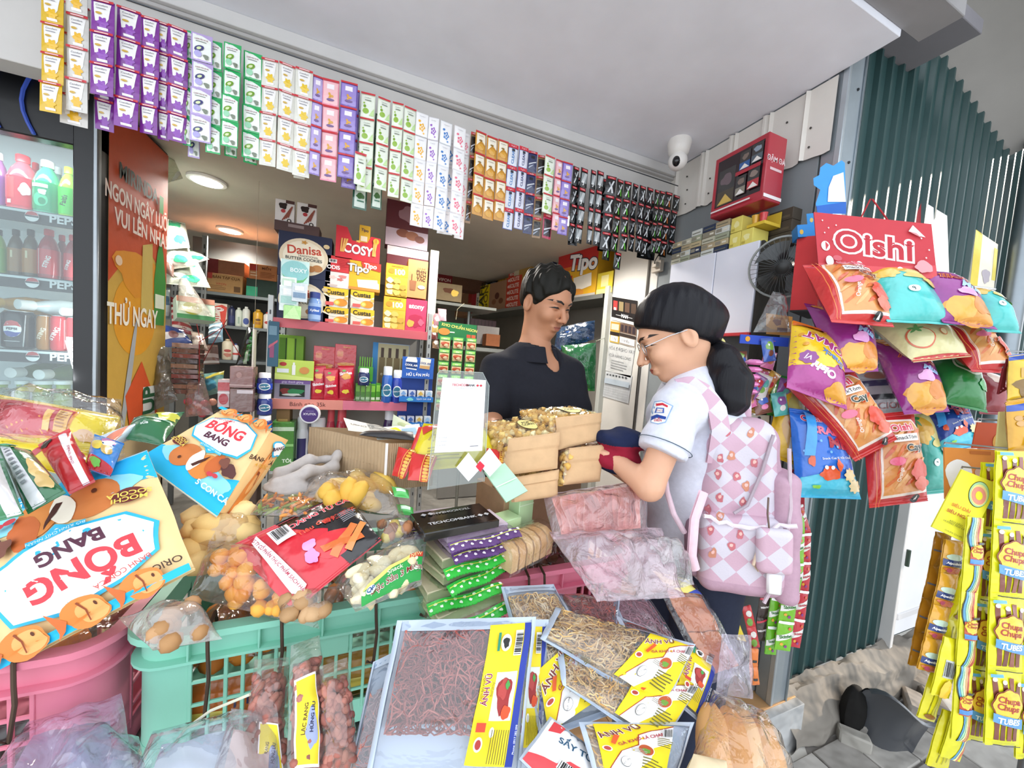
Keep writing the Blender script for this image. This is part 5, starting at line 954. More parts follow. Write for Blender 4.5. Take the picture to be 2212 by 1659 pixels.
for ci,(y,z,h_)in enumerate(((1.085,1.776,.06),(1.035,1.776,.06),(1.085,1.838,.06))):carton('yellow_carton','%s pale yellow carton beside the taupe cigarette cartons'%ordn[ci],y,z,.048,h_,'#dccf6a',[('p',blob(.5,.5,.25,.2,ci+2),'#e8e2a0'),('r',.1,.1,.4,.25,'#b8a84a')])
yc=T('cup_display','open yellow tray with red and yellow cups above the cupboard','display tray',axes((1.36,1.035,1.838),V((0,-1,0)),V((1,0,0)),V((0,0,1))))
MB().box((.03,.045,.006),(.07,.09,.012),m('C','#d8b83a')).build('tray',yc);MB().box((.03,.09,.03),(.07,.004,.06),m('C','#cdb038')).build('back',yc)
for i,c in enumerate(('#d8a83a','#c8383a')):MB().lathe([(.010,.012),(.014,.045),(.015,.047)],m('G',c),12,c=(.015+.03*i,.02,0)).build('cup',yc)
for i in range(3):boxw('cigarette_carton','%s dark brown carton stacked behind the yellow ones'%ordn[i],(1.40,1.00,1.776+i*.045),.09,.07,.044,'#4a4238',[('r',.1,.2,.9,.4,'#5e5446')],cat='cigarette carton',M=axes((1.46,.98,1.776+i*.045),V((0,-1,0)),V((1,0,0)),V((0,0,1))),group='cigarette cartons')
# power outlet
po=PX(1424,577,XR-.0)
ot=T('power_outlet','beige surface power outlet with a plugged cable','outlet',TR(po))
MB().box((-.012,0,0),(.024,.07,.06),m('S','#c2b8aa')).build('socket_box',ot);MB().box((-.034,-.008,.006),(.022,.03,.028),m('S','#cdc4b6')).build('plug',ot)
MB().tube([(-.045,-.01,.01),(-.06,-.03,.02),(-.05,-.05,.06),(-.01,-.07,.10)],.003,m('S','#2a2a2c')).build('cable',ot)
# black fan
fc=P(1692,578,1.30);fn=(EYE+V((-.2,.2,-.2))-fc).normalized()
fa=T('wall_fan','black round fan on the wall behind the red sign box','fan',axes(fc,fn.orthogonal().normalized(),fn.cross(fn.orthogonal().normalized()),fn))
MB().tube([V((.105*math.cos(a),.105*math.sin(a),0))for a in[2*math.pi*i/40 for i in range(41)]],.004,m('S','#8f9492'),6,False).build('rim',fa)
for i in range(36):a=2*math.pi*i/36;MB().tube([V((.02*math.cos(a),.02*math.sin(a),.025)),V((.07*math.cos(a+.1),.07*math.sin(a+.1),.024)),V((.105*math.cos(a+.15),.105*math.sin(a+.15),0))],.0009,m('S','#55595a'),3).build('grille_wire',fa)
for i in range(3):
    a0=2*math.pi*i/3;MB().grid(lambda u,v:V(((.015+.075*v)*math.cos(a0+1.5*u*(.4+.6*v)),(.015+.075*v)*math.sin(a0+1.5*u*(.4+.6*v)),-.01+.02*u)),6,6,m('G','#202426',.3)).build('blade',fa)
MB().lathe([(.03,-.05),(.035,-.03),(.03,.02),(.012,.028)],m('S','#1c1f20'),16).build('hub',fa);MB().tube([(0,0,-.04),(.02,.0,-.16)],.012,m('S','#2a2d2e')).build('bracket',fa)
# clear hanging bag with an orange box, toy bundle, bowl, sheets
bag('carrier_bag','clear carrier bag with an orange box hanging by the curtain',((1672,625,1.20),(1690,630,1.22),(1625,722,1.15),(1708,722,1.15)),.03,film('#e6eaea',.22,.1,.9),[],'plastic bag',seed=6,crimp=False,nu=14,nv=14,wr=.01)
b4=[P(1655,676,1.18),P(1712,684,1.16),P(1655,722,1.18),P(1710,726,1.16)]
bag('orange_box','orange brown picture box inside the clear carrier bag',b4,.006,'#c08a4a',[('p',blob(.4,.6,.15,.15,3),'#6a3a20'),('r',.4,.15,.8,.35,'#5a3a24'),('t','bánh',.45,.8,.2,'#6a4020')],'box','C',crimp=False,seal=.01,wr=0,nu=6,nv=6,flat=.15)
tc_=P(1650,800,1.17)
ty=T('toy_header','blue header card of the hanging toy candy bundle','header card',TR(P(1652,730,1.15)))
ha,hb=P(1600,722,1.15)-P(1652,730,1.15),P(1705,730,1.15)-P(1652,730,1.15);hd=V((0,0,-.028))
MB().prism([(0,0),(1,0),(1,1),(0,1)],lambda x,y,t_:ha+(hb-ha)*x+hd*(1-y)+V((.002,.004,0))*t_,1,m('C','#2f4fb8')).build('card',ty)
MB().prints([('p',ell(.15,.55,.05,.3),'#e0a030'),*[('p',flower(.42+.09*k,.5,.03,5,20,.3),['#e06a9a','#7fd0d8','#e8d04a','#e87a5a'][k])for k in range(4)]],lambda u,v,o=0:ha+(hb-ha)*u+hd*(1-v)-V((.37,.92,0))*(.0006+o),'C',4.5).build('card_print',ty)
rt=random.Random(12)
tn=['pink','red','white','brown','yellow','teal','blue','orange','purple','green'];tcn=['#e07aa8','#b8343a','#e2dcd8','#7a4a3a','#dcb048','#5ab0a8','#4a6ab8','#d88a5a','#8a5a98','#7aa84a']
for i in range(26):
    x,y=rt.uniform(1572,1698),rt.uniform(748,885)
    if x<1600 and y>840:x+=40
    w_,h_=rt.uniform(12,20),rt.uniform(16,28);a=rt.uniform(-.7,.7);dx,dy=math.cos(a),math.sin(a);d=1.12+rt.uniform(0,.06);k=i%10
    c4=[(x-w_*dx-h_*dy*-1*0-h_*-dy,y-w_*dy-h_*dx,d),(x+w_*dx+h_*dy,y+w_*dy-h_*dx,d),(x-w_*dx-h_*dy,y-w_*dy+h_*dx,d-.02),(x+w_*dx-h_*dy,y+w_*dy+h_*dx,d-.02)]
    c4[0]=(x-w_*dx+h_*dy,y-w_*dy-h_*dx,d)
    bag('toy_candy_pack','%s wrapped toy candy, %s of its colour in the hanging bundle'%(tn[k],ordn[i//10]),c4,.012,tcn[k],[('p',blob(.5,.6,.3,.18,i),tcn[(k+3)%10]),('p',ell(.5,.3,.2,.12),tcn[(k+7)%10]),('p',ell(.4,.65,.06,.05),'#ffffff')],'toy candy',nu=7,nv=8,wr=.002,seed=i,group='toy candy bundle')
pt=T('pink_toy_tower','stack of pink ribbed plastic toy pieces in the candy bundle','toy',TR(P(1622,815,1.10)))
for k in range(5):MB().lathe([(.016,0),(.024,.006),(.024,.010),(.014,.016)],m('G','#e58ac0'),8,c=(.002*k,0,-.05+.022*k)).build('ring',pt)
bw=T('metal_bowl','small shiny steel bowl behind the backpack','bowl',TR(P(1617,890,1.25)))
MB().ball((0,0,0),(.022,.022,.02),m('M','#d8dadc',.15),14,10).build('bowl',bw);MB().box((0,.02,-.05),(.10,.05,.06),m('S','#5a6a5e')).build('stand',bw)
# a stool of goods behind the girl
cab=slab('goods_cabinet',(1.30,.95,0),(1.46,1.30,1.0),m('S','#5c645f'),label='grey green low cabinet behind the backpack',cat='cabinet',ch=.006)
for i,(c4,its)in enumerate(([((1618,895,1.2),(1662,897,1.2),(1615,940,1.2),(1660,942,1.2)),[('p',ell(.5,.85,.08,.07),'#55585c'),*bars(.2,.2,.8,.6,n=6),*lines(.2,.65,.8,.75,2,'#8a8c90')]],)):
    bag('paper_notice',['white paper notice behind the backpack','grey printed sheet beside the white notice'][i],c4,.001,['#dcdcdc','#98a2a4'][i],its,'paper','K',crimp=False,seal=.01,nu=4,nv=4,wr=.001)

# ================================================================== snack rack at the post
sgn=pts4((1758,458,1.10),(2012,484,1.0),(1768,574,1.08),(2025,604,.98))
def panel(name,label,c4,th,col,items,cat,holes=None,kind='C',body='board',extra=None):
    tl,tr,bl,br=c4;c=(tl+tr+bl+br)/4;tl,tr,bl,br=[p-c for p in c4];n=(br-tl).cross(tr-bl).normalized()
    if n.dot(EYE-c)<0:n=-n
    t=T(name,label,cat,TR(c));f=lambda u,v,o=0:bl*(1-u)*(1-v)+br*u*(1-v)+tl*(1-u)*v+tr*u*v+n*o
    MB().prism([(0,0),(1,0),(1,1),(0,1)],lambda x,y,t_:f(x,y,-t_),th,m(kind,col)).build(body,t)
    bo=t.children[0]if t.children else t
    if items:MB().prints(items,f,kind,(tr-tl).length/(tl-bl).length,L=.3).build('printed_face',bo)
    return t,f,n,c
oi=[('p',[(0,0),(1,0),(1,.25),(.6,.12),(0,.05)],'#cf5058')]
t_,f_,n_,c_=panel('snack_sign','red hanging board lettered Oishi above the snack bags',sgn,.004,'#c03a44',[*oi,('t','Oishi',.5,.47,.34,'#f0e6e6',-3,.085,.92),('t','Oishi',.5,.47,.34,'#b82f3c',-3,.02,.92),('p',ell(.08,.38,.04,.09),'#f0e4e4'),('p',[(.08,.30),(.11,.40),(.08,.46)],'#c03a44'),*[('p',ell(x,y,.008,.018,4),'#f2dede')for x,y in((.07,.85),(.12,.72),(.08,.62),(.19,.78),(.15,.50),(.9,.7),(.95,.5),(.92,.35))],('p',[(.80,.80),(.84,.92),(.93,.72),(.86,.74)],'#f0e4e4'),('p',[(.80,.80),(.90,.70),(.86,.78)],'#d88a90'),('p',ell(.10,.10,.035,.09),'#f2eaea'),('p',ell(.36,.07,.03,.08),'#f2eaea'),('p',ell(.70,.05,.03,.08),'#f2eaea'),('p',ell(.17,.16,.04,.05),'#c8606a'),('p',blob(.88,.18,.07,.1,4),'#dc9aa0')],'sign')
for a,b in(((1860,470,1.06),(1880,430,1.06)),((1918,476,1.04),(1884,430,1.06))):MB().tube([P(*a)-c_,P(*b)-c_],.002,m('F','#a8343a')).build('string',t_)
# red sign box with blue cartons behind
rb4=[P(1722,512,1.22),P(1775,508,1.15),P(1706,670,1.2),P(1765,668,1.13)]
t_,f_,n_,c_=panel('red_sign_box','plain red box sign side behind the snack board',rb4,.10,'#cf3c40',[],'sign box')
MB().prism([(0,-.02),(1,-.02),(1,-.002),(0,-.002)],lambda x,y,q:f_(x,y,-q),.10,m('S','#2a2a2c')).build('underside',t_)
bl4=lambda a,b,c,d,dd:[P(a,b,dd),P(c,b-3,dd-.02),P(a+2,d,dd),P(c,d-2,dd-.02)]
panel('blue_carton','lower light blue milk carton above the red sign box',bl4(1722,486,1765,512,1.20),.06,'#2f86cf',[('p',ell(.2,.4,.1,.2),'#d8b04a')],'carton');panel('blue_carton','upper light blue milk carton above the red sign box',bl4(1742,462,1768,486,1.20),.06,'#3a92d8',[('p',ell(.4,.4,.15,.2),'#d8c06a')],'carton')
cx=P(1790,430,1.20);cw=T('milk_cutout','blue cut-out advertising board on top of the milk cartons','cutout',TR(cx))
ol=[(1766,462),(1762,440),(1772,410),(1758,400),(1757,385),(1770,378),(1772,362),(1785,352),(1800,358),(1818,346),(1825,352),(1828,462)]
nn=(EYE-cx).normalized()
MB().prism([(a/1000,-b/1000)for a,b in ol],lambda x,y,q:P(x*1000,-y*1000,1.20)-cx-nn*q,.006,m('C','#3f93dc')).build('board',cw)
MB().prism([(1.766,-.462),(1.764,-.445),(1.828,-.436),(1.828,-.462)],lambda x,y,q:P(x*1000,-y*1000,1.198)-cx-nn*q,.004,m('C','#2a62b8')).build('band',cw)
MB().prism([(a/1000,-b/1000)for a,b in[(1788,436),(1790,405),(1800,380),(1822,372),(1827,436)]],lambda x,y,q:P(x*1000,-y*1000,1.198)-cx-nn*q,.003,m('C','#e6eaee')).build('pale_panel',cw)
def prawn(flip=False):
    return[('p',[(.16,.08),(.96,.10),(.97,.80),(.86,.90),(.22,.92),(.16,.80)],'#f4e6dc'),('p',[(.19,.11),(.94,.13),(.94,.79),(.85,.88),(.24,.89),(.19,.79)],'#e09a5a'),*[('p',blob(.3+.17*(k%4),.25+.16*(k//4),.13,.022,k+2,.2,14,.5+.4*nz(k*3.3)),['#d9733a','#e8b070','#cf5a30'][k%3])for k in range(16)],
      ('p',blob(.75,.35,.18,.10,4),'#d84a34'),('p',blob(.80,.20,.14,.07,8),'#e0664a'),('r',.36,.66,.84,.74,'#f6f2ec'),('t','SnackTôm',.6,.70,.105,'#22262c',0,.01),('t','Cay',.68,.585,.19,'#f6efe0',0,.07),('t','Cay',.68,.585,.19,'#1c2a1c',0,.03),('t','Oishi',.55,.81,.2,'#f6eaea',0,.09),('t','Oishi',.55,.81,.2,'#d8405a',0,.03),('p',ell(.36,.46,.13,.045),'#e86a8a'),('t','Orange',.38,.32,.09,'#f4ece4',80,.01),('p',ell(.70,.055,.07,.045),'#1a1a1c'),('p',[(.68,.04),(.71,.09),(.73,.04)],'#f0f0f0'),*[('r',x,.0,x+.008,.95,'#ec8a4a')for x in(.05,.10)]]
potato=[('p',blob(.55,.15,.42,.16,3),'#e09a3a'),('p',blob(.35,.18,.24,.13,5),'#eab04c'),('p',blob(.7,.22,.2,.1,9),'#d8842c'),('p',blob(.3,.9,.3,.10,2),'#e4a044'),('t','Pillows',.5,.60,.24,'#e87a3a',-28,.05),('t','Pillows',.5,.60,.24,'#8a2a5a',-28,.0),('t','Mua',.62,.44,.2,'#9fc4f0',-24,.04),('p',blob(.5,.36,.16,.06,6),'#e6a8dc')]
pine=[('p',[(0,.55),(.3,.75),(.55,.62),(1,.70),(1,1),(0,1)],'#d8cf8a'),('p',blob(.30,.80,.24,.12,4),'#dcab3c'),('p',blob(.25,.68,.14,.08,7),'#e8c060'),('p',blob(.6,.60,.2,.05,5),'#d8c878'),('p',flower(.15,.92,.12,7,28,.5),'#3f8a4a'),('p',ell(.42,.38,.09,.045),'#e6f2f0'),('t','9',.42,.38,.1,'#2a4a4a',30,.02),('p',blob(.8,.5,.14,.06,3),'#e0c860')]
pizza=[('r',0,0,1,.06,'#c8383a'),('p',blob(.55,.70,.42,.20,3),'#d8935a'),('p',blob(.4,.78,.25,.10,5),'#c8603a'),('p',blob(.7,.6,.2,.08,8),'#e0a868'),('p',ell(.25,.30,.17,.17),'#d86a4a'),('p',ell(.25,.30,.15,.15),'#e4dca8'),('p',flower(.25,.44,.07,5,20,.5),'#6a9a5a'),('p',ell(.58,.33,.05,.06),'#d87a4a'),('p',ell(.58,.33,.04,.05),'#e4dca8')]
tomat=[('r',0,0,1,.36,'#a83a8a'),('p',[(0,.30),(.6,.36),(.7,.44),(1,.40),(1,1),(0,1)],'#eac22a'),('p',blob(.75,.12,.22,.10,4),'#e0a040'),('t','Oishi',.45,.30,.19,'#f4eaf2',158,.05),('t','Snack',.62,.50,.2,'#5a8ad0',158,.03),('t','TOMAT',.58,.68,.26,'#f6eef4',158,.08),('t','TOMAT',.58,.68,.26,'#a83a7a',158,.03),('p',flower(.20,.42,.12,7,28,.1),'#8a3a8a'),('t','Vị',.20,.42,.12,'#f6eaf6',158,.02),*[('p',ell(x,y,.05,.025,12,.4),'#d8982a')for x,y in((.15,.6),(.3,.8),(.1,.75),(.6,.9))],('r',0,.92,1,1,'#d8702a')]
crab=[('r',0,0,1,.22,'#3fb8d8'),('p',[(0,.2),(.3,.26),(.6,.2),(1,.27),(1,.1),(0,.1)],'#52c4e0'),('t','Oishi',.34,.88,.17,'#f6eef4',0,.07),('t','Oishi',.34,.88,.17,'#c8304a',0,.03),('t','CRAB',.50,.74,.2,'#e06a8a',-5,.05),('t','ME',.68,.60,.28,'#a82438',-5,.05),('t','Snack Cua Vị Xốt Chua',.62,.44,.055,'#f2f2e0',6,.01),('p',blob(.45,.27,.17,.07,4),'#e05a34'),('p',blob(.20,.40,.05,.06,6),'#e0603a'),('p',blob(.62,.36,.05,.06,8),'#e0603a'),('p',ell(.40,.33,.03,.022),'#f6f6f6'),('p',ell(.5,.33,.03,.022),'#f6f6f6'),('p',flower(.80,.26,.10,8,30,.18),'#e4c890'),('p',flower(.88,.14,.10,8,30,.18),'#e8d0a0'),('p',blob(.25,.12,.07,.02,2),'#8ad04a'),*[('p',ell(.1+.13*k,.5+.06*(k%3),.02,.015),'#6ab0ee')for k in range(5)],('p',[(.08,.45),(.22,.45),(.42,.95),(.25,.97)],'#3fa0e8')]
green=[('p',ell(.55,.62,.26,.22),'#cfe8cc'),('p',ell(.55,.62,.23,.19),'#2a8a44'),('p',ell(.46,.66,.12,.12),'#9fd0a0'),('p',ell(.64,.60,.12,.12),'#b0dab0'),('p',blob(.75,.3,.16,.08,4),'#4aa85a')]
noodle=[('p',blob(.65,.55,.5,.42,4,.1),'#c89a5a'),('p',blob(.6,.75,.3,.16,6),'#a8a05a'),('p',blob(.6,.48,.3,.14,8),'#b0603a'),('p',[(.45,.12),(.95,.2),(.92,.36),(.42,.3)],'#d8d8d2'),*lines(.5,.16,.9,.32,4,'#8a8a88')]
gray=[('t','TATER',.5,.85,.22,'#55585c',0,.03),('p',ell(.5,.72,.25,.06),'#b0806a'),('r',0,.55,1,.64,'#4a4868'),('r',.1,.34,.7,.42,'#3a3a40'),('t','CION',.6,.24,.2,'#9a4a4a')]
RB=[('prawn','red prawn snack bag at the top left of the rack','#cb2f2f',prawn(),((1745,578,1.10),(1858,574,1.08),(1800,690,.98),(1920,700,.96)),.035),
 ('pine','teal pineapple snack bag at the top middle of the rack','#4fc0bc',pine,((1858,582,1.08),(1950,586,1.06),(1920,690,.96),(2056,696,.95)),.035),
 ('potato','purple potato pillow snack bag at the top right of the rack','#93358a',potato,((1938,584,1.06),(2042,600,1.04),(2038,692,.95),(2142,706,.93)),.035),
 ('pine','teal pineapple snack bag at the far right of the top row','#4fc0bc',pine,((2056,622,1.03),(2128,640,1.02),(2132,712,.94),(2198,716,.92)),.03),
 ('potato','purple potato pillow bag hanging under the top left prawn bag','#93358a',potato,((1748,662,1.14),(1868,684,1.12),(1815,798,1.02),(1890,796,1.0)),.035),
 ('pizza','cream snack bag with tomato outline in the middle of the rack','#dfd8a0',pizza,((1875,690,1.12),(2008,688,1.10),(1975,778,1.0),(2086,766,.98)),.035),
 ('prawn','red prawn snack bag at the right of the second row','#c42c30',prawn(),((2012,694,1.10),(2098,700,1.08),(2100,798,.99),(2183,802,.97)),.035),
 ('potato','purple potato pillow bag in the third row','#93358a',potato,((1888,738,1.15),(1985,746,1.13),(1955,888,1.03),(2042,882,1.0)),.035),
 ('green','dark green snack bag in the third row','#1f7a38',green,((1985,776,1.14),(2086,774,1.12),(2046,868,1.03),(2126,886,1.01)),.04),
 ('tomat','yellow and purple tomato snack bag hanging upside down','#a83a8a',tomat,((1716,702,1.10),(1802,730,1.08),(1706,832,1.02),(1822,876,1.0)),.03),
 ('prawn','red prawn snack bag hanging tilted below the tomato bag','#cb2f2f',prawn(),((1712,836,1.12),(1838,800,1.08),(1846,988,1.02),(1926,944,1.0)),.03),
 ('crab','blue crab snack bag hanging lowest on the left','#2a6fd0',crab,((1712,890,1.10),(1800,902,1.09),(1727,1066,1.04),(1850,1070,1.02)),.028),
 ('prawn','red prawn snack bag hanging lowest in the middle','#cb2f2f',prawn(),((1870,906,1.08),(1968,896,1.06),(1884,1088,1.02),(1996,1074,1.0)),.025),
 ('pine','teal pineapple snack bag hanging low behind the prawn bag','#3fa89c',pine,((1962,902,1.12),(2012,888,1.12),(1985,1062,1.08),(2042,1056,1.07)),.025),
 ('crab','dark blue crab snack bag on the right of the rack','#24479a',crab,((1985,890,1.14),(2072,852,1.12),(2040,972,1.06),(2112,958,1.04)),.03),
 ('dark','dark red snack bag at the right edge of the rack','#8a3038',[('p',blob(.5,.7,.3,.16,2),'#d8c0b4')],((2095,800,1.16),(2150,812,1.15),(2118,890,1.10),(2176,892,1.08)),.03),
 ('noodle','yellow instant noodle bag hanging left of the crab bag','#dcae24',noodle,((1688,838,1.16),(1732,850,1.15),(1658,976,1.12),(1736,1004,1.10)),.022),
 ('green','crumpled green snack bag left of the noodle bag','#2f8a3c',[('p',blob(.5,.5,.3,.2,5),'#5aa84a')],((1676,812,1.19),(1716,822,1.18),(1660,892,1.16),(1698,902,1.15)),.02),
 ('gray','grey paper snack bag hanging behind the coloured bags','#b4b4b8',gray,((1832,785,1.22),(1905,782,1.20),(1850,910,1.18),(1965,902,1.16)),.025)]
for i,(nm,lab,col,its,c4,th)in enumerate(RB):
    mx,my=sum(q[0]for q in c4)/4,sum(q[1]for q in c4)/4;c4=[(mx+(q[0]-mx)*1.13,my+(q[1]-my)*1.10,q[2])for q in c4]
    bag('snack_bag',lab,c4,th*1.45,col,its,seed=i+2,group='rack snack bags',wr=.004)
rk_=T('bag_rack','white wire rack carrying the snack bags','rack',TR((0,0,0)))
for a,b in((P(1745,575,1.16),P(2150,625,1.06)),(P(1745,660,1.2),P(2120,690,1.14)),(P(1700,835,1.2),P(2090,860,1.16)),(P(1800,560,1.17),P(1800,910,1.2)),(P(2060,590,1.1),P(2060,890,1.17))):MB().tube([a,b],.003,m('M','#c8ccce')).build('rod',rk_)
for p,q in((P(1800,700,1.19),V((1.56,.836,0))),(P(1800,880,1.2),V((1.57,.836,0)))):MB().tube([p,V((q.x,q.y,p.z))],.003,m('M','#c8ccce')).build('arm',rk_)
# skittles strips hanging low at the post
def strip(name,label,pts,wpx,n,d,col,items,cat='candy strip',sag=0,back=None,kind='P'):
    """strip of n joined packs following a pixel path at depth d"""
    P3=[P(x,y,d+(k*.0))for k,(x,y)in enumerate(pts)];L=[0]
    for a,b in zip(P3[:-1],P3[1:]):L.append(L[-1]+(b-a).length)
    def at(s):
        s*=L[-1]
        for i in range(len(P3)-1):
            if s<=L[i+1]+1e-9:return P3[i].lerp(P3[i+1],(s-L[i])/max(1e-9,L[i+1]-L[i]))
        return P3[-1]
    hw=wpx/2/F*d;t=T(name,label,cat,TR(P3[0]),None);right=RT
    for k in range(n):
        def sf(u,v,o=0,k=k):
            s=(k+1-v)/n;c=at(s);dr=(at(min(1,s+.02))-at(max(0,s-.02))).normalized();rt=(right-dr*right.dot(dr)).normalized();nn=rt.cross(-dr).normalized()
            if nn.dot(EYE-c)<0:nn=-nn
            pf=.006*max(0,math.sin(math.pi*u))**.6*max(0,math.sin(math.pi*v))**.5
            return c-P3[0]+rt*(hw*(2*u-1))+nn*(pf+o+.0015*nz(u*5+k,v*6))
        b=MB().grid(sf,8,10,m(kind,col)).grid(lambda u,v:sf(u,v,-.003),8,10,m(kind,back or col),flip=True)
        if items:b.prints(items,sf,kind,2*hw/(L[-1]/n),L=.2)
        b.build('pack',t,smooth=70)
    return t
sk=lambda c:[('p',[(0,.30),(1,.52),(1,.72),(0,.50)],'#f2f0ee'),('t','Skittles',.5,.51,.27,c,13,.04),('p',ell(.3,.24,.1,.05),'#e8a83a'),('p',ell(.7,.78,.1,.05),'#e06a3a'),('p',ell(.55,.18,.1,.05),'#8a3a8a'),('r',0,.92,1,1,'#ffffff22'[:7])]
c4=pts4((1684,1014,1.14),(1738,1016,1.14),(1690,1100,1.14),(1738,1102,1.14))
panel('skittles_card','red hanger card lettered Skittles trái cây',c4,.004,'#b02034',[('t','Skittles',.45,.62,.26,'#f4eaea',4,.03),('p',ell(.5,.42,.1,.05),'#d86a3a'),('t','TRÁI CÂY',.5,.22,.15,'#e8b83a',0,.02),('r',.4,.04,.9,.12,'#8a8c90'),('p',blob(.75,.92,.2,.08,3),'#3a5a9a')],'card')
strip('skittles_strip','long lime green skittles strip beside the steel post',[(1705,1092),(1722,1130),(1718,1240),(1700,1330),(1690,1405)],34,5,1.10,'#7cc42a',sk('#2a7a2a'))
strip('skittles_strip','red skittles strip hugging the steel post',[(1722,1092),(1740,1150),(1738,1250),(1728,1330),(1716,1398)],24,5,1.13,'#c8283c',sk('#b8203a'))
strip('skittles_strip','short lime green skittles strip left of the long one',[(1676,1230),(1678,1290),(1670,1350),(1664,1414)],24,3,1.12,'#6fb82a',sk('#2a7a2a'))
strip('candy_strip','dark brown candy strip under the backpack',[(1655,1285),(1648,1330),(1642,1385)],24,2,1.13,'#3a2a2a',[('t','MENTOS',.5,.5,.2,'#f0ecec',15,.04),('p',[(0,.75),(1,.95),(1,1),(0,.85)],'#c8304a')])
strip('candy_strip','red candy strip with green beads under the backpack',[(1612,1310),(1622,1350),(1632,1400)],20,2,1.12,'#c8323a',[('p',ell(.4,.3,.3,.2),'#7aa84a'),('p',ell(.5,.7,.3,.14),'#e6e0dc')])
strip('orange_candy','orange carrot-like candy packs dangling at the bottom of the strips',[(1630,1402),(1628,1440),(1632,1480)],18,2,1.10,'#e07a34',[('r',.2,.3,.7,.45,'#3a3a3a')])
bag('yellow_snack_bag','yellow snack bag with dark marks under the backpack',((1535,1288,1.12),(1580,1300,1.12),(1548,1372,1.1),(1612,1386,1.1)),.02,'#dcc420',[('p',blob(.3,.7,.12,.08,2),'#3a3420'),('p',blob(.55,.4,.1,.06,4),'#3a3420'),('t','X',.4,.6,.2,'#4a4020')],seed=3)
MB().tube([P(1700,1000,1.17),P(1712,1012,1.14)],.0015,m('M','#9a9c9e')).tube([P(1700,1000,1.17),V((1.56,.836,P(1700,1000,1.17).z))],.003,m('M','#c8ccce')).build('strip_hook',label='wire hook holding the skittles card on the post',cat='hook')

# ================================================================== candy strips hanging on the street side, far right
DQ=.78
cw_=[('p',[(x,y)for x,y in[(.5+.22*math.sin(v*6.3)-.26,v)for v in[i/12 for i in range(13)]]]+[(.5+.22*math.sin(v*6.3)+.26,v)for v in[1-i/12 for i in range(13)]],'#3a3a2a')]
def wave(o0,o1,c):return('p',[(.5+.20*math.sin(v*6.3)+o0,v)for v in[i/12 for i in range(13)]]+[(.5+.20*math.sin(v*6.3)+o1,v)for v in[1-i/12 for i in range(13)]],c)
rain=cw_+[wave(-.23,-.13,'#5a9ac0'),wave(-.13,-.03,'#9fd8b0'),wave(-.03,.06,'#ece8a8'),wave(.06,.14,'#e8a070'),wave(.14,.24,'#b84a34'),('r',.12,.38,.9,.62,'#b84a2c'),('p',flower(.5,.56,.36,8,32,.06,.25),'#eac43a'),('t','Chupa\nChups',.5,.585,.22,'#a8342c',0,.03),('r',.1,.40,.9,.46,'#4a8ac8'),('r',.45,.66,.95,.69,'#2a2a2a')]
tube=[*[('p',[(a-.065,t_),(a+.065,t_),(b_+.065,.09),(b_-.065,.09)],c)for a,b_,t_,c in((.17,.27,.91,'#7a3f34'),(.45,.42,.88,'#6a342c'),(.64,.60,.93,'#8a4a3c'),(.84,.76,.86,'#743a30'))],('p',ell(.16,.91,.07,.03),'#e8d0c8'),('p',ell(.42,.88,.07,.03),'#e8d0c8'),('p',ell(.84,.86,.07,.03),'#e8d0c8'),('p',flower(.5,.58,.44,8,40,.05,.5),'#8a3a24'),('p',flower(.5,.58,.41,8,40,.05,.5),'#eec43c'),('t','Chupa\nChups',.5,.60,.24,'#a8342c',-8,.03),('p',[(.08,.36),(.92,.26),(.92,.40),(.08,.48)],'#5a9ad0'),('t','TUBES',.5,.375,.22,'#e4f0fa',-6,.04),('r',.0,.95,.36,.99,'#5aa8d8'),('p',[(.1,.06),(.9,.03),(.9,.015),(.1,.045)],'#3a3a2a')]
alp=[('r',0,.60,1,1,'#d8a030'),('p',ell(.5,.52,.42,.10),'#c8e0d0'),('r',0,.24,1,.44,'#2a3f7a'),('t','Alpenliebe',.5,.34,.18,'#f2f2f6',0,.04),('p',blob(.5,.12,.4,.10,3),'#c86a4a'),('p',ell(.3,.12,.12,.06),'#b04a6a')]
strip('caramel_strip','amber see-through back of a caramel candy strip',[(2040,1152),(2022,1250),(2000,1340),(1980,1440)],34,4,DQ+.03,'#a8741f',[('r',0,.45,1,.5,'#5a6068')])
strip('caramel_strip','caramel candy strip with blue name bands',[(2062,1168),(2048,1260),(2028,1340),(2002,1450)],40,4,DQ+.0,'#cf9a2c',alp)
yb_=[('r',.3,.1,.34,.9,'#8a861a'),('r',.5,.1,.53,.9,'#8a861a'),('r',.66,.15,.69,.8,'#8a861a')]
strip('sour_belt_strip','plain yellow back of a sour belt strip reaching lowest left',[(2096,1235),(2066,1340),(2034,1450),(2000,1555)],38,3,DQ,'#d8d020',yb_+[('p',ell(.5,.1,.3,.05),'#8a5a1a')])
strip('sour_belt_strip','narrow yellow strip with a barcode beside the rainbow strip',[(2060,1380),(2046,1440),(2030,1505)],40,1,DQ-.02,'#dcd422',[('r',.2,.35,.8,.65,'#b8bcb8'),*bars(.24,.38,.76,.62,n=7),('p',flower(.5,.15,.25,8,24,.06),'#e8c03a')])
strip('sour_belt_strip','yellow strip printed with a rainbow belt wave',[(2108,1118),(2098,1240),(2090,1350),(2082,1470),(2072,1600)],36,3,DQ-.03,'#dcd824',rain)
strip('sour_belt_strip','second rainbow belt strip half behind the first',[(2098,1480),(2076,1560),(2052,1640)],44,1,DQ+.01,'#d8d422',[wave(.0,.1,'#5a9ac0'),wave(.1,.2,'#ece8a8'),wave(.2,.3,'#c86a44')])
strip('sour_belt_strip','yellow back side of a strip at the bottom edge',[(2060,1540),(2040,1600),(2024,1659)],46,1,DQ+.02,'#d4cc20',yb_)
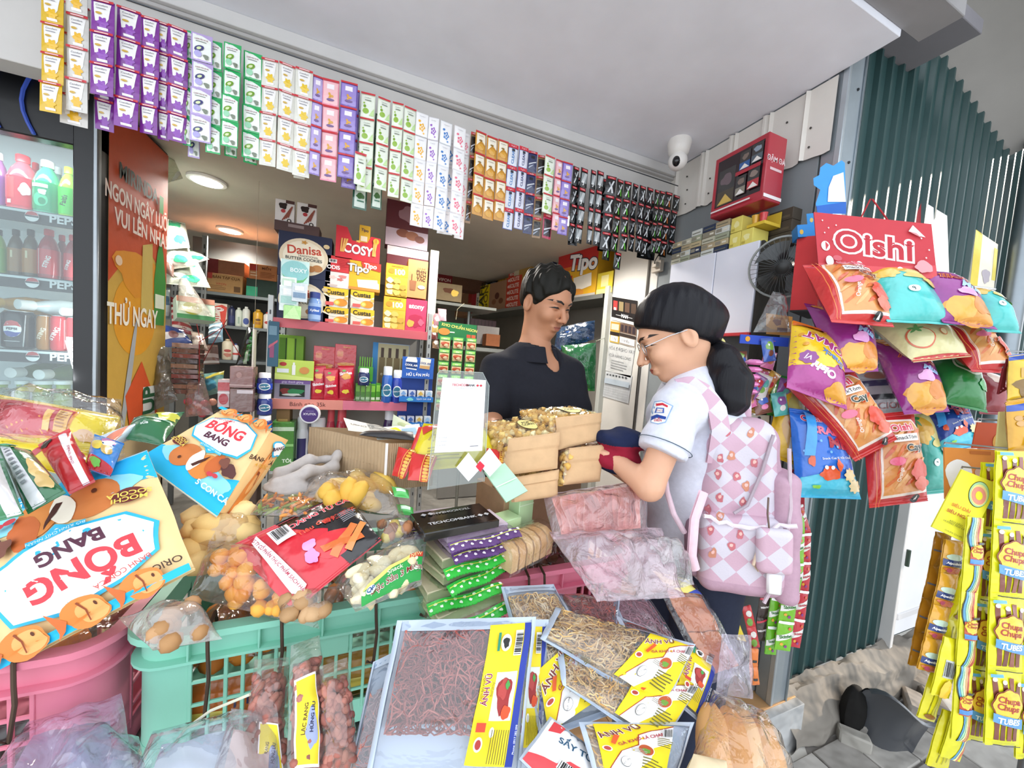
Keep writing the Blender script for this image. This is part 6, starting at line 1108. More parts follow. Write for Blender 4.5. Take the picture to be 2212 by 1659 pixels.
strip('tube_candy_strip','yellow strip of brown tube candies left of the front one',[(2148,1000),(2140,1150),(2130,1300),(2118,1450),(2108,1600)],52,4,DQ+.0,'#dedc22',tube)
strip('tube_candy_strip','front yellow strip of brown tube candies at the right edge',[(2190,975),(2184,1130),(2176,1290),(2170,1450),(2164,1610)],74,4,DQ-.03,'#e4e224',tube)
strip('tube_candy_strip','yellow strip cut by the right border',[(2240,965),(2236,1150),(2230,1350),(2224,1640)],60,4,DQ-.0,'#dcda20',tube)
panel('rainbow_card','yellow hanger card with a rainbow belt roll',pts4((2078,1014,DQ),(2158,1046,DQ-.01),(2013,1138,DQ-.01),(2092,1176,DQ-.02)),.003,'#e2dc3a',[('p',ell(.66,.74,.27,.19,28,-.3),'#3a3a2a'),('p',ell(.66,.74,.26,.18,28,-.3),'#a8d4a0'),('p',ell(.66,.73,.23,.15,28,-.3),'#e8d88a'),('p',ell(.66,.72,.20,.12,28,-.3),'#e0907a'),('p',ell(.66,.72,.10,.06,20,-.3),'#e2dc3a'),('t','SIÊU DÀI',.40,.44,.13,'#c86a24',0,.02),('t','SIÊU NGẦU!',.45,.33,.13,'#a83a24',0,.02),('t','KẸO DẺO\nHƯƠNG TRÁI CÂY',.45,.18,.075,'#6a6a2a',0,.01),('t','CHUPA CHUPS',.5,.04,.07,'#6a6a2a')],'card')
panel('orange_card','plain orange promotional card with a white oval',pts4((2040,966,DQ+.06),(2150,972,DQ+.05),(2042,1078,DQ+.05),(2148,1085,DQ+.04)),.003,'#d8893c',[('p',blob(.28,.45,.26,.34,3,.1),'#eceaea'),('p',ell(.75,.55,.16,.1),'#c8a090'),('r',.5,.9,.9,.96,'#b86a2c')],'card')
panel('red_card','dark orange red card above the orange card',pts4((2112,912,DQ+.08),(2165,915,DQ+.07),(2100,968,DQ+.08),(2160,970,DQ+.07)),.003,'#c0522e',[('p',ell(.9,.3,.2,.3),'#d8a04a')],'card')
panel('cream_card','pale yellow card behind the nut packs',pts4((2160,890,DQ+.02),(2188,888,DQ+.02),(2152,978,DQ+.02),(2182,982,DQ+.02)),.003,'#dcd890',[],'card')
bag('nut_pack','yellow nut pack with blue band at the right edge',((2172,868,DQ),(2235,856,DQ),(2178,978,DQ-.01),(2240,980,DQ-.01)),.015,'#cf9a1e',[('r',0,.80,1,.92,'#2f4fa8'),*[('p',ell(.2+.2*(k%4),.66-.1*(k//4),.1,.05),'#c89a5a')for k in range(8)],('t','NG',.6,.2,.4,'#e4f0fa',0,.04)],'nut pack',seed=4)
bag('nut_pack','upper yellow nut pack with blue cap at the right edge',((2178,768,DQ+.02),(2235,760,DQ+.02),(2176,868,DQ+.01),(2238,866,DQ+.01)),.015,'#d8b42a',[('r',0,.88,1,1,'#2f4fa8'),('p',blob(.5,.3,.4,.2,3),'#7a5a1a'),('r',.2,.5,.9,.7,'#c8a04a')],'nut pack',seed=6)
for i in range(3):MB().tube([P(2176-4*i,775+10*i,DQ+.03),P(2168-6*i,835+8*i,DQ+.04),P(2174,840,DQ+.04)],.0022,m('F','#7a2a30')).build('red_tie',label=['first','second','third'][i]+' dark red tie string beside the nut packs',cat='string')
cst=T('candy_stand','steel pole stand carrying the candy strips on the street','stand',TR(P(2330,1000,DQ)))
p0=P(2330,1000,DQ)
MB().tube([V((0,0,-p0.z-.2)),V((0,0,.6))],.012,m('M','#8a8e92'),10).build('pole',cst)
for px,py in((2176,762),(2190,972),(2148,998),(2108,1116),(2078,1012),(2040,960),(2112,908)):q=P(px,py,DQ+.035)-p0;MB().tube([V((0,0,q.z+.004)),V((q.x,q.y,q.z+.004)),q],.002,m('M','#9a9ea2')).build('arm',cst)
# things beyond, in the bright gap to the right
panel('white_light_box','blown-out white box sign beyond the snack board',pts4((1996,436,1.62),(2046,466,1.66),(1990,640,1.62),(2052,640,1.66)),.03,'#f4f2f0',[],'sign box')
panel('red_board','dark red board beside the white box sign',pts4((1968,424,1.60),(1997,436,1.62),(1958,490,1.60),(1990,640,1.62)),.02,'#9e3238',[],'board')
panel('yellow_cutout','yellow and white advertising card further along the street',pts4((2108,496,1.80),(2156,528,1.84),(2092,640,1.80),(2146,640,1.84)),.01,'#f0ead6',[('r',0,0,.3,1,'#e4cf5a'),('r',.85,.3,1,.9,'#e8d870'),('p',blob(.6,.35,.16,.12,3),'#b8b0b8')],'card')
slab('wooden_bar',(2.0,.80,1.62),(2.5,.82,1.69),m('W','#b8906a'),label='short wooden bar fixed across the ribbed wall',cat='bar')
# street debris
mg=T('mudguard','grey black curved plastic scooter mudguard lying by the wall foot','mudguard',TR(PZ(1885,1590,-.18)))
def mud(u,v):a=-.2+1.9*v;rr=.155;return V((.08*(u-.5)+.03*math.sin(a),-.10+rr*math.cos(a)*.35+.02*math.cos(u*3.1),rr*math.sin(a)*.95+.02*math.cos((u-.5)*3)))
gm=m('G','#4a4c50',.25)
MB().grid(lambda u,v:mud(u*2,v),10,18,gm).grid(lambda u,v:mud(u*2,v)-V((0,.006,0)),10,18,gm,flip=True).build('shell',mg,MR((.02,.06,.02),0,0,-50,1.35))
MB().ball((-.05,.05,.08),(.06,.04,.11),m('R','#1e1d1c'),12,8).build('inner_liner',mg)
for i,(x,y,c,rz)in enumerate(((1842,1612,'#a8a49c',40),(1868,1592,'#8e8a84',60))):MB().box((0,0,.03),(.05,.10,.06),m('R',c),ch=.006).build('brick',M=MR(PZ(x,y,-.2),0,0,rz),label=['pale','grey'][i]+' loose brick standing by the mudguard',cat='brick')
pv=slab('floor_paving',(1.55,.18,-.21),(2.5,.80,-.196),m('R','#6e6a66'),**KS)
for i in range(5):
    for j in range(4):slab('paving_slab',(1.5+.2*i+.02*nz(j*3.),.1+.17*j,-.2),(1.5+.2*i+.193,.1+.17*j+.163,-.186+.004*nz(i*3.1,j*2.7)),m('R',['#a09c97','#918d88','#aaa6a0'][(i+2*j)%3]),pv,ch=.004)
for i,(x,y)in enumerate(((1985,1480),(1975,1530),(2010,1520))):MB().box((0,0,.02),(.16,.07,.05),m('R',['#8a8279','#9a928a','#7c756d'][i]),ch=.01).build('rubble_brick',M=MR(PZ(x,y,-.17),4*i,3,20+9*i),label=['highest','middle','right'][i]+' grey rubble brick at the wall foot',cat='brick')

# ================================================================== crates on the stall table
ZR=.75;YF=.755
def crate(label,x0,x1,y0,dep,zt,h,col,dark,handle=True,nb=14):
    w=x1-x0;t=T('plastic_crate',label,'crate',TR((x0+w/2,y0+dep/2,zt-h)),'stall crates');mt=m('S',col,.45);rad=.045
    def path(off):
        pts=[];hx,hy=w/2+off,dep/2+off;r=rad+off
        for cx,cy,a0 in((hx-r,-hy+r,-90),(hx-r,hy-r,0),(-hx+r,hy-r,90),(-hx+r,-hy+r,180)):
            for k in range(7):a=R(a0+15*k);pts.append((cx+r*math.cos(a),cy+r*math.sin(a)))
        return pts
    def sweep(name,prof,mt):
        b=MB();n=28;vs=[];fs=[];k=len(prof)
        for off,z in prof:vs+=[(x,y,z)for x,y in path(off)]
        for j in range(k):
            for i in range(n):a,c=j*n+i,((j+1)%k)*n+i;i2=(i+1)%n;fs.append([a,j*n+i2,((j+1)%k)*n+i2,c])
        return b.add(vs,fs,mt).build(name,t,smooth=35)
    sweep('rim',[(-.006,h),(.018,h),(.018,h-.012),(.014,h-.012),(.014,h-.004),(-.006,h-.006)],mt)
    sweep('lower_ridge',[(0,h-.05),(.014,h-.052),(.014,h-.057),(0,h-.058)],mt)
    sweep('upper_band',[(-.003,h-.005),(.001,h-.005),(.001,h-.052),(-.003,h-.052)],mt)
    sweep('bottom_band',[(-.003,.05),(.001,.05),(.001,0),(-.003,0)],mt)
    MB().box((0,0,.004),(w-.02,dep-.02,.008),mt).build('floor',t)
    for sx in(-1,1):
        for sy in(-1,1):
            a0={(1,-1):-90,(1,1):0,(-1,1):90,(-1,-1):180}[(sx,sy)];b=MB()
            cx,cy=sx*(w/2-rad),sy*(dep/2-rad)
            def cor(u,v,o=0):
                e=.035;L=e*2+rad*1.5708;s=u*L
                tx,ty=(-1,0),(0,1)
                aa=R(a0)
                if s<e:p=V((cx+(rad+o)*math.cos(aa),cy+(rad+o)*math.sin(aa),0))-V((-math.sin(aa),math.cos(aa),0))*(e-s)
                elif s>L-e:ab=aa+math.pi/2;p=V((cx+(rad+o)*math.cos(ab),cy+(rad+o)*math.sin(ab),0))+V((-math.sin(ab),math.cos(ab),0))*(s-L+e)
                else:q=aa+(s-e)/rad;p=V((cx+(rad+o)*math.cos(q),cy+(rad+o)*math.sin(q),0))
                p.z=.03+(h-.07)*v;return p
            b.grid(cor,16,4,mt).grid(lambda u,v:cor(u,v,-.004),16,4,mt,flip=True).build('corner_panel',t)
    for sy,nm in((-1,'front'),(1,'back')):
        y=sy*(dep/2-.001);xs=w-2*rad-.07;
        for i in range(nb+1):x=-xs/2+xs*i/nb;MB().box((x,y,h*.45),(.006,.006,h-.09),mt,ch=.001).build('lattice_bar',t)
        for j in range(1,4):z=.03+(h-.09)*j/4;MB().box((0,y,z),(xs,.005,.006),mt,ch=.001).build('lattice_rail',t)
        for i in range(0,nb+1,4):x=-xs/2+xs*i/nb;MB().box((x,y+sy*.007,h-.03),(.004,.014,.05),mt,ch=.001).build('rib',t)
        if handle:MB().box((.02,y,h-.078),(.11,.008,.055),mt,ch=.003).build('handle_panel',t)
    for sx in(-1,1):
        x=sx*(w/2-.001);ys=dep-2*rad-.07;n2=max(3,int(nb*ys/w))
        for i in range(n2+1):MB().box((x,-ys/2+ys*i/n2,h*.45),(.006,.006,h-.09),mt,ch=.001).build('lattice_bar',t)
        for j in range(1,4):MB().box((x,0,.03+(h-.09)*j/4),(.005,ys,.006),mt,ch=.001).build('lattice_rail',t)
    return t
crate('pink plastic crate at the left front corner of the stall',-.87,-.372,YF,.30,ZR,.26,'#d97c92',0)
crate('mint green plastic crate in the middle of the stall',-.338,.182,YF,.30,ZR,.26,'#86c9b2',0)
crate('pink plastic crate on the right of the green one',.215,.70,YF+.012,.28,ZR,.26,'#dc7a92',0)
tbl=T('stall_table','low steel stall table under the crates','table',TR((0,.9,0)))
MB().box((-.08,0,.465),(1.62,.34,.02),m('M','#8a8c8e',.5)).build('table_top',tbl)
for x in(-.86,.7):
    for y in(-.15,.15):MB().box((x,y,.2275),(.03,.03,.455),m('M','#7a7c7e',.5)).build('leg',tbl)
# clear bags of snacks filling the crates
O1,O2,CR='#d9862e','#c8742a','#e0c48a'
def filler(label,x0,x1,z,n,r,cols,seed,y0=.80,y1=1.0,nm='snack_piece'):
    c4=[V((x0,y1,z)),V((x1,y1,z)),V((x0,y0,z-.02)),V((x1,y0,z-.02))]
    t,ins,fr,asp=clear_bag('snack_bag',label,c4,.05,film('#f2ece6',.10,.1,.8),seed=seed,wr=.01)
    fill(t,ins,n,r,[lump_me('N',c,.15,i)for i,c in enumerate(cols)],(.08,.06,.92,.94),seed,nm)
filler('clear bag of orange snacks filling the pink left crate',-.83,-.41,.68,26,.028,[O1,'#b8652a',O2],3)
filler('clear bag of orange snacks low in the green crate',-.30,-.08,.66,34,.020,[O1,O2,'#c06a2a'],4)
filler('clear bag of amber snacks low at the right of the green crate',-.06,.15,.66,26,.022,['#b8702e','#a86028',O2],5)
filler('clear bag of brown snacks in the right pink crate',.25,.66,.67,26,.026,['#a87048','#b8845a','#8a5a3a'],6)
# lower rows seen through the lattice
for i,(x0,x1)in enumerate(((-.81,-.60),(-.58,-.42),(-.30,-.12),(-.08,.13),(.27,.64))):
    c4=[V((x0,.785,.62)),V((x1,.785,.62)),V((x0,.785,.52)),V((x1,.785,.52))]
    bag('snack_bag','%s flat yellow and brown bag seen through the crate lattice'%ordn[i],c4,.012,['#c8a02a','#3a3230','#b8642a','#a87a2a','#8a6a4a'][i],[('r',.1,.2,.5,.5,'#e0c860'),('t','MỲ',.7,.6,.2,'#3a3a5a')],nu=8,nv=8,seed=i)
# ---- hero bags on the left
def fish(x,y,s,rot=0,c='#d8823c'):
    ca,sa=math.cos(R(rot)),math.sin(R(rot))
    def tr(pts):return[(x+(a*ca-b*sa)*s,y+(a*sa+b*ca)*s*1.5)for a,b in pts]
    return[('p',tr(blob(0,0,.5,.24,3,.06)),c),('p',tr(blob(.12,-.02,.34,.17,2,.05)),'#eaa763'),('p',tr([(-.42,0),(-.75,.24),(-.68,0),(-.75,-.22)]),'#c96a34'),('p',tr(ell(.3,.05,.035,.035,10)),'#5a2f1c'),('p',tr([(-.05,.16),(.03,.02),(-.03,-.14),(.0,-.14),(.07,.02),(0,.17)]),'#8a4020')]
def fishbread(x,y,s,rot):
    ca,sa=math.cos(R(rot)),math.sin(R(rot))
    def tr(pts):return[(x+(a*ca-b*sa)*s,y+(a*sa+b*ca)*s*1.5)for a,b in pts]
    return[('p',tr(blob(-.34,.03,.36,.24,5,.05)),'#cf7a40'),('p',tr(blob(.30,-.08,.34,.22,6,.06)),'#d8863f'),('p',tr(blob(.55,.0,.2,.2,7,.15)),'#c86834'),('p',tr(blob(.02,-.02,.16,.2,8,.1)),'#f4ead8'),('p',tr([(.0,-.12),(.1,-.02),(.30,.12),(.26,.02),(.08,-.14)]),'#4a241c'),('p',tr(ell(-.40,-.06,.04,.03,10)),'#5a2f1c')]
def bongbang():
    return[('r',0,.0,1,.26,'#22b4e6'),('p',[(0,.26),(.3,.30),(.45,.20),(.62,.34),(.85,.28),(1,.36),(1,.1),(0,.1)],'#22b4e6'),('p',blob(.80,.22,.16,.10,5),'#8fd8e8'),('p',blob(.2,.24,.14,.08,8),'#8fd8e8'),
     *fishbread(.46,.30,.40,8),('p',[(.05,.62),(.10,.80),(.30,.88),(.60,.92),(.88,.84),(.94,.66),(.86,.50),(.62,.46),(.50,.40),(.40,.46),(.18,.48)],'#35b3dc'),('p',[(.075,.62),(.12,.79),(.30,.86),(.60,.90),(.86,.83),(.915,.66),(.84,.52),(.62,.48),(.50,.43),(.40,.48),(.19,.50)],'#fbf7f4'),
     ('t','BỐNG',.46,.715,.205,'#e5404a',3,.035),('t','BANG',.47,.575,.125,'#54283c',3,.035),('t','BÁNH CON CÁ',.30,.83,.045,'#c8504a',10),('r',.36,.44,.66,.475,'#35b3dc'),('t','BÔ RỈNH CHÍT NHÂN',.51,.457,.03,'#dff4fa'),('p',ell(.14,.37,.085,.055),'#6a2a28'),('t','MOCHI\nSOCOLA',.14,.375,.055,'#f0d060',-8,.02),('t','5 CON CÁ',.84,.13,.08,'#e8f8fc',0,.02),('t','ORION',.12,.90,.065,'#4a3428',0,.01),('p',blob(.86,.36,.09,.06,4),'#5a3432'),('p',blob(.78,.40,.06,.05,6),'#7a4a3c'),('p',ell(.72,.24,.035,.02),'#c8404a'),('p',ell(.78,.25,.035,.02),'#c8404a'),
     ('r',0,.955,1,1,'#22b4e6'),*fish(.24,.95,.22,180),*fish(.54,.95,.22,180),*fish(.84,.95,.22,180)]
bag('cake_bag','large cream and blue fish cake bag lying upside down at the front left',((422,1232,.62),(12,1448,.54),(318,972,.74),(-80,1120,.64)),.035,'#f2cf96',bongbang(),'cake bag','C',3,wr=.004,nu=30,nv=30,seal=.03)
t=bag('cake_bag','upright cream and blue fish cake bag leaning in the middle of the pile',((480,884,.90),(588,926,.90),(296,992,.76),(468,1118,.72)),.012,'#f2cf96',bongbang(),'cake bag','C',8,wr=.003,nu=24,nv=26,seal=.03)
bag('','',((588,926,.90),(627,944,.95),(468,1118,.72),(510,1124,.78)),.006,'#e9bd80',[('t','BÁNH CÁ',.35,.62,.26,'#4a2a20',0,.02),*fish(.5,.42,.6,60),('p',blob(.7,.80,.3,.10,3),'#35b3dc'),('p',blob(.72,.80,.26,.08,3),'#fbf7f4'),('t','BANG',.72,.8,.22,'#54283c',30,.03),('t','4 GÓC',.4,.55,.2,'#d8a03a',0,.02)],into=t,body='side_gusset',kind='C',seed=4,crimp=False,wr=.002,nu=8,nv=14)
bag('wafer_bag','yellow pack with a red label panel at the far left of the pile',((-40,846,.86),(262,900,.92),(-60,962,.78),(215,992,.84)),.045,'#e6cf22',[('p',[(.10,.12),(.74,.16),(.76,.78),(.12,.82)],'#e0922c'),('p',[(.12,.15),(.72,.19),(.74,.75),(.14,.79)],'#c23444'),*[('p',flower(.17,.26+.14*k,.03,5,20,.5),'#e8b04a')for k in range(4)],('r',.56,.25,.61,.66,'#e8b860'),('r',.64,.25,.73,.7,'#e0b060'),*lines(.65,.3,.72,.66,6,'#a8703a'),('p',blob(.86,.3,.08,.1,4),'#d8b088')],'snack pack',seed=2)
clear_bag('plastic_wrap','crumpled clear wrap over the yellow pack',((-30,838,.84),(262,862,.92),(-40,940,.74),(272,990,.82)),.06,film('#ffffff',.04,.06,1.0),'plastic wrap',4,wr=.014)
bag('wafer_bag','second yellow pack with red marks under the first',((0,950,.72),(210,978,.78),(40,1000,.70),(185,1040,.74)),.03,'#dcc424',[('p',[(.1,.1),(.45,.7),(.55,.7),(.2,.1)],'#b83a40'),('p',ell(.8,.5,.12,.3),'#b02a3a')],'snack pack',seed=6)
bag('jerky_stick_pack','red spicy stick pack with a white sideways banner',((82,962,.70),(150,926,.74),(150,1068,.63),(206,1040,.66)),.02,'#c4262e',[('p',[(.55,.02),(.82,.02),(.86,.9),(.72,.96),(.62,.88)],'#f0eaf2'),('t','CỔ PHẦN THỰC PHẨM SẠCH',.71,.46,.105,'#a82a40',84,.015),('p',blob(.2,.9,.2,.08,4),'#3a3028')],'snack pack',seed=5,wr=.005)
bag('potato_stick_pack','dark green potato stick pack at the far left edge',((-10,958,.64),(66,972,.66),(60,1110,.56),(142,1064,.58)),.025,'#2f6a44',[('p',[(.15,.0),(.50,.02),(.42,.95),(.12,.95)],'#dcdce0'),*lines(.2,.2,.4,.8,9,'#8a8c92'),('t','Pota',.70,.78,.26,'#d8b83a',-12,.03),('p',blob(.72,.35,.2,.16,4),'#d8b878'),('p',blob(.75,.18,.2,.1,6),'#c8a868'),('p',[(.05,.95),(.6,.96),(.7,.85),(.3,.82)],'#2fb87a')],'snack pack',seed=7,wr=.005)
bag('potato_stick_pack','second dark green stick pack cut by the left border',((-60,985,.58),(6,990,.60),(-20,1130,.53),(52,1112,.54)),.025,'#2c7a4c',[('p',[(.5,.0),(.95,.02),(.9,.95),(.55,.95)],'#d4d4da'),('p',blob(.25,.5,.2,.2,5),'#d0b070')],'snack pack',seed=9,wr=.005)
bag('kids_snack_pack','blue and red kids snack pack between the green pack and the cake bags',((204,938,.78),(268,958,.76),(184,1012,.68),(238,1030,.66)),.02,'#3a86d0',[('p',[(0,0),(1,0),(1,.2),(0,.3)],'#b8303a'),('p',ell(.35,.55,.2,.14),'#e0c84a'),('p',ell(.7,.5,.18,.14),'#c8a85a'),('p',flower(.65,.75,.2,8,32,.15),'#b85ab0'),('p',blob(.4,.15,.2,.08,3),'#6ab84a')],'snack pack',seed=3)
bag('seaweed_pack','dark green and white pack under clear wrap behind the cake bag',((290,902,.92),(398,890,.94),(272,948,.82),(350,962,.82)),.025,'#2f7048',[('p',[(0,.7),(.5,1),(0,1)],'#e0eaf0'),('t','sữa',.45,.35,.14,'#e0ece4',8,.03),('p',blob(.8,.7,.2,.16,3),'#c8cc4a'),('r',0,.5,1,.54,'#8ab89a')],'snack pack',seed=4)
bag('pastel_pack','pale blue and coral pack peeking out behind the green pack',((205,945,.80),(350,900,.92),(240,962,.78),(280,950,.84)),.02,'#cfe0f0',[('p',[(0,0),(.4,.2),(.5,.7),(0,.5)],'#e08a70')],'snack pack',seed=6)
# ---- clear bags in the middle
def cleargroup(label,c4,th,n,r,cols,seed,nm,reg=(.1,.08,.9,.85),s=(1,1,1),milk=.08,wob=.12,name='snack_bag'):
    t,ins,fr,asp=clear_bag(name,label,c4,th,film('#f6f2ee',milk,.07,.8),seed=seed,wr=.009)
    fill(t,ins,n,r,[lump_me('N',c,wob,i,s=s)for i,c in enumerate(cols)],reg,seed,nm);return t,fr,asp
cleargroup('clear bag of round orange snack balls on the green crate',((452,1168,.70),(640,1180,.74),(408,1290,.63),(690,1358,.66)),.05,46,.0135,['#f0a232','#e8962a','#f6b04a'],3,'snack_ball',(.14,.06,.85,.82))
cleargroup('clear bag of pale puffed buns behind the orange ball bag',((420,1108,.78),(572,1095,.82),(398,1230,.68),(540,1190,.74)),.05,18,.027,['#ecca88','#f0d498','#e2bd78'],5,'bun',s=(1.2,.9,.8))
cleargroup('clear bag of long yellow bread rolls beside the grey cloth',((668,1036,.88),(842,1030,.92),(654,1078,.80),(876,1118,.80)),.05,16,.026,['#e6bf58','#dcae48','#edcb70'],7,'bread_roll',(.12,.15,.88,.85),s=(1.5,.9,.8))
cleargroup('clear bag of thin orange shreds under the fish cake bag',((560,1078,.80),(690,1062,.84),(540,1112,.74),(670,1118,.76)),.02,60,.007,['#d8823a','#e0964a','#8a9a4a'],8,'shred',s=(2.2,.5,.5))
cleargroup('clear bag of spiral brown cookies under the red pack tip',((612,1285,.66),(742,1262,.68),(600,1335,.62),(700,1336,.63)),.03,14,.017,['#b08a60','#c49e74','#a07a52'],9,'cookie',s=(1,1,.7))
cleargroup('clear bag of brown snacks hanging over the green crate corner',((255,1335,.60),(420,1290,.64),(330,1405,.55),(480,1380,.60)),.03,9,.015,['#c09468','#b08456'],11,'snack_piece',milk=.4)
cleargroup('clear bag with nuts behind the beige stick bag',((812,1125,.78),(882,1118,.80),(822,1185,.72),(900,1175,.74)),.02,10,.012,['#a8704a','#d8c860','#8a5a3a'],12,'nut')
# beige stick bag with green label
t,ins,fr,asp=clear_bag('stick_bag','clear bag of beige snack sticks with a green label on the crate rim',((716,1250,.68),(924,1136,.78),(768,1322,.61),(910,1264,.68)),.035,film('#f4f4f0',.12,.08,.7),seed=6)
fill(t,ins,34,.014,[lump_me('N',c,.2,i,s=(1.7,.8,.8))for i,c in enumerate(('#eddfba','#e6d4aa','#f2e6c8'))],(.15,.1,.85,.7),6,'snack_stick')
label_on(t,fr,((.20,.34),(.98,.44),(.10,.04),(.98,.06)),[('p',[(0,0),(1,0),(1,.9),(.85,1),(.5,.8),(.2,.55),(0,.5)],'#2f9a48'),('p',[(0,.5),(.2,.55),(.5,.8),(.85,1),(.8,1.12),(.45,.95),(.1,.7)],'#e0d070'),('r',.78,.92,1,1.12,'#c8442c'),('t','NEW',.89,1.02,.08,'#f0e0a0'),('t','Snack',.55,.68,.11,'#e8f0d0',8,.01),('t','Đặc Sản 3 Miền',.58,.36,.13,'#f2f0e2',6,.05),('t','Đặc Sản 3 Miền',.58,.36,.13,'#7a2a1c',6,.01),('p',ell(.16,.36,.08,.16),'#f0f2f4'),('t','QP',.16,.36,.1,'#2a5a8a',0,.03)],2.6)
# black and red spicy stick bag
bag('spicy_stick_bag','black and red spicy bean stick bag lying on top of the pile',((498,1180,.70),(742,1062,.82),(634,1320,.62),(824,1166,.72)),.018,'#d02a38',[('p',[(.36,1),(1,1),(1,0),(.62,0),(.56,.28),(.66,.5),(.50,.66),(.40,.80)],'#1d1a1c'),('p',blob(.62,.30,.20,.16,3,.1),'#d8303a'),('t','HOÀNG TỬ CAY',.69,.80,.092,'#f6d8da',1,.06),('t','HOÀNG TỬ CAY',.69,.80,.092,'#d8283c',1,.015),('t','Tiêu đen',.58,.63,.085,'#f0503a',0,.02),('t','香辣王子',.82,.60,.085,'#c83a30',0,.02),('p',[(.52,.20),(.86,.42),(.90,.34),(.56,.12)],'#d8763a'),('p',[(.50,.34),(.88,.22),(.88,.14),(.50,.26)],'#cf6a30'),('p',[(.70,.10),(.98,.30),(.94,.36),(.66,.16)],'#e08a48'),('p',blob(.44,.42,.06,.06,5),'#d89ad0'),('p',blob(.40,.30,.06,.07,7),'#cf8ac8'),
  ('p',[(.12,.86),(.18,.92),(.22,.10),(.14,.05),(.08,.12)],'#f4ecf0'),('t','CÔNG TY CỔ PHẦN THỰC PHẨM SẠCH HÀ NỘI',.155,.48,.045,'#b02a44',-88,.01),('r',.25,.62,.42,.86,'#f2eef0'),*bars(.27,.68,.40,.84,n=12,vert=False),*lines(.80,.42,.97,.58,6,'#8a8a90')],'snack bag',seed=9,wr=.005,nu=26,nv=24)

# ---- cardboard box with papers, cloth
A,B,C_,D_=P(668,922,1.02),P(836,958,.88),P(940,958,.98),P(770,925,1.12)
bxo=T('cardboard_box','open corrugated cardboard box with papers behind the pile','cardboard box',TR(B));hb=.115
kb=m('K','#b39b7c');
for nm,p,q in(('side_panel',A,B),('side_panel',B,C_),('side_panel',C_,D_),('side_panel',D_,A)):
    p,q=p-B,q-B;n=(q-p).cross(V((0,0,1))).normalized()
    MB().grid(lambda u,v:p.lerp(q,u)+V((0,0,-hb*(1-v)))+n*(.0012*math.sin(u*160)+.004*nz(u*4,v*3)),80,6,kb).grid(lambda u,v:p.lerp(q,u)+V((0,0,-hb*(1-v)))-n*(.005+.004*nz(u*4,v*3)*-1),20,6,kb,flip=True).build(nm,bxo,smooth=60)
MB().box(V((0,0,-hb/2))+(EYE-B).normalized()*.004,(.006,.004,hb),m('K','#e2e0dc')).build('tape',bxo)
MB().add([A-B-V((0,0,.06)),-V((0,0,.06)),C_-B-V((0,0,.06)),D_-B-V((0,0,.06))],[[0,1,2,3]],kb).build('inner_floor',bxo)
for i,(c4,col,its)in enumerate(([((742,902,1.0),(860,930,.98),(752,930,.95),(880,945,.95)),'#e0d8cc',[('t','UBND TP',.3,.5,.1,'#55524e'),*lines(.4,.2,.9,.8,4,'#8a8880')]],[((800,925,.98),(905,915,1.02),(815,950,.93),(915,945,.96)),'#dfe0d8',[('p',[(.3,.3),(.6,.5),(.5,.9),(.2,.8)],'#e6dc3a'),('r',.6,.3,.9,.7,'#a8c8d8')]],[((850,895,1.03),(905,925,1.02),(845,930,1.0),(900,945,.99)),'#d2d8b8',[('p',ell(.5,.5,.3,.2),'#b8c090')]])):bag('paper_sheet',['cream printed sheet','white sheet with a yellow mark','pale green banknote-like sheet'][i]+' sticking out of the cardboard box',c4,.003,col,its,'paper','K',i+2,crimp=False,seal=.01,nu=8,nv=8,wr=.006)
bag('black_pouch','long black pouch lying across the cardboard box',((785,932,.96),(892,932,.94),(775,940,.93),(894,952,.91)),.012,'#2a282a',[],'pouch','S',3,crimp=False,nu=12,nv=8,wr=.002)
gc=P(660,1030,.90)
def cloth(p):
    d=s_ell(p,(0,0,-.015),(.085,.07,.02));d=smin(d,s_chain(p,[((-.06,-.02,.0),.012),((.0,-.035,.022),.014),((.06,-.01,.02),.012),((.075,.02,.045),.010)],.01),.012);d=smin(d,s_chain(p,[((-.05,.03,.01),.014),((.01,.02,.035),.012),((.05,.03,.03),.012)],.01),.012)
    return d+.0035*np.sin(p[...,0]*90+p[...,1]*60)*np.cos(p[...,1]*80+p[...,2]*40)
sdf_obj('cloth_rag',cloth,(-.12,-.10,-.06),(.12,.10,.08),.004,[m('F','#b9b2ae')],M=MR(gc,0,0,15),label='crumpled grey cloth in front of the cardboard box',cat='cloth')
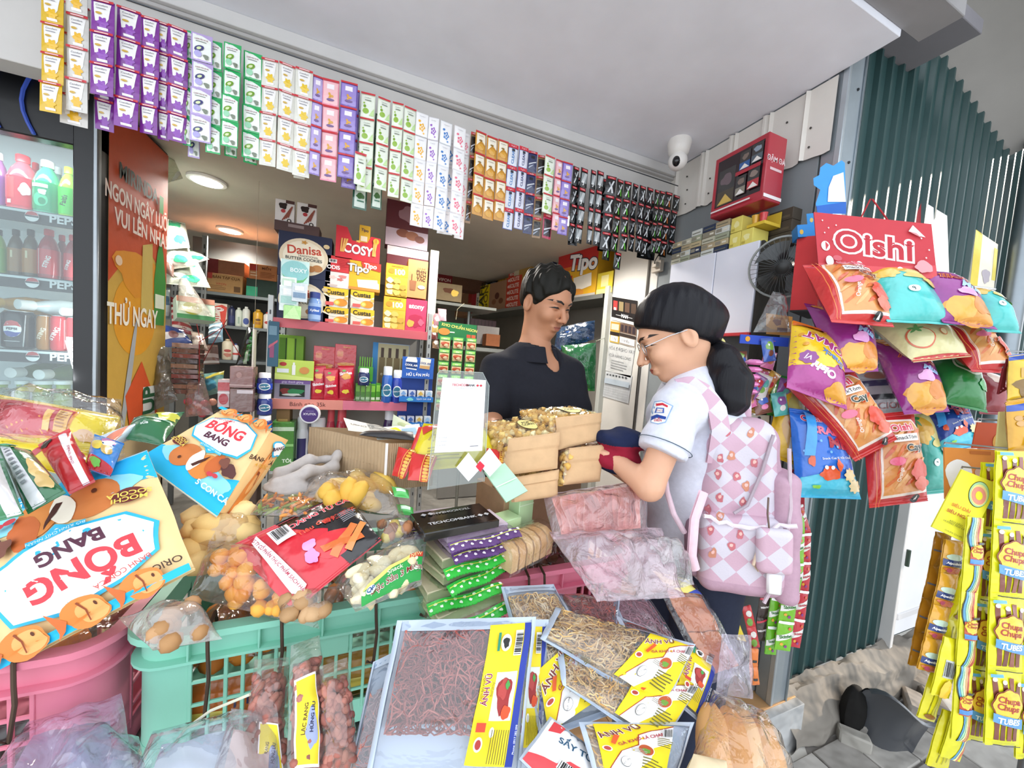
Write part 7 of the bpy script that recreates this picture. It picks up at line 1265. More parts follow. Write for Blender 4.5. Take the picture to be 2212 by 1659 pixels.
# ---- stack of cracker packs
yaw=12;base=P(1018,1218,.82);zs0=base.z
def slabpack(label,dx,dy,z,w,d,h,col,band,yaw,zig=True):
    t=T('cracker_pack',label,'cracker pack',MR((base.x+dx,base.y+dy,z),0,0,yaw),'stacked cracker packs');fm=film(col,.22,.08,.7)
    MB().grid(lambda u,v:V(((u-.5)*w,(v-.5)*d,h*(.5+.5*math.sin(math.pi*min(max(v,.001),.999))**.4*math.sin(math.pi*min(max(u,.001),.999))**.3)+.002*nz(u*9,v*9))),14,10,fm).grid(lambda u,v:V(((u-.5)*w,(v-.5)*d,h*.5*(1-math.sin(math.pi*min(max(v,.001),.999))**.3))),14,10,fm,flip=True).build('wrapper',t,smooth=70)
    MB().box((0,.01,h*.5),(w*.9,d*.72,h*.8),m('N','#dcd2b0' if band[1]!='6' else '#d8c8d8')).build('crackers',t)
    b=MB();n=26
    def zz(u,v):return V(((u-.5)*w*1.02,-d/2-.018+.020*v-(.0025 if(int(u*n*2)%2)and v<.1 else 0),h*.5+.010*(v-.5)+.003*math.sin(u*9)))
    b.grid(zz,n*2,4,m('P',band)).grid(lambda u,v:zz(u,v)-V((0,0,.0015)),n*2,4,m('P',band),flip=True)
    b.prints([*[('p',blob((k+.5)/16,.3+.35*(k%2),.022,.12,k),'#e8f4e0' if band[1]!='6' else '#f0e4f4')for k in range(16)],('r',0,.47,1,.53,'#d8e04a')],lambda u,v,o=0:zz(u,v)+V((0,-.2*o,o)),'P',8).build('crimped_edge',t,smooth=70)
    return t
GRN,PUR='#3fc04a','#6a4a80'
slabpack('lowest green-edged cracker pack hanging over the crate rim',-.025,-.055,zs0-.062,.165,.10,.026,'#e6f4e0',GRN,16)
slabpack('second green-edged cracker pack from the bottom',-.04,-.02,zs0-.034,.16,.11,.026,'#e6f4e0',GRN,10);slabpack('third green-edged cracker pack from the bottom',-.02,.0,zs0-.006,.16,.12,.026,'#e6f4e0',GRN,22);slabpack('topmost green-edged cracker pack of the stack',-.01,.005,zs0+.022,.17,.12,.026,'#e6f4e0',GRN,14)
slabpack('lower purple-edged cracker pack near the top of the stack',.005,.01,zs0+.050,.165,.12,.020,'#efe6f2',PUR,13);slabpack('upper purple-edged cracker pack under the black base',.0,.012,zs0+.071,.165,.12,.020,'#efe6f2',PUR,11)
slabpack('purple-edged cracker pack lying behind the black base',-.085,.075,zs0+.062,.15,.10,.022,'#efe6f2',PUR,4)
for i,(x,y)in enumerate(((862,1062),(872,1100),(868,1130))):bag('small_green_pack',['upper','middle','lower'][i]+' small green twisted pack left of the cracker stack',((x-16,y-12,.84),(x+20,y-4,.84),(x-10,y+10,.82),(x+22,y+14,.82)),.012,'#4fb85a',[('r',.2,.3,.8,.6,'#cfe8cc')],'snack pack',nu=8,nv=8,seed=i)
# black acrylic base, QR-less payment stand
zt=zs0+.093
bb=T('counter_sign_block','black acrylic sign block lying under the payment stand','sign block',MR((base.x-.035,base.y-.045,zt),0,0,10))
MB().box((0,.05,.009),(.17,.10,.018),m('G','#211f1e',.12),ch=.002).build('block',bb)
MB().prints([('t','TECHCOMBANK',.44,.35,.085,'#e8e8ea',0,.02),('p',[(.78,.35),(.82,.42),(.86,.35),(.82,.28)],'#e8e8ea'),('p',[(.87,.35),(.91,.42),(.95,.35),(.91,.28)],'#e8e8ea'),('t','TECHCOMBANK',.50,.78,.075,'#c8c8cc',180,.02),('p',[(.10,.78),(.14,.85),(.18,.78),(.14,.71)],'#c8c8cc'),('p',[(.19,.78),(.23,.85),(.27,.78),(.23,.71)],'#c8c8cc')],lambda u,v,o=0:V((-.085+.17*u,.10*v,.0181+o)),'G',1.7).build('lettering',bb)
qc=pts4((946,800,.83),(1058,806,.86),(924,1058,.80),(1046,1040,.83));c0=sum(qc,V((0,0,0)))/4;tl,tr,bl,br=[p-c0 for p in qc];qn=(br-tl).cross(tr-bl).normalized();qn=qn if qn.dot(EYE-c0)>0 else-qn
qs=T('payment_stand','clear acrylic payment stand with a white bank sheet on the cracker stack','payment stand',TR(c0));qf=lambda u,v,o=0:bl*(1-u)*(1-v)+br*u*(1-v)+tl*(1-u)*v+tr*u*v+qn*o
MB().prism([(0,0),(1,0),(1,.88),(.86,1),(.04,1),(0,.97)],lambda x,y,t_:qf(x,y,-t_),.003,film('#f0f6f4',.03,.02,.02)).build('acrylic_sheet',qs)
MB().tube([qf(0,0),qf(0,.97),qf(.04,1),qf(.86,1),qf(1,.88),qf(1,0)],.0012,film('#e6f0ee',.5,.05,.0),5).build('polished_edge',qs)
MB().prism([(.06,.30),(.93,.28),(.93,.93),(.10,.94)],lambda x,y,t_:qf(x,y,.0012-t_),.001,m('C','#f3f3f6')).build('paper',qs)
pf=lambda u,v,o=0:qf(.07+.86*u,.295+.64*v,.0016+o)
MB().prints([('t','TECHCOM',.43,.91,.075,'#c03440',0,.02),('t','BANK',.66,.91,.075,'#2a2a2c',0,.02),('p',[(.78,.91),(.815,.93),(.85,.91),(.815,.89)],'#c03440'),('p',[(.855,.91),(.89,.93),(.925,.91),(.89,.89)],'#c03440'),('t','MS00 P036 3978 0094 530',.56,.865,.042,'#8a8a90'),('t','Tên cửa hàng',.13,.20,.035,'#3a3a3e'),('t','Tên tài khoản',.13,.15,.035,'#3a3a3e'),('t','Số tài khoản',.12,.10,.035,'#3a3a3e'),('r',.3,.185,.85,.19,'#c9c9d0'),('r',.3,.135,.7,.14,'#c9c9d0'),('r',.72,.05,.9,.06,'#6a6a70')],pf,'C',.6).build('lettering',qs)
dm=P(1036,1006,.80);t=T('bank_logo_card','white and red diamond logo card beside the payment stand','logo card',TR(dm))
for cx_,cy_ in((1012,1010),(1058,1000)):MB().prism([(cx_/1000,-(cy_-32)/1000),((cx_+26)/1000,-(cy_+2)/1000),(cx_/1000,-(cy_+30)/1000),((cx_-26)/1000,-cy_/1000)],lambda x,y,q:P(x*1000,-y*1000,.80)-dm-qn*q,.003,m('C','#f0eef2')).build('white_diamond',t)
MB().prism([(1.028,-1.008),(1.037,-.996),(1.047,-1.006),(1.038,-1.020)],lambda x,y,q:P(x*1000,-y*1000,.797)-dm-qn*q,.003,m('C','#d02c40')).build('red_diamond',t)
gb=[(1060,1002,1150,1090,.82),(1085,1050,1130,1120,.80)]
panel('green_acrylic_card','pale green translucent card leaning under the diamond logo',pts4((1046,1018,.82),(1090,1000,.84),(1094,1085,.78),(1140,1060,.82)),.004,'#a9d2b4',[('r',0,.45,1,.48,'#d8f0dc')],'card',kind='G')
for i,(x,y,w_,h_)in enumerate(((.105,.02,.05,.085),(.155,.06,.05,.075))):boxw('soap_box',['nearer','farther'][i]+' pale green slim box right of the cracker stack',(base.x+x,base.y+y,zs0-.03+.045*i),w_,.05,h_+.03,'#bfe0ac',[('r',0,.8,1,.82,'#e0f0d4')],cat='box',kind='G',yaw=20)
# bread rusk slices
rb_=T('toast_pack','clear pack of thick brown toast slices behind the crate rim','toast pack',MR(P(1120,1205,.84),0,0,24))
for k in range(6):MB().prism([(-.038,0),(.038,0),(.040,.035),(.034,.05),(.015,.058),(-.015,.058),(-.034,.05),(-.040,.035)],lambda x,y,q,k=k:V((-.06+.024*k+q,x*.9,y)),.019,m('N',['#d8b88a','#cfa878','#dcc096'][k%3])).build('slice',rb_)
MB().grid(lambda u,v:V((-.075+.16*u,-.042*math.cos(math.pi*v)*1.05,.002+.066*max(0,math.sin(math.pi*v))**.5+.002*nz(u*8,v*8))),18,12,film('#fbf4ea',.06,.07,.9)).build('film',rb_,smooth=80)
# ---- yellow and red gift bag
bag('gift_bag','yellow bag with dark print lying behind the payment stand',((915,915,.92),(1050,925,.98),(880,1020,.86),(1092,1000,.92)),.035,'#e2cf1e',[('t','hai',.25,.6,.2,'#b89a1a',-20,.02),*lines(.15,.1,.6,.4,5,'#a8961a'),('p',[(.0,.9),(.2,1),(.3,.96),(.05,.7)],'#cf3a2c')],'gift bag',seed=5,wr=.006)
for i,(c4)in enumerate((((862,962,.90),(905,975,.88),(846,1030,.86),(872,1036,.84)),((890,975,.87),(945,985,.86),(880,1040,.83),(925,1042,.82)),((1052,966,.90),(1096,972,.92),(1048,1010,.86),(1088,1012,.88)),((905,920,.93),(930,915,.94),(880,990,.89),(905,985,.90)))):bag('red_envelope',['leftmost','second','rightmost','topmost'][i]+' red packet with gold braid around the yellow bag',c4,.008,'#d22f2e',[('r',.62,0,.95,1,'#c8402a'),*[('p',ell(.78,.06+.11*k,.12,.05),'#e0a83a')for k in range(9)],('r',.6,0,.63,1,'#e8b84a'),('r',.93,0,.96,1,'#e8b84a')],'red packet',nu=8,nv=10,seed=i,crimp=False)
# ---- popcorn bags with kraft flaps
pop=[lump_me('N',c,.55,i,8,6)for i,c in enumerate(('#f0cd80','#e6ba64','#f6e2b0','#dcae58'))]
def popcorn(label,top4,front4,side4,seed,n=110,badge=True):
    q=[pts4(*x)if x else None for x in(top4,front4,side4)];c=q[1][0]
    t=T('popcorn_bag',label,'popcorn bag',TR(c),'popcorn bags');fm=film('#faf6ee',.05,.06,.8)
    for nm,c4 in(('window_film',q[0]),('side_film',q[2])):
        if c4 is None:continue
        fr,bk,cc,asp,w,h,nn=quad_surf(c4,.008,.003,.0,seed,flat=.4);o=cc-c
        MB().grid(lambda u,v:fr(u,v)+o,12,10,fm).build(nm,t,smooth=80);rnd=random.Random(seed)
        for k in range(n if nm[0]=='w' else n//2):
            p=fr(rnd.uniform(.04,.96),rnd.uniform(.05,.95))+o-nn*rnd.uniform(.008,.016);link('popcorn',pop[k%4],t,Matrix.Translation(p)@rot_rand(rnd)@Matrix.Scale(rnd.uniform(.007,.011),4))
        if nm[0]=='w':
            MB().grid(lambda u,v:fr(u,v)+o-nn*.022,6,6,m('N','#d8ac5c')).build('popcorn_bed',t)
            if badge:MB().prints([('p',ell(.62,.45,.17,.26,28),'#3a3220'),('p',ell(.62,.45,.16,.245,28),'#e6d68a'),('t','POP\nCORN',.62,.47,.09,'#3a3220',0,.02)],lambda u,v,o2=0:fr(u,v,o2)+o,'C',asp).build('badge',t)
    fr,bk,cc,asp,w,h,nn=quad_surf(q[1],.012,.002,.02,seed+3,flat=.3);o=cc-c
    def kf(u,v):f=fr(u,v)+o;return f+nn*(.004 if v>.62 else 0)
    MB().grid(kf,16,22,m('K','#cda981')).grid(lambda u,v:kf(u,v)-nn*.02,6,6,m('K','#c49e78'),flip=True).build('kraft_front',t,smooth=50)
    tl,tr=q[1][0]-c,q[1][1]-c
    b2=q[0][2]-c if q[0]else tl
    return t
popcorn('popcorn bag at the back right with a tall kraft front',((1122,882,1.08),(1240,876,1.12),(1198,905,1.0),(1298,894,1.05)),((1198,903,.99),(1298,892,1.04),(1205,972,.96),(1296,950,1.01)),((1122,882,1.08),(1198,904,.99),(1128,925,1.04),(1205,972,.96)),3)
popcorn('front left popcorn bag with a round badge beside the payment stand',((1046,910,.98),(1140,898,1.03),(1100,948,.91),(1206,934,.96)),((1098,948,.90),(1208,934,.95),(1086,1028,.87),(1204,1012,.92)),((1046,910,.98),(1100,948,.90),(1060,990,.92),(1090,1028,.87)),5)
popcorn('lower right popcorn bag standing under the back one',None if False else((1208,975,1.0),(1290,955,1.06),(1230,990,.96),(1306,962,1.01)),((1228,968,.96),(1306,960,1.0),(1216,1048,.93),(1296,1040,.97)),((1204,972,.97),(1232,970,.95),(1200,1045,.95),(1218,1048,.92)),7,40,False)
popcorn('lowest popcorn bag folded under the front left one',((1100,1022,.92),(1200,1012,.96),(1108,1035,.88),(1206,1020,.93)),((1106,1032,.88),(1206,1014,.93),(1112,1085,.86),(1204,1072,.91)),None,9,20,False)
bk_=boxw('popcorn_support','plain brown carton under the popcorn bags',P(1180,1150,1.0)+V((0,.02,-.05)),.28,.14,.17,'#a8886a',kind='K',cat='carton',yaw=14)
# ---- rice paper sheets in crinkled wrap
t,ins,fr,asp=clear_bag('rice_paper_bag','crinkled clear wrap around a stack of pink rice paper sheets',((1172,1068,.92),(1396,1036,.98),(1196,1165,.84),(1400,1150,.90)),.055,film('#fff2f5',.30,.10,1.2,26),seed=4,wr=.012,nu=36,nv=28)
MB().grid(lambda u,v:ins(.08+.84*u,.08+.82*v,.55),16,12,m('N','#dc9a8c')).build('rice_paper_stack',t,smooth=60)
for k in range(14):
    u=.08+.058*k;MB().grid(lambda a,b:ins(u+.07*a+.02*math.sin(b*5+k),.12+.74*b,.3+.45*a)+V((0,0,.004*nz(a*4+k,b*6))),8,14,m('N',['#e6a596','#eec0b0','#dd8c7e'][k%3])).build('rice_paper_sheet',t,smooth=60)
clear_bag('plastic_wrap','loose crinkled clear plastic spilling from the rice paper over the crate',((1186,1150,.86),(1430,1140,.92),(1290,1300,.72),(1480,1290,.78)),.05,film('#fff2f8',.40,.08,1.4,24),'plastic wrap',9,wr=.022,nu=40,nv=34)
clear_bag('plastic_wrap','second fold of crinkled clear plastic near the school bag',((1330,1160,.90),(1462,1172,.96),(1380,1290,.76),(1500,1262,.84)),.05,film('#ffffff',.32,.07,1.4,22),'plastic wrap',12,wr=.022,nu=34,nv=30)
# ---- folded jacket on the counter
jc=P(1345,965,1.02)
def jac(p):d=s_ell(p,(0,0,.02),(.085,.06,.032));d=smin(d,s_ell(p,(-.02,-.01,-.03),(.07,.05,.04)),.02);return d+.004*np.sin(p[...,0]*70+p[...,2]*90)
sdf_obj('school_jacket',jac,(-.13,-.1,-.1),(.13,.1,.09),.005,[m('F','#1f2745'),m('F','#8e1f34')],M=MR(jc,0,0,-10),pick=lambda c:((c[:,2]<.012)&(c[:,2]>-.05)).astype(int),label='folded navy and dark red jacket under the girl\'s arm',cat='jacket')
# ================================================================== bags hanging on hooks in front of the crates
HK=m('M','#5a4a40',.55)
def hook(label,px,py,py2,Y=YF-.02,bend=0):
    a=PY(px,py,Y);top=V((a.x,YF+.01,ZR+.012));lo=PY(px+bend,py2,Y-.01)
    MB().tube([top+V((0,.012,-.02)),top+V((0,.004,.002)),V((a.x,YF-.021,ZR+.004)),V((a.x+.002,YF-.024,ZR-.03)),V((lo.x+.004,YF-.03,(ZR+lo.z)/2)),V((lo.x,YF-.034,lo.z)),V((lo.x-.012,YF-.04,lo.z+.012))],.003,HK,7).build('wire_hook',label=label,cat='hook',group='wire hooks')
for i,(px,py,p2)in enumerate(((30,1470,1600),(448,1385,1560),(608,1360,1470),(812,1305,1430),(925,1270,1330),(1145,1212,1290),(1175,1250,1280))):hook('rusty wire hook, %s from the left on the crate rims'%ordn[i],px,py,p2,bend=-6)
def shred_bag(name,label,c4,th,cols,n,ln,r,seed,fm=None,reg=(.10,.08,.90,.88),tray=None,curl=1.,wr=.004):
    t,ins,fr,asp=clear_bag(name,label,c4,th,fm or film('#f2f6fc',.12,.07,.5),'dried food bag',seed,'hanging dried food bags',wr=wr,seal=.03,flat=.4)
    if n:
        o=strand_mesh(ins,reg,n,ln,r,[m('N',c)for c in cols],seed,curl=curl).build('dried_shreds',t,smooth=80);o['kind']='stuff'
        MB().grid(lambda u,v:ins(reg[0]+(reg[2]-reg[0])*u,reg[1]+(reg[3]-reg[1])*v,.62),14,14,m('N',cols[-1])).build('packed_core',t,smooth=80)
    MB().grid(lambda u,v:ins(.02+.96*u,.02+.96*v,.92),10,10,m('G','#c2ccd8')).build('backing',t,smooth=70)
    b=MB();e=.035
    for u0,u1,v0,v1 in((0,e,0,1),(1-e,1,0,1),(0,1,0,e),(0,1,1-e*2,1)):b.grid(lambda u,v:fr(u,v,.0008),10 if u1-u0>.5 else 2,16 if v1-v0>.5 else 2,m('G','#b9c6d6'),u0,u1,v0,v1)
    b.build('welded_rim',t,smooth=60)
    return t,fr
BEEF=['#b0584e','#97463f','#c06c5e','#8a4039'];CHK=['#eac07a','#dcab66','#f0d09a','#c99a58']
def lab_beef(s=1):return[('r',0,0,1,1,'#eed62a'),('r',.84,0,1,1,'#2c3f9c'),('r',.32,.30,.80,.64,'#dfeadf'),('p',blob(.55,.48,.16,.13,3),'#9a3030'),('p',blob(.52,.52,.10,.07,6),'#b04440'),('p',blob(.66,.36,.10,.05,5),'#d8502c'),('p',blob(.60,.55,.05,.03,8),'#4a9a4a'),('t','ÁNH VŨ',.16,.52,.17,'#f6f0e0',90,.06),('t','ÁNH VŨ',.16,.52,.17,'#8a2a4a',90,.02),('t','THỊT BÒ KHÔ',.06,.52,.07,'#3a3a1a',90),('t','Beef Jerky',.27,.52,.07,'#4a3a1a',90),('p',ell(.42,.86,.12,.065),'#f4f2ee'),('p',blob(.42,.86,.07,.04,3),'#2a2a2a'),('r',.22,.80,.28,.94,'#2f8a6a'),('r',.62,.76,.80,.95,'#f4f4f4'),*bars(.63,.77,.79,.94,n=12,vert=True),('r',.06,.24,.26,.30,'#c8442c'),('p',ell(.16,.16,.09,.05),'#f0e8d8'),('p',ell(.16,.16,.06,.033),'#a83a34'),('p',ell(.40,.24,.05,.035),'#f6f6f2'),*[('r',.40+.05*k,.04,.415+.05*k,.26,'#5a5420')for k in range(8)],('t','Phone: 0917 282 099',.92,.2,.06,'#e8ecf8',90)]
def lab_chk():return[('r',0,0,1,1,'#f0d722'),('p',[(.10,.0),(.30,.42),(.52,.55),(.52,.74),(.70,.86),(1,.98),(1,.70),(.74,.56),(.72,.36),(.5,.12),(.4,0)],'#f6f4f2'),('p',[(.085,.0),(.285,.42),(.505,.56),(.505,.75),(.69,.87),(1,1),(1,.98),(.70,.86),(.52,.74),(.52,.55),(.30,.42),(.10,.0)],'#a8402c'),('t','ÁNH VŨ',.28,.80,.16,'#f8f2e4',30,.07),('t','ÁNH VŨ',.28,.80,.16,'#7a3a34',30,.02),('t','GÀ KHÔ LÁ CHANH',.60,.70,.085,'#b03444',28,.02),('p',ell(.62,.48,.13,.10),'#f0ece6'),('p',ell(.62,.48,.115,.088),'#b8552c'),('p',blob(.62,.46,.06,.04,3),'#6a9a3a'),('p',ell(.09,.40,.07,.055),'#f4f0e6'),('p',ell(.09,.40,.05,.038),'#b04438'),('p',[(.14,.52),(.20,.72),(.27,.70),(.20,.50)],'#d85a2a'),('p',ell(.33,.20,.075,.09),'#3a3a3a'),('p',ell(.33,.20,.07,.084),'#f6f4f2'),('t','KLT: 100g',.33,.20,.035,'#3a3a3a',60),('r',.84,.74,.98,.90,'#f4f4f4'),*bars(.85,.75,.97,.89,n=10),*lines(.55,.05,.9,.32,6,'#6a6420'),*lines(.74,.52,.98,.68,5,'#6a6420'),*lines(.36,.32,.6,.4,3,'#9a9488')]
# big beef bag in front
t,fr=shred_bag('jerky_bag','large clear bag of dark red beef shreds with a yellow label in front',((858,1340,.60),(1158,1332,.64),(780,1720,.50),(1118,1720,.53)),.030,BEEF,620,.055,.0011,3,reg=(.10,.36,.68,.90))
label_on(t,fr,((.66,.955),(.96,.965),(.60,.18),(.92,.16)),lab_beef(),.36)
t,fr=shred_bag('jerky_bag','second beef bag showing only a blue edged label strip behind the large one',((1010,1338,.68),(1185,1338,.70),(985,1690,.57),(1168,1690,.59)),.015,BEEF,60,.04,.001,5,reg=(.1,.1,.5,.8))
label_on(t,fr,((.62,.95),(.97,.95),(.62,.20),(.97,.20)),lab_beef(),.36)
shred_bag('jerky_bag','silvery bag of pink meat shreds left of the large beef bag',((806,1430,.62),(908,1380,.66),(740,1720,.53),(872,1720,.55)),.02,['#c8786c','#d08a7a','#a85a50'],240,.05,.0010,7,film('#dce8f4',.30,.10,.5),reg=(.12,.05,.8,.7))
t,fr=shred_bag('chicken_floss_bag','clear bag of tan chicken shreds with the label turned down right',((1082,1268,.76),(1196,1262,.80),(1168,1600,.60),(1330,1540,.64)),.028,CHK,420,.055,.0013,9,reg=(.1,.25,.9,.88),curl=1.5)
label_on(t,fr,((.15,.36),(.98,.54),(.10,.02),(.98,.12)),lab_chk(),1.25)
t,fr=shred_bag('chicken_floss_bag','top right clear bag of tan chicken shreds with an Ánh Vũ label',((1200,1312,.74),(1502,1392,.78),(1166,1380,.66),(1432,1540,.66)),.024,CHK,420,.055,.0013,11,reg=(.05,.15,.6,.9),curl=1.5)
label_on(t,fr,((.66,.98),(.99,.97),(.56,.06),(.97,.05)),lab_chk(),.75)
t,fr=shred_bag('chicken_floss_bag','clear bag with a yellow label just below the top right one',((1200,1400,.68),(1512,1478,.74),(1215,1480,.62),(1424,1622,.62)),.018,CHK,260,.05,.0012,13,reg=(.05,.1,.5,.9),curl=1.5)
label_on(t,fr,((.55,.98),(.99,.97),(.50,.06),(.97,.05)),lab_chk(),.75)
t,fr=shred_bag('chicken_floss_bag','lowest clear bag with a yellow label at the bottom border',((1250,1560,.60),(1500,1560,.66),(1290,1700,.54),(1440,1740,.54)),.015,CHK,60,.04,.0012,15,reg=(.05,.3,.4,.9))
label_on(t,fr,((.10,.95),(.80,.9),(.10,.25),(.85,.05)),lab_chk(),.9)
t,fr=shred_bag('jerky_bag','beef bag with a blue edged white label at the right of the cluster',((1330,1330,.80),(1556,1420,.82),(1380,1450,.70),(1508,1560,.70)),.018,BEEF,160,.05,.0011,17,reg=(.05,.3,.6,.9))
label_on(t,fr,((.62,.98),(.99,.97),(.56,.06),(.97,.05)),lab_beef(),.6)
t,fr=shred_bag('dried_squid_bag','bag with a white and red label at the bottom middle',((1188,1548,.60),(1310,1640,.60),(1120,1640,.52),(1240,1760,.52)),.012,BEEF,0,.04,.001,19)
label_on(t,fr,((.03,.97),(.97,.97),(.03,.03),(.97,.03)),[('r',0,0,1,1,'#f2f2f4'),('p',[(.05,.95),(.25,.97),(.22,.80),(.05,.70)],'#d8444a'),('t','SẤY TỎI',.55,.72,.17,'#2f5a78',8,.02),('p',[(0,.15),(.4,.3),(.55,.48),(.9,.52),(.95,.3),(.6,.1),(.3,0),(0,0)],'#dc4a50'),('r',.42,.14,.78,.42,'#f6f6f6'),*bars(.44,.16,.76,.40,n=11)],1.0)
t,fr=shred_bag('meat_tray_bag','bag with a white tray of dark red dried meat by the crinkled wrap',((1195,1282,.82),(1340,1290,.86),(1240,1350,.72),(1330,1372,.76)),.015,['#b05a50','#c06a5e','#984a44'],200,.04,.0012,21,reg=(.15,.2,.9,.9));bag('','',((1180,1300,.80),(1225,1330,.78),(1200,1340,.75),(1320,1378,.76)),.004,'#e8e6ea',into=t,body='white_tray',kind='K',crimp=False,nu=6,nv=6)
shred_bag('meat_tray_bag','bag of mauve dried meat half under the plastic folds',((1310,1278,.88),(1400,1290,.90),(1350,1360,.80),(1470,1400,.84)),.015,['#c08a94','#ac747e','#b67e86'],160,.04,.0012,23)
# long brown jerky bag on the right and bread bag below it
t,ins,fr,asp=clear_bag('jerky_bag','long clear bag of flat brown jerky on the right of the cluster',((1400,1228,.92),(1500,1252,.96),(1530,1480,.76),(1612,1450,.80)),.03,film('#ffffff',.06,.06,1.0,20),'dried food bag',25,wr=.010,group='hanging dried food bags')
for k in range(7):MB().grid(lambda a,b:ins(.12+.76*a,.06+.12*k*.95+.22*b,.35+.06*(k%3))+V((0,0,.003*nz(a*7+k,b*6))),12,8,m('N',['#b8704c','#c47e58','#a66040'][k%3])).build('jerky_sheet',t,smooth=60)
label_on(t,fr,((.05,.98),(.75,.98),(.1,.78),(.7,.72)),[('r',0,0,1,1,'#e8dc7a'),('p',ell(.4,.75,.2,.2),'#f4f4f4'),('p',[(.6,0),(1,.3),(1,0)],'#3a4aa0'),('r',.6,.5,.9,.8,'#f0f0f0')],1.2)
clear_bag('plastic_wrap','clear plastic sleeve end hanging beside the wooden floor',((1560,1370,.80),(1624,1372,.84),(1545,1500,.74),(1626,1510,.78)),.012,film('#f6f0fa',.16,.08,.9,20),'plastic wrap',14,wr=.014)
t,ins,fr,asp=clear_bag('bread_bag','clear bag of long tan bread rolls at the bottom border',((1540,1490,.74),(1640,1545,.74),(1470,1720,.56),(1735,1720,.62)),.06,film('#fffaf4',.06,.05,1.1,18),'bread bag',27,wr=.012,nu=30,nv=30)
bd=(ins(.5,.95,.5)-ins(.5,.05,.5)).normalized();bq=bd.to_track_quat('Z','Y').to_matrix().to_4x4()
for k in range(4):link('bread_roll',lump_me('N',['#dba870','#d09a5e','#e2bb8c'][k%3],.12,k,16,12,(1.0,.9,2.6)),t,Matrix.Translation(ins(.2+.2*k,.48-.05*(k%2),.62))@Matrix.Rotation(R(-8+6*k),4,bd)@bq@Matrix.Scale(.031,4))
bag('cream_bread_pack','pale cream pack at the bottom border beside the bread bag',((1500,1625,.58),(1570,1640,.60),(1470,1700,.54),(1560,1720,.56)),.02,'#e6d4b0',[],'bread pack','K',5,crimp=False)
# ---- peanut bags
pn=[lump_me('N',c,.12,i,8,6,(.8,.8,1.25))for i,c in enumerate(('#a8685c','#955a50','#b87a6c'))]
for i,(c4,n,lq)in enumerate((([(550,1425,.62),(624,1420,.64),(512,1700,.52),(622,1700,.54)],60,((.30,.45),(.72,.42),(.35,.0),(.95,.0))),([(628,1395,.61),(690,1372,.65),(618,1700,.51),(718,1700,.54)],60,((.05,.70),(.55,.72),(.1,.1),(.6,.1))),([(690,1440,.60),(750,1420,.62),(694,1700,.53),(784,1700,.54)],70,None))):
    t,ins,fr,asp=clear_bag('peanut_bag',['left','middle','right'][i]+' clear bag of reddish peanuts hooked on the green crate',c4,.022,film('#f8f4f0',.10,.07,.8),'peanut bag',i+30,'hanging peanut bags',wr=.008,seal=.02)
    fill(t,ins,n+70,.0078,pn,(.12,.04,.88,.82),40+i,'peanut',q=(.2,.6))
    MB().grid(lambda u,v:ins(.1+.8*u,.04+.78*v,.65),8,14,m('N','#9a5a50')).build('peanut_bed',t)
    if lq:label_on(t,fr,lq,[('r',0,0,1,1,'#f2ecec'),('r',.06,.03,.94,.97,'#e6d433'),('p',blob(.6,.4,.25,.2,4),'#9aa4c8'),('t','LẠC RANG',.35,.5,.2,'#5a3a2a',82,.01),('t','HÚNG LÌU',.65,.5,.2,'#2a2a4a',82,.02)],.35)
# ---- clear empty-looking bags at the bottom left
for i,(c4,th,n)in enumerate((([(60,1560,.56),(262,1500,.60),(-60,1720,.46),(300,1720,.50)],.03,0),([(160,1560,.55),(300,1590,.56),(60,1740,.46),(330,1740,.48)],.03,0),([(330,1580,.56),(520,1530,.60),(260,1740,.47),(560,1740,.50)],.035,0),([(500,1530,.56),(600,1540,.58),(440,1740,.48),(600,1740,.50)],.03,0))):
    t,ins,fr,asp=clear_bag('clear_pouch',['leftmost','second','third','fourth'][i]+' shiny clear pouch hanging along the bottom border',c4,th,film(['#f4ecfa','#f0f2fa','#f2f6fc','#f4f2f4'][i],.22,.06,.9,14),'clear pouch',50+i,'clear pouches',wr=.012)
    MB().grid(lambda u,v:ins(.15+.7*u,.05+.7*v,.55),10,10,m('G',['#b8a8b8','#a8b4c4','#c4ccd8','#b8a09c'][i])).build('wrapped_goods',t,smooth=70)
for i,pts in enumerate((((312,1640),(330,1590),(372,1580),(400,1572),(440,1560)),((350,1659),(375,1610),(400,1575),(455,1535),(540,1500)))):
    MB().tube([P(x,y,.57)for x,y in pts],.0022,m('S','#d8d6c0'),6).build('plastic_tie',label=['curled','straight'][i]+' pale plastic tie knotted on the clear pouches',cat='tie')

# ================================================================== people
from mathutils.bvhtree import BVHTree
def arr(v):return np.array(v,float)
def bvh(o):return BVHTree.FromPolygons([o.matrix_basis@v.co for v in o.data.vertices],[tuple(p.vertices)for p in o.data.polygons])
def multi(name,jobs,mats,M,parent=None,picks=None,**kw):
    """one mesh object out of several distance fields"""
    VS,FS,MI=[],[],[];n=0
    for i,(fn,lo,hi,st)in enumerate(jobs):
        v,f=surfnet(fn,lo,hi,st)
        acc=np.zeros_like(v);c=np.zeros(len(v))
        for k in range(4):np.add.at(acc,f[:,k],v[f[:,(k+1)%4]]+v[f[:,(k+3)%4]]);np.add.at(c,f[:,k],2)
        v=v*.5+.5*acc/np.maximum(c,1)[:,None];VS.append(v);FS.append(f+n);n+=len(v);MI.append(picks[i](v[f].mean(1)).astype(np.int32)if picks and picks[i]else np.zeros(len(f),np.int32))
    v=np.concatenate(VS);f=np.concatenate(FS);me=bpy.data.meshes.new(name);me.from_pydata(v.tolist(),[],f.tolist())
    for x in mats:me.materials.append(x)
    me.polygons.foreach_set('material_index',np.concatenate(MI));me.update();me.shade_smooth()
    return link(name,me,parent,M,**kw)
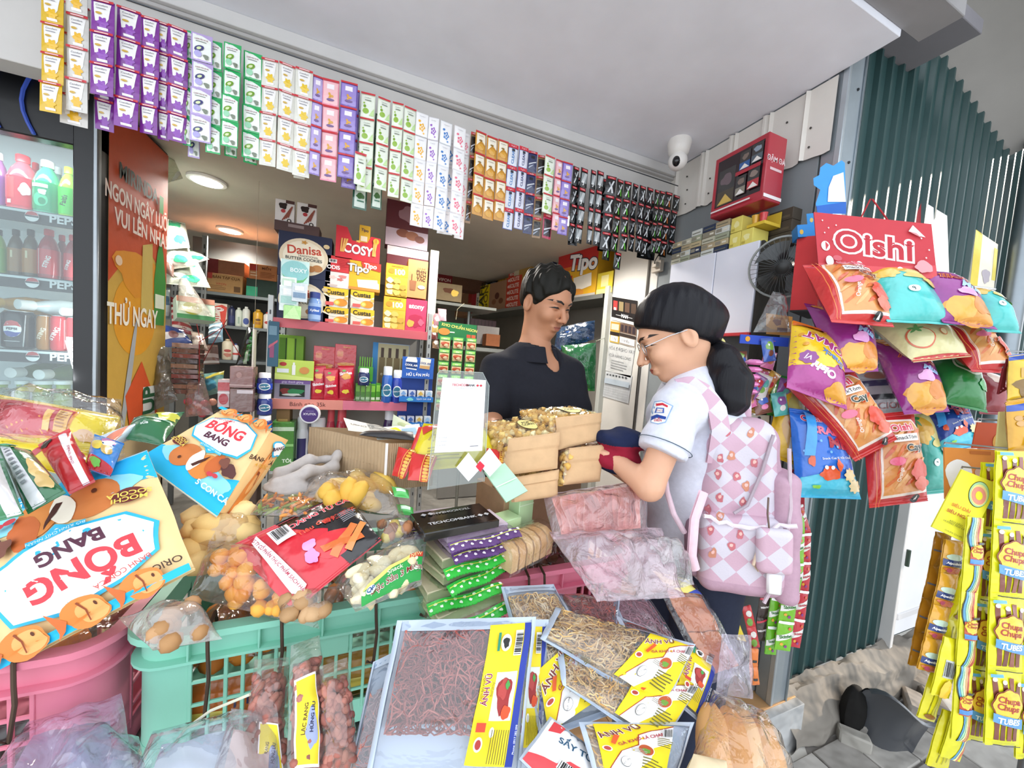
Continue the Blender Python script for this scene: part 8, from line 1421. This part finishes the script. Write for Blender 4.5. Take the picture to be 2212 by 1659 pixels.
def decal(name,tree,items,org,parent,kind='C',off=.0008,L=.08,asp=1.):
    """items in u,v cast on a body along org(u, v) -> (start, direction), world space"""
    def sf(u,v,o=0):
        for k in range(9):
            a,d=org(u+(.5-u)*k/8,v+(.5-v)*k/8);h=tree.ray_cast(a,d)
            if h[0]is not None:break
        else:return a+d*.18-parent.matrix_basis.translation
        return h[0]-d.normalized()*(off+o*.7)-parent.matrix_basis.translation
    MB().prints(items,sf,kind,asp,L=L,e0=.0,de=.0003).build(name,parent,smooth=70)
def pxquad(a,b,c,d):
    def f(u,v):x=c[0]*(1-u)*(1-v)+d[0]*u*(1-v)+a[0]*(1-u)*v+b[0]*u*v;y=c[1]*(1-u)*(1-v)+d[1]*u*(1-v)+a[1]*(1-u)*v+b[1]*u*v;r=ray(x,y);return EYE+r*.3,r.normalized()
    return f
def head_field(hc,hf,hu,hs,r,jaw=1.,ears=(1,-1)):
    """skull, jaw, brow, nose, lips, chin, ears in the head's own frame; returns p -> distance"""
    B=np.stack([arr(hf),arr(hs),arr(hu)]);hc=arr(hc)
    def fn(p):
        q=(p-hc)@B.T;d=s_ell(q,(-.006,0,.020),(r[0],r[1],r[2]))
        d=smin(d,s_ell(q,(.030*jaw,0,-.055),(.060,.056*jaw,.062)),.03);d=smin(d,s_ell(q,(.062,0,-.098),(.020,.022,.016)),.02)
        d=smin(d,s_ell(q,(.078,0,.022),(.016,.045,.012)),.018)                       # brow
        for s in(-1,1):d=smin(d,s_ell(q,(.062,.040*s,-.032),(.026,.024,.024)),.02);d=smax(d,-s_ell(q,(.098,.032*s,-.002),(.018,.020,.011)),.012)
        d=smin(d,s_cap(q,(.088,0,.004),(.112,0,-.036),.007,.011),.010)
        for s in(-1,1):d=smin(d,s_ell(q,(.100,.012*s,-.040),(.009,.008,.007)),.006);d=smin(d,s_ell(q,(.068,.030*s,.000),(.022,.016,.011)),.006)
        d=smin(d,s_ell(q,(.086,0,-.066),(.011,.023,.006)),.008);d=smin(d,s_ell(q,(.085,0,-.077),(.011,.019,.007)),.008)
        for s in ears:
            e=s_ell(q,(-.012,r[1]*1.0*s,-.016),(.020,.010,.033));e=smax(e,-s_ell(q,(-.006,(r[1]+.010)*s,-.014),(.011,.007,.020)),.005);d=smin(d,e,.006)
        return d
    return fn,B
def hand_field(W,fdir,ndir,sdir,s=1.):
    """palm with four bent fingers and a thumb leaving its side"""
    W,f,n,sd=arr(W),arr(fdir),arr(ndir),arr(sdir)
    def fn(p):
        d=s_ell(p,W+f*.045*s,(.001+.046*s,.001+.046*s,.046*s));B=np.stack([f,sd,n]);d=s_box(p,W+f*.045*s,(.045*s,.038*s,.013*s),.012*s,B)
        for k in range(4):
            b=W+f*.088*s+sd*(-.028+.0185*k)*s;L=(.038,.045,.042,.033)[k]*s;a1=b+f*L*.8-n*L*.35;a2=a1+f*L*.35-n*L*.75
            d=smin(d,s_chain(p,[(b-f*.02*s,.0095*s),(a1,.0088*s),(a2,.0075*s)],.004),.006)
        t=W+f*.03*s-sd*.036*s;d=smin(d,s_chain(p,[(t,.012*s),(t-sd*.024*s+f*.028*s-n*.008*s,.0105*s),(t-sd*.018*s+f*.058*s-n*.018*s,.0085*s)],.004),.01)
        return d
    return fn
# ---------------------------------------------------------------- shopkeeper
O=P(1150,1000,1.36);O.z=0
g=lambda x,y,d:arr(P(x,y,d)-O)
hf=(RT*.60-FW*.66-UP*.46).normalized();hu=(UP-hf*UP.dot(hf)-RT*.02).normalized();hu=(hu-hf*hu.dot(hf)).normalized();hs=hf.cross(hu)
hc=P(1180,652,1.345)-O
hfn,HB=head_field(hc,hf,hu,hs,(.097,.076,.100))
nb=g(1152,770,1.37)
sl_,sr_=g(1078,806,1.31),g(1222,812,1.38);ch=g(1148,860,1.36);be=g(1142,990,1.36);hp=g(1142,1110,1.36)
el1,wr1=g(1058,905,1.22),g(1085,950,1.08);el2,wr2=g(1246,912,1.30),g(1215,955,1.16)
arm1=lambda p:s_chain(p,[(sl_,.050),(el1,.040),(wr1,.027)],.01);arm2=lambda p:s_chain(p,[(sr_,.050),(el2,.040),(wr2,.027)],.01)
neck=lambda p:s_cap(p,arr(hc)-arr(hu)*.055-arr(hf)*.018,nb,.050,.060)
axx=arr(RT*.98-FW*.2);TB=np.stack([arr(axx/np.linalg.norm(axx)),arr((FW*.98+RT*.2).normalized()),np.array([0,0,1.])])
def torso(p,k=0.):
    d=s_ell(p,ch,(.185+k,.110+k,.15+k),TB);d=smin(d,s_ell(p,be,(.165+k,.115+k,.17+k),TB),.08);d=smin(d,s_ell(p,hp,(.155+k,.115+k,.14+k),TB),.06)
    return smin(d,smin(s_cap(p,sl_,nb,.052+k,.058+k),s_cap(p,sr_,nb,.052+k,.058+k),.03),.05)
hd1=hand_field(wr1,(wr1-el1)/np.linalg.norm(wr1-el1),arr(UP),arr(RT));hd2=hand_field(wr2,(wr2-el2)/np.linalg.norm(wr2-el2),arr(UP),-arr(RT))
def mbody(p):
    d=smin(torso(p),neck(p),.03)
    for e in(arm1(p),arm2(p)):d=smin(d,e,.02)
    d=smin(smin(d,hd1(p),.01),hd2(p),.01)
    for s in(-1,1):
        kx=arr(RT)*.085*s;kn=np.array([hp[0],hp[1],.48])+kx;an=np.array([hp[0],hp[1],.07])+kx;d=smin(d,s_chain(p,[(hp+kx*.9,.085),(kn,.055),(an,.038)],.02),.03)
        d=smin(d,s_cap(p,an-np.array([0,0,.04]),an+arr(-FW*.15)*[1,1,0]-np.array([0,0,.04]),.035,.028),.02)
    return d
SKM,SKG=m('B','#b98465'),m('B','#d6a587')
man=multi('person',[(mbody,(-.36,-.42,-.01),(.40,.30,1.36),.010),(lambda p:smin(hfn(p),neck(p),.025),arr(hc)-[.15,.15,.20],arr(hc)+[.15,.15,.14],.003)],[SKM],TR(O),label='shopkeeper in a black polo shirt looking down at the counter',cat='person')
# shirt
vdir=arr(hf)*[1,1,0];vdir/=np.linalg.norm(vdir)
def wrk(p,a=.004):return a*(np.sin(p[...,0]*38+p[...,2]*22)*np.sin(p[...,2]*31-p[...,0]*17)+.6*np.sin(p[...,2]*64+p[...,0]*40+p[...,1]*30))
def mshirt(p):
    d=torso(p,.014)
    for S,E in((sl_,el1),(sr_,el2)):d=smin(d,s_cap(p,S,S+(E-S)*.78,.064,.062),.03)
    d=d+wrk(p,.003);d=smax(d,.80-p[...,2],.004)
    cut=s_cap(p,nb+np.array([0,0,.10]),nb-np.array([0,0,.02]),.066,.060);v=s_cap(p,nb+vdir*.09+[0,0,.02],nb+vdir*.115-[0,0,.075],.040,.010)
    return smax(d,-smin(cut,v,.015),.006)
sh_=sdf_obj('polo_shirt',mshirt,(-.36,-.34,.74),(.38,.28,1.34),.007,[m('F','#23242b')],man,None)
def mcol(p):
    a,b=nb-np.array([0,0,.012]),nb+np.array([0,0,.045]);ax=(b-a)/np.linalg.norm(b-a);q=p-a;t=q@ax;r=np.linalg.norm(q-t[...,None]*ax,axis=-1)
    d=np.abs(r-(.098-.42*np.clip(t,-.03,.06)))-.006;d=smax(d,np.abs(t-.018)-.030,.004);opn=s_cap(p,nb+vdir*.10+[0,0,.06],nb+vdir*.11-[0,0,.08],.034,.022)
    return smax(d,-opn,.004)
sdf_obj('collar',mcol,nb-[.13,.13,.07],nb+[.13,.13,.10],.004,[m('F','#23242b')],man,None)
# hair
def mhair(p):
    q=(p-arr(hc))@HB.T;d=s_ell(q,(-.012,0,.030),(.106,.088,.100));d=d+.006*np.sin(q[...,0]*150+q[...,2]*70)*np.sin(q[...,1]*140+q[...,2]*60+q[...,0]*40)+.004*np.sin(q[...,0]*45+q[...,1]*60)
    d=smax(d,q[...,0]*.80-q[...,2]*.50-.033+.003*np.sin(q[...,1]*110+.8),.008)
    d=smax(d,-.035+.55*(q[...,0]+.02)-q[...,2],.008)
    for s in(-1,1):d=smax(d,-s_ell(q,(-.008,.088*s,-.020),(.026,.030,.036)),.006)
    return d
sdf_obj('hair',mhair,arr(hc)-[.17,.17,.12],arr(hc)+[.17,.17,.19],.0035,[m('F','#15140f',.55)],man,None)
trm=bvh(man);HC=P(1180,652,1.345)
fo=lambda u,v:(HC+hf*.25+hs*((u-.5)*.2)+hu*((v-.5)*.2),-hf)
brow=lambda s:[(.5+s*x,y)for x,y in((.055,.605),(.13,.645),(.24,.635),(.30,.59),(.23,.602),(.13,.605),(.06,.578))]
lid=lambda s:[(.5+s*x,y)for x,y in((.07,.49),(.13,.528),(.20,.522),(.265,.48),(.20,.494),(.13,.497))]
def face(lip='#9c5a4c',bc='#1d1712'):return[('p',brow(1),bc),('p',brow(-1),bc),('p',lid(1),'#1a1310'),('p',lid(-1),'#1a1310'),('p',[(.40,.175),(.47,.192),(.5,.185),(.53,.192),(.60,.175),(.53,.163),(.47,.163)],lip),('p',[(.41,.165),(.5,.168),(.59,.165),(.55,.125),(.45,.125)],'#b0695a'),('p',[(.40,.172),(.6,.172),(.58,.164),(.42,.164)],'#5a2a24'),('p',ell(.462,.292,.011,.007),'#6a3f30'),('p',ell(.538,.292,.011,.007),'#6a3f30')]
decal('face_features',trm,face(),fo,man,'B',.0006,.05)
for k in range(2):MB().ball(arr_ if False else V(nb+vdir*.092-np.array([0,0,.055+.035*k])),.004,m('S','#1a1a1c'),8,6).build('button',man)
tro=sdf_obj('trousers',lambda p:smax(smin(s_ell(p,hp,(.168,.128,.15),TB),np.minimum.reduce([s_chain(p,[(hp+arr(RT)*.08*s,.10),(np.array([hp[0],hp[1],.48])+arr(RT)*.085*s,.07),(np.array([hp[0],hp[1],.10])+arr(RT)*.085*s,.055)],.02)for s in(-1,1)]),.03),p[...,2]-.90,.004),(-.32,-.3,.0),(.34,.3,.96),.014,[m('F','#2a2c34')],man,None)
# ---------------------------------------------------------------- schoolgirl with backpack
O=P(1500,1100,1.04);O.z=-.19
g=lambda x,y,d:arr(P(x,y,d)-O)
hf=(-RT*.90+FW*.20-UP*.40).normalized();hu=(UP*.95-RT*.30);hu=(hu-hf*hu.dot(hf)).normalized();hs=hf.cross(hu)
HC=P(1458,722,1.0);hc=HC-O
hfn,HB=head_field(hc,hf,hu,hs,(.092,.074,.096),.95)
nb=g(1508,815,1.04);S1,S2=g(1468,880,.945),g(1478,868,1.18);E1,W1=g(1402,1052,.90),g(1322,990,.99);E2,W2=g(1392,1045,1.15),g(1320,1005,1.10)
ch=g(1500,930,1.06);be=g(1476,1060,1.07);hp=g(1486,1190,1.09)
gx=arr((FW*.9-RT*.3).normalized());TB=np.stack([gx,arr((RT*.92+FW*.3).normalized()),np.array([0,0,1.])])
neck=lambda p:s_cap(p,arr(hc)-arr(hu)*.05-arr(hf)*.022,nb,.044,.052)
def torso2(p,k=0.):
    d=s_ell(p,ch,(.145+k,.092+k,.14+k),TB);d=smin(d,s_ell(p,be,(.130+k,.088+k,.15+k),TB),.07);d=smin(d,s_ell(p,hp,(.14+k,.10+k,.12+k),TB),.06)
    return smin(d,smin(s_cap(p,S1,nb,.044+k,.048+k),s_cap(p,S2,nb,.044+k,.048+k),.03),.05)
fd=(W1-E1)/np.linalg.norm(W1-E1);hd1=hand_field(W1,fd,arr(UP),arr(FW),.88);hd2=hand_field(W2,fd,arr(UP),-arr(FW),.88)
def gbody(p):
    d=smin(torso2(p),neck(p),.03)
    for S,E,Wp in((S1,E1,W1),(S2,E2,W2)):d=smin(d,s_chain(p,[(S,.042),(E,.034),(Wp,.023)],.012),.02)
    d=smin(smin(d,hd1(p),.008),hd2(p),.008)
    for s in(-1,1):
        kx=gx*.075*s;kn=np.array([hp[0],hp[1],.42])+kx;an=np.array([hp[0],hp[1],.06])+kx;d=smin(d,s_chain(p,[(hp+kx,.08),(kn,.05),(an,.034)],.02),.03);d=smin(d,s_cap(p,an-[0,0,.035],an-arr(RT)*.13-[0,0,.035],.03,.025),.02)
    return d
girl=multi('person',[(gbody,(-.36,-.32,-.02),(.30,.34,1.50),.010),(lambda p:smin(hfn(p),neck(p),.025),arr(hc)-[.15,.15,.20],arr(hc)+[.15,.15,.14],.003)],[SKG],TR(O),label='schoolgirl with ponytail and glasses in a white shirt facing the counter',cat='person')
H1=S1+(E1-S1)*.60;H2=S2+(E2-S2)*.60;a1=(E1-S1)/np.linalg.norm(E1-S1)
def gshirt(p):
    d=torso2(p,.016)
    for S,E,Hm in((S1,E1,H1),(S2,E2,H2)):ax=(E-S)/np.linalg.norm(E-S);d=smin(d,smax(s_cap(p,S,Hm+ax*.06,.056,.064),(p-Hm)@ax,.003),.03)
    d=d+wrk(p,.0035);d=smax(d,(hp[2]+.01)-p[...,2],.004);return smax(d,-s_cap(p,nb+np.array([0,0,.12]),nb-np.array([0,0,.0]),.058,.050),.005)
gs=sdf_obj('white_shirt',gshirt,(-.34,-.32,.72),(.30,.34,1.50),.0065,[m('F','#d6d9e6')],girl,None)
def gcol(p):
    b=nb+np.array([0,0,.05]);a=nb-np.array([0,0,.02]);ax=(b-a)/np.linalg.norm(b-a);q=p-a;t=q@ax;r=np.linalg.norm(q-t[...,None]*ax,axis=-1)
    return smax(np.abs(r-(.088-.42*np.clip(t,-.03,.08)))-.005,np.abs(t-.030)-.036,.004)
sdf_obj('collar',gcol,nb-[.13,.13,.08],nb+[.13,.13,.12],.004,[m('F','#dcdfe8')],girl,None)
def ghair(p):
    q=(p-arr(hc))@HB.T;d=s_ell(q,(-.014,0,.030),(.108,.089,.106));d=d+.0012*np.sin(q[...,2]*160+q[...,0]*210)*np.sin(q[...,1]*40+1)
    d=smax(d,q[...,0]*.60-q[...,2]*.80-.006,.012);d=smax(d,-.078-q[...,2]*.95,.012)
    for s in(-1,1):d=smax(d,-s_ell(q,(-.006,.085*s,-.026),(.022,.030,.030)),.006)
    d=smin(d,s_cap(p,arr(hc)-arr(hf)*.085+arr(hu)*.0,g(1538,742,1.02),.055,.022),.03);return smax(d,-s_ell(q,(-.006,.080,-.022),(.020,.03,.026)),.006)if False else d
HM=m('F','#17171c',.38).copy();HM.name='black_hair'
for nd in HM.node_tree.nodes:
    if nd.type=='TEX_NOISE':mp_=HM.node_tree.nodes.new('ShaderNodeMapping');mp_.inputs['Scale'].default_value=(1,1,.05);HM.node_tree.links.new([q for q in HM.node_tree.nodes if q.type=='TEX_COORD'][0].outputs['Object'],mp_.inputs[0]);HM.node_tree.links.new(mp_.outputs[0],nd.inputs['Vector'])
    if nd.type=='BUMP':nd.inputs['Strength'].default_value=.6
sdf_obj('hair',ghair,arr(hc)-[.19,.17,.15],arr(hc)+[.19,.19,.18],.0036,[HM],girl,None)
pts=[(g(1540,744,1.01),.022),(g(1560,778,.97),.040),(g(1577,825,.95),.048),(g(1578,868,.94),.038),(g(1565,900,.94),.008)]
sdf_obj('ponytail',lambda p:s_chain(p,pts,.02)+.0015*np.sin(p[...,0]*230+p[...,1]*180)*np.cos(p[...,2]*9),np.min([a for a,_ in pts],0)-.07,np.max([a for a,_ in pts],0)+.07,.0038,[HM],girl,None)
tie=g(1540,746,1.018);td=(pts[1][0]-pts[0][0]);td=V(td/np.linalg.norm(td));to=td.orthogonal().normalized();tb=td.cross(to)
MB().tube([V(tie)+(to*math.cos(a)+tb*math.sin(a))*.024+td*.004*math.sin(a*4)for a in[2*math.pi*k/18 for k in range(19)]],.0075,m('F','#d8cf8a'),7,False).build('hair_tie',girl)
trg=bvh(girl);fo=lambda u,v:(HC+hf*.25+hs*((u-.5)*.2)+hu*((v-.5)*.2),-hf)
decal('face_features',trg,face('#b06058','#2a1f1a'),fo,girl,'B',.0006,.05)
gl_=m('M','#b9bcc0',.25)
for s in(-1,1):MB().tube([V(hc)+hf*(.104-.05*abs(math.cos(a)*.022+.033)/.05*.3)+hs*(s*.033+.022*math.cos(a))+hu*(-.004+.018*math.sin(a))for a in[2*math.pi*k/20 for k in range(21)]],.0013,gl_,5,False).build('lens_ring',girl);MB().tube([V(hc)+hf*.092+hs*(s*.056)+hu*.002,V(hc)+hf*.03+hs*(s*.078)+hu*.004,V(hc)-hf*.012+hs*(s*.080)+hu*.0],.0013,gl_,5).build('temple',girl)
trs=bvh(gs)
trs=BVHTree.FromPolygons([O+v.co for v in gs.data.vertices],[tuple(p.vertices)for p in gs.data.polygons])
decal('school_badge',trs,[('p',[(0,.45),(.12,.95),(.45,1),(1,.78),(.75,.05),(.4,0),(.05,.1)],'#8fb0d8'),('p',[(.04,.45),(.15,.91),(.45,.96),(.94,.76),(.71,.09),(.4,.04),(.09,.12)],'#f2f5fa'),('p',[(.2,.86),(.5,.90),(.76,.78),(.74,.70),(.5,.80),(.22,.76)],'#d03a48'),('p',[(.18,.48),(.24,.70),(.6,.68),(.62,.46)],'#4a6ab8'),('p',[(.26,.50),(.29,.66),(.54,.64),(.54,.50)],'#e8f0f8'),('p',[(.06,.34),(.3,.42),(.74,.30),(.72,.18),(.3,.28),(.06,.18)],'#2f4a9a'),('t','THCS',.4,.57,.12,'#c03a48'),('t','ĐỒ BIỂN' if False else 'DIỄN',.38,.17,.15,'#c03a48',-6,.02)],pxquad((1408,864),(1456,866),(1402,918),(1450,914)),girl,'F',.0012,.12)
hm=[V(H1)+(V(a1).orthogonal().normalized()*math.cos(t)+V(a1).cross(V(a1).orthogonal().normalized())*math.sin(t))*.0655-V(a1)*.022 for t in[2*math.pi*k/24 for k in range(25)]]
MB().tube(hm,.0012,m('F','#4a5a68'),4,False).build('sleeve_piping',girl)
sdf_obj('trousers',lambda p:smax(smin(s_ell(p,hp,(.152,.112,.13),TB),np.minimum.reduce([s_chain(p,[(hp+gx*.075*s,.095),(np.array([hp[0],hp[1],.42])+gx*.078*s,.068),(np.array([hp[0],hp[1],.09])+gx*.078*s,.055)],.02)for s in(-1,1)]),.03),p[...,2]-hp[2]-.06,.004),(-.30,-.32,0),(.30,.34,hp[2]+.1),.014,[m('F','#2a2f40')],girl,None)
# backpack
O2=P(1592,1085,.95);bx_=(RT*.96-FW*.28).normalized();bz=(UP*.985-RT*.12).normalized();bz=(bz-bx_*bz.dot(bx_)).normalized();by=bz.cross(bx_)   # by points away
BB=np.stack([arr(bx_),arr(by),arr(bz)])
def checker(c1,c2,s):
    mt=m('F',c1).copy();mt.name='checked_fabric';nt=mt.node_tree;b=nt.nodes['Principled BSDF'];tc=nt.nodes.new('ShaderNodeTexCoord');mp=nt.nodes.new('ShaderNodeMapping');ck=nt.nodes.new('ShaderNodeTexChecker')
    mp.inputs['Rotation'].default_value=(0,R(45),0);mp.inputs['Scale'].default_value=(s,0,s);ck.inputs['Scale'].default_value=1;ck.inputs['Color1'].default_value=(*lin(c1),1);ck.inputs['Color2'].default_value=(*lin(c2),1)
    nt.links.new(tc.outputs['Object'],mp.inputs['Vector']);nt.links.new(mp.outputs['Vector'],ck.inputs['Vector']);nt.links.new(ck.outputs['Color'],b.inputs['Base Color']);return mt
CK=checker('#c6a5b5','#cdc8d3',26);PK=m('F','#b897a8');PK2=m('F','#a58799')
bp=T('backpack','pink and white checked school backpack worn by the girl','backpack',axes(O2,bx_,by,bz))
fold=lambda p,a=.003:a*np.sin(p[...,2]*46+p[...,0]*25)*np.sin(p[...,0]*38-p[...,2]*14)
def bmain(p):
    w=.098+.018*np.clip(-p[...,2]/.2,-1,1);q=p.copy();q[...,0]=p[...,0]*.1/w;return s_box(q,(0,0,0),(.105,.068,.225),.062)*.9+fold(p)
sdf_obj('main_compartment',bmain,(-.15,-.1,-.26),(.15,.1,.26),.005,[CK,PK],bp,pick=lambda c:((c[:,1]>.01)|(c[:,0]>.068)).astype(int))
sdf_obj('front_pocket',lambda p:s_box(p,(-.012,-.062,-.105),(.092,.035,.098),.032)+fold(p,.002),(-.13,-.12,-.23),(.11,.0,.02),.0045,[CK,PK],bp,pick=lambda c:(c[:,2]<-.165).astype(int))
sdf_obj('side_panel',lambda p:s_box(p,(.088,-.03,-.06),(.03,.05,.16),.026)+fold(p),(.04,-.1,-.24),(.14,.04,.12),.005,[PK],bp)
sdf_obj('side_pocket',lambda p:s_box(p,(-.105,-.01,-.11),(.022,.05,.075),.02)+fold(p),(-.15,-.08,-.2),(-.06,.06,-.02),.005,[PK2],bp)
MB().tube([V((-.098+.19*k/12,-.098+.006*math.sin(k*2.),-.008+.004*math.sin(k*2.6)-.018*math.sin(k/12*3.1)))for k in range(13)],.005,m('F','#eadfe6'),6).build('gathered_trim',[o for o in bp.children if o.name.startswith('front_pocket')][0])
MB().tube([V((.055,-.070,.19)),V((.03,-.075,.10)),V((.0,-.078,.02)),V((-.03,-.085,-.0))],.004,m('F','#a89aa4'),6).build('zipper',bp)
MB().tube([V((.085,-.075,.16)),V((.088,-.08,.02)),V((.07,-.085,-.12)),V((.03,-.10,-.2))],.004,m('F','#c6b4be'),6).build('zipper',bp)
def strap(name,pts,w,mt,th=.004):
    P3=[V(q)for q in pts];b=MB();n=len(P3)
    def at(s):i=min(int(s*(n-1)),n-2);return P3[i].lerp(P3[i+1],s*(n-1)-i)
    def sf(u,v,o=0):c=at(v);d=(at(min(1,v+.05))-at(max(0,v-.05))).normalized();wv=d.cross(FWL).normalized();return c+wv*(u-.5)*w+FWL*o
    b.grid(lambda u,v:sf(u,v,-th-.004*math.sin(math.pi*u)),6,40,mt).grid(lambda u,v:sf(u,v,th),6,40,mt,flip=True).build(name,bp,smooth=60)
inv=bp.matrix_basis.inverted();FWL=(inv.to_3x3()@FW).normalized();L_=lambda x,y,d:inv@P(x,y,d)
strap('shoulder_strap',[L_(1462,838,.945),L_(1490,832,.93),L_(1520,848,.915),L_(1548,885,.90),L_(1556,930,.90),L_(1545,1000,.92)],.046,CK)
strap('lower_strap',[L_(1434,1010,.93),L_(1440,1060,.92),L_(1455,1110,.90),L_(1478,1150,.90)],.012,m('F','#cbb3bd'));strap('side_strap',[L_(1520,1062,.885),L_(1500,1120,.88),L_(1494,1200,.88),L_(1502,1230,.885)],.020,m('F','#eac8d4'))
strap('grab_loop',[L_(1560,870,.93),L_(1590,850,.94),L_(1612,865,.95),L_(1612,900,.95)],.022,CK)
tb_=[o for o in bpy.data.objects if o.parent==bp and o.name.split('.')[0]in('main_compartment','front_pocket')]
vv=[];ff=[]
for o in tb_:k=len(vv);vv+=[bp.matrix_basis@v.co for v in o.data.vertices];ff+=[tuple(i+k for i in p.vertices)for p in o.data.polygons]
trb=BVHTree.FromPolygons(vv,ff);b=MB();invm=bp.matrix_basis.inverted()
for i,(x,y)in enumerate(((1580,905),(1570,935),(1555,990),(1580,985),(1550,1025),(1592,1030),(1612,1050),(1555,1075),(1605,1085),(1555,1115),(1535,1145),(1600,1155),(1540,1195),(1580,1180),(1530,1100),(1622,935),(1630,1000))):
    for j,(pts_,c)in enumerate(((blob(x,y,8,10,i,.3,14),'#c07078' if i%3 else '#c88a72'),(blob(x,y-2,4,4,i+3,.2,10),'#e8b8b0'))):
        h=[(trb.ray_cast(EYE,ray(a,c2).normalized()))for a,c2 in pts_]
        if all(k[0]is not None for k in h):b.add([invm@(k[0]-ray(x,y).normalized()*(.0015+.0006*j))for k in h],[list(range(len(h)))[::-1]],m('F',c))
b.build('fabric_motifs',bp,kind='stuff')
cp=L_(1672,1190,.835)
sdf_obj('coin_purse',lambda p:s_box(p,tuple(cp),(.036,.014,.052),.013),arr(cp)-[.05,.03,.07],arr(cp)+[.05,.03,.07],.004,[CK],bp)
pu=[o for o in bp.children if o.name.startswith('coin_purse')][0]
MB().box(cp+V((.0,-.002,-.075)),(.03,.012,.05),m('G','#e4e2e4'),ch=.004).build('tag',pu);MB().tube([L_(1660,1075,.86),L_(1658,1110,.84),cp+V((-.01,0,.05))],.002,m('M','#6a5a50')).build('bead_chain',bp);MB().tube([L_(1636,1195,.85),L_(1628,1220,.85),L_(1636,1232,.85),L_(1644,1215,.85)],.004,m('S','#d8c2a8')).build('carabiner',bp)
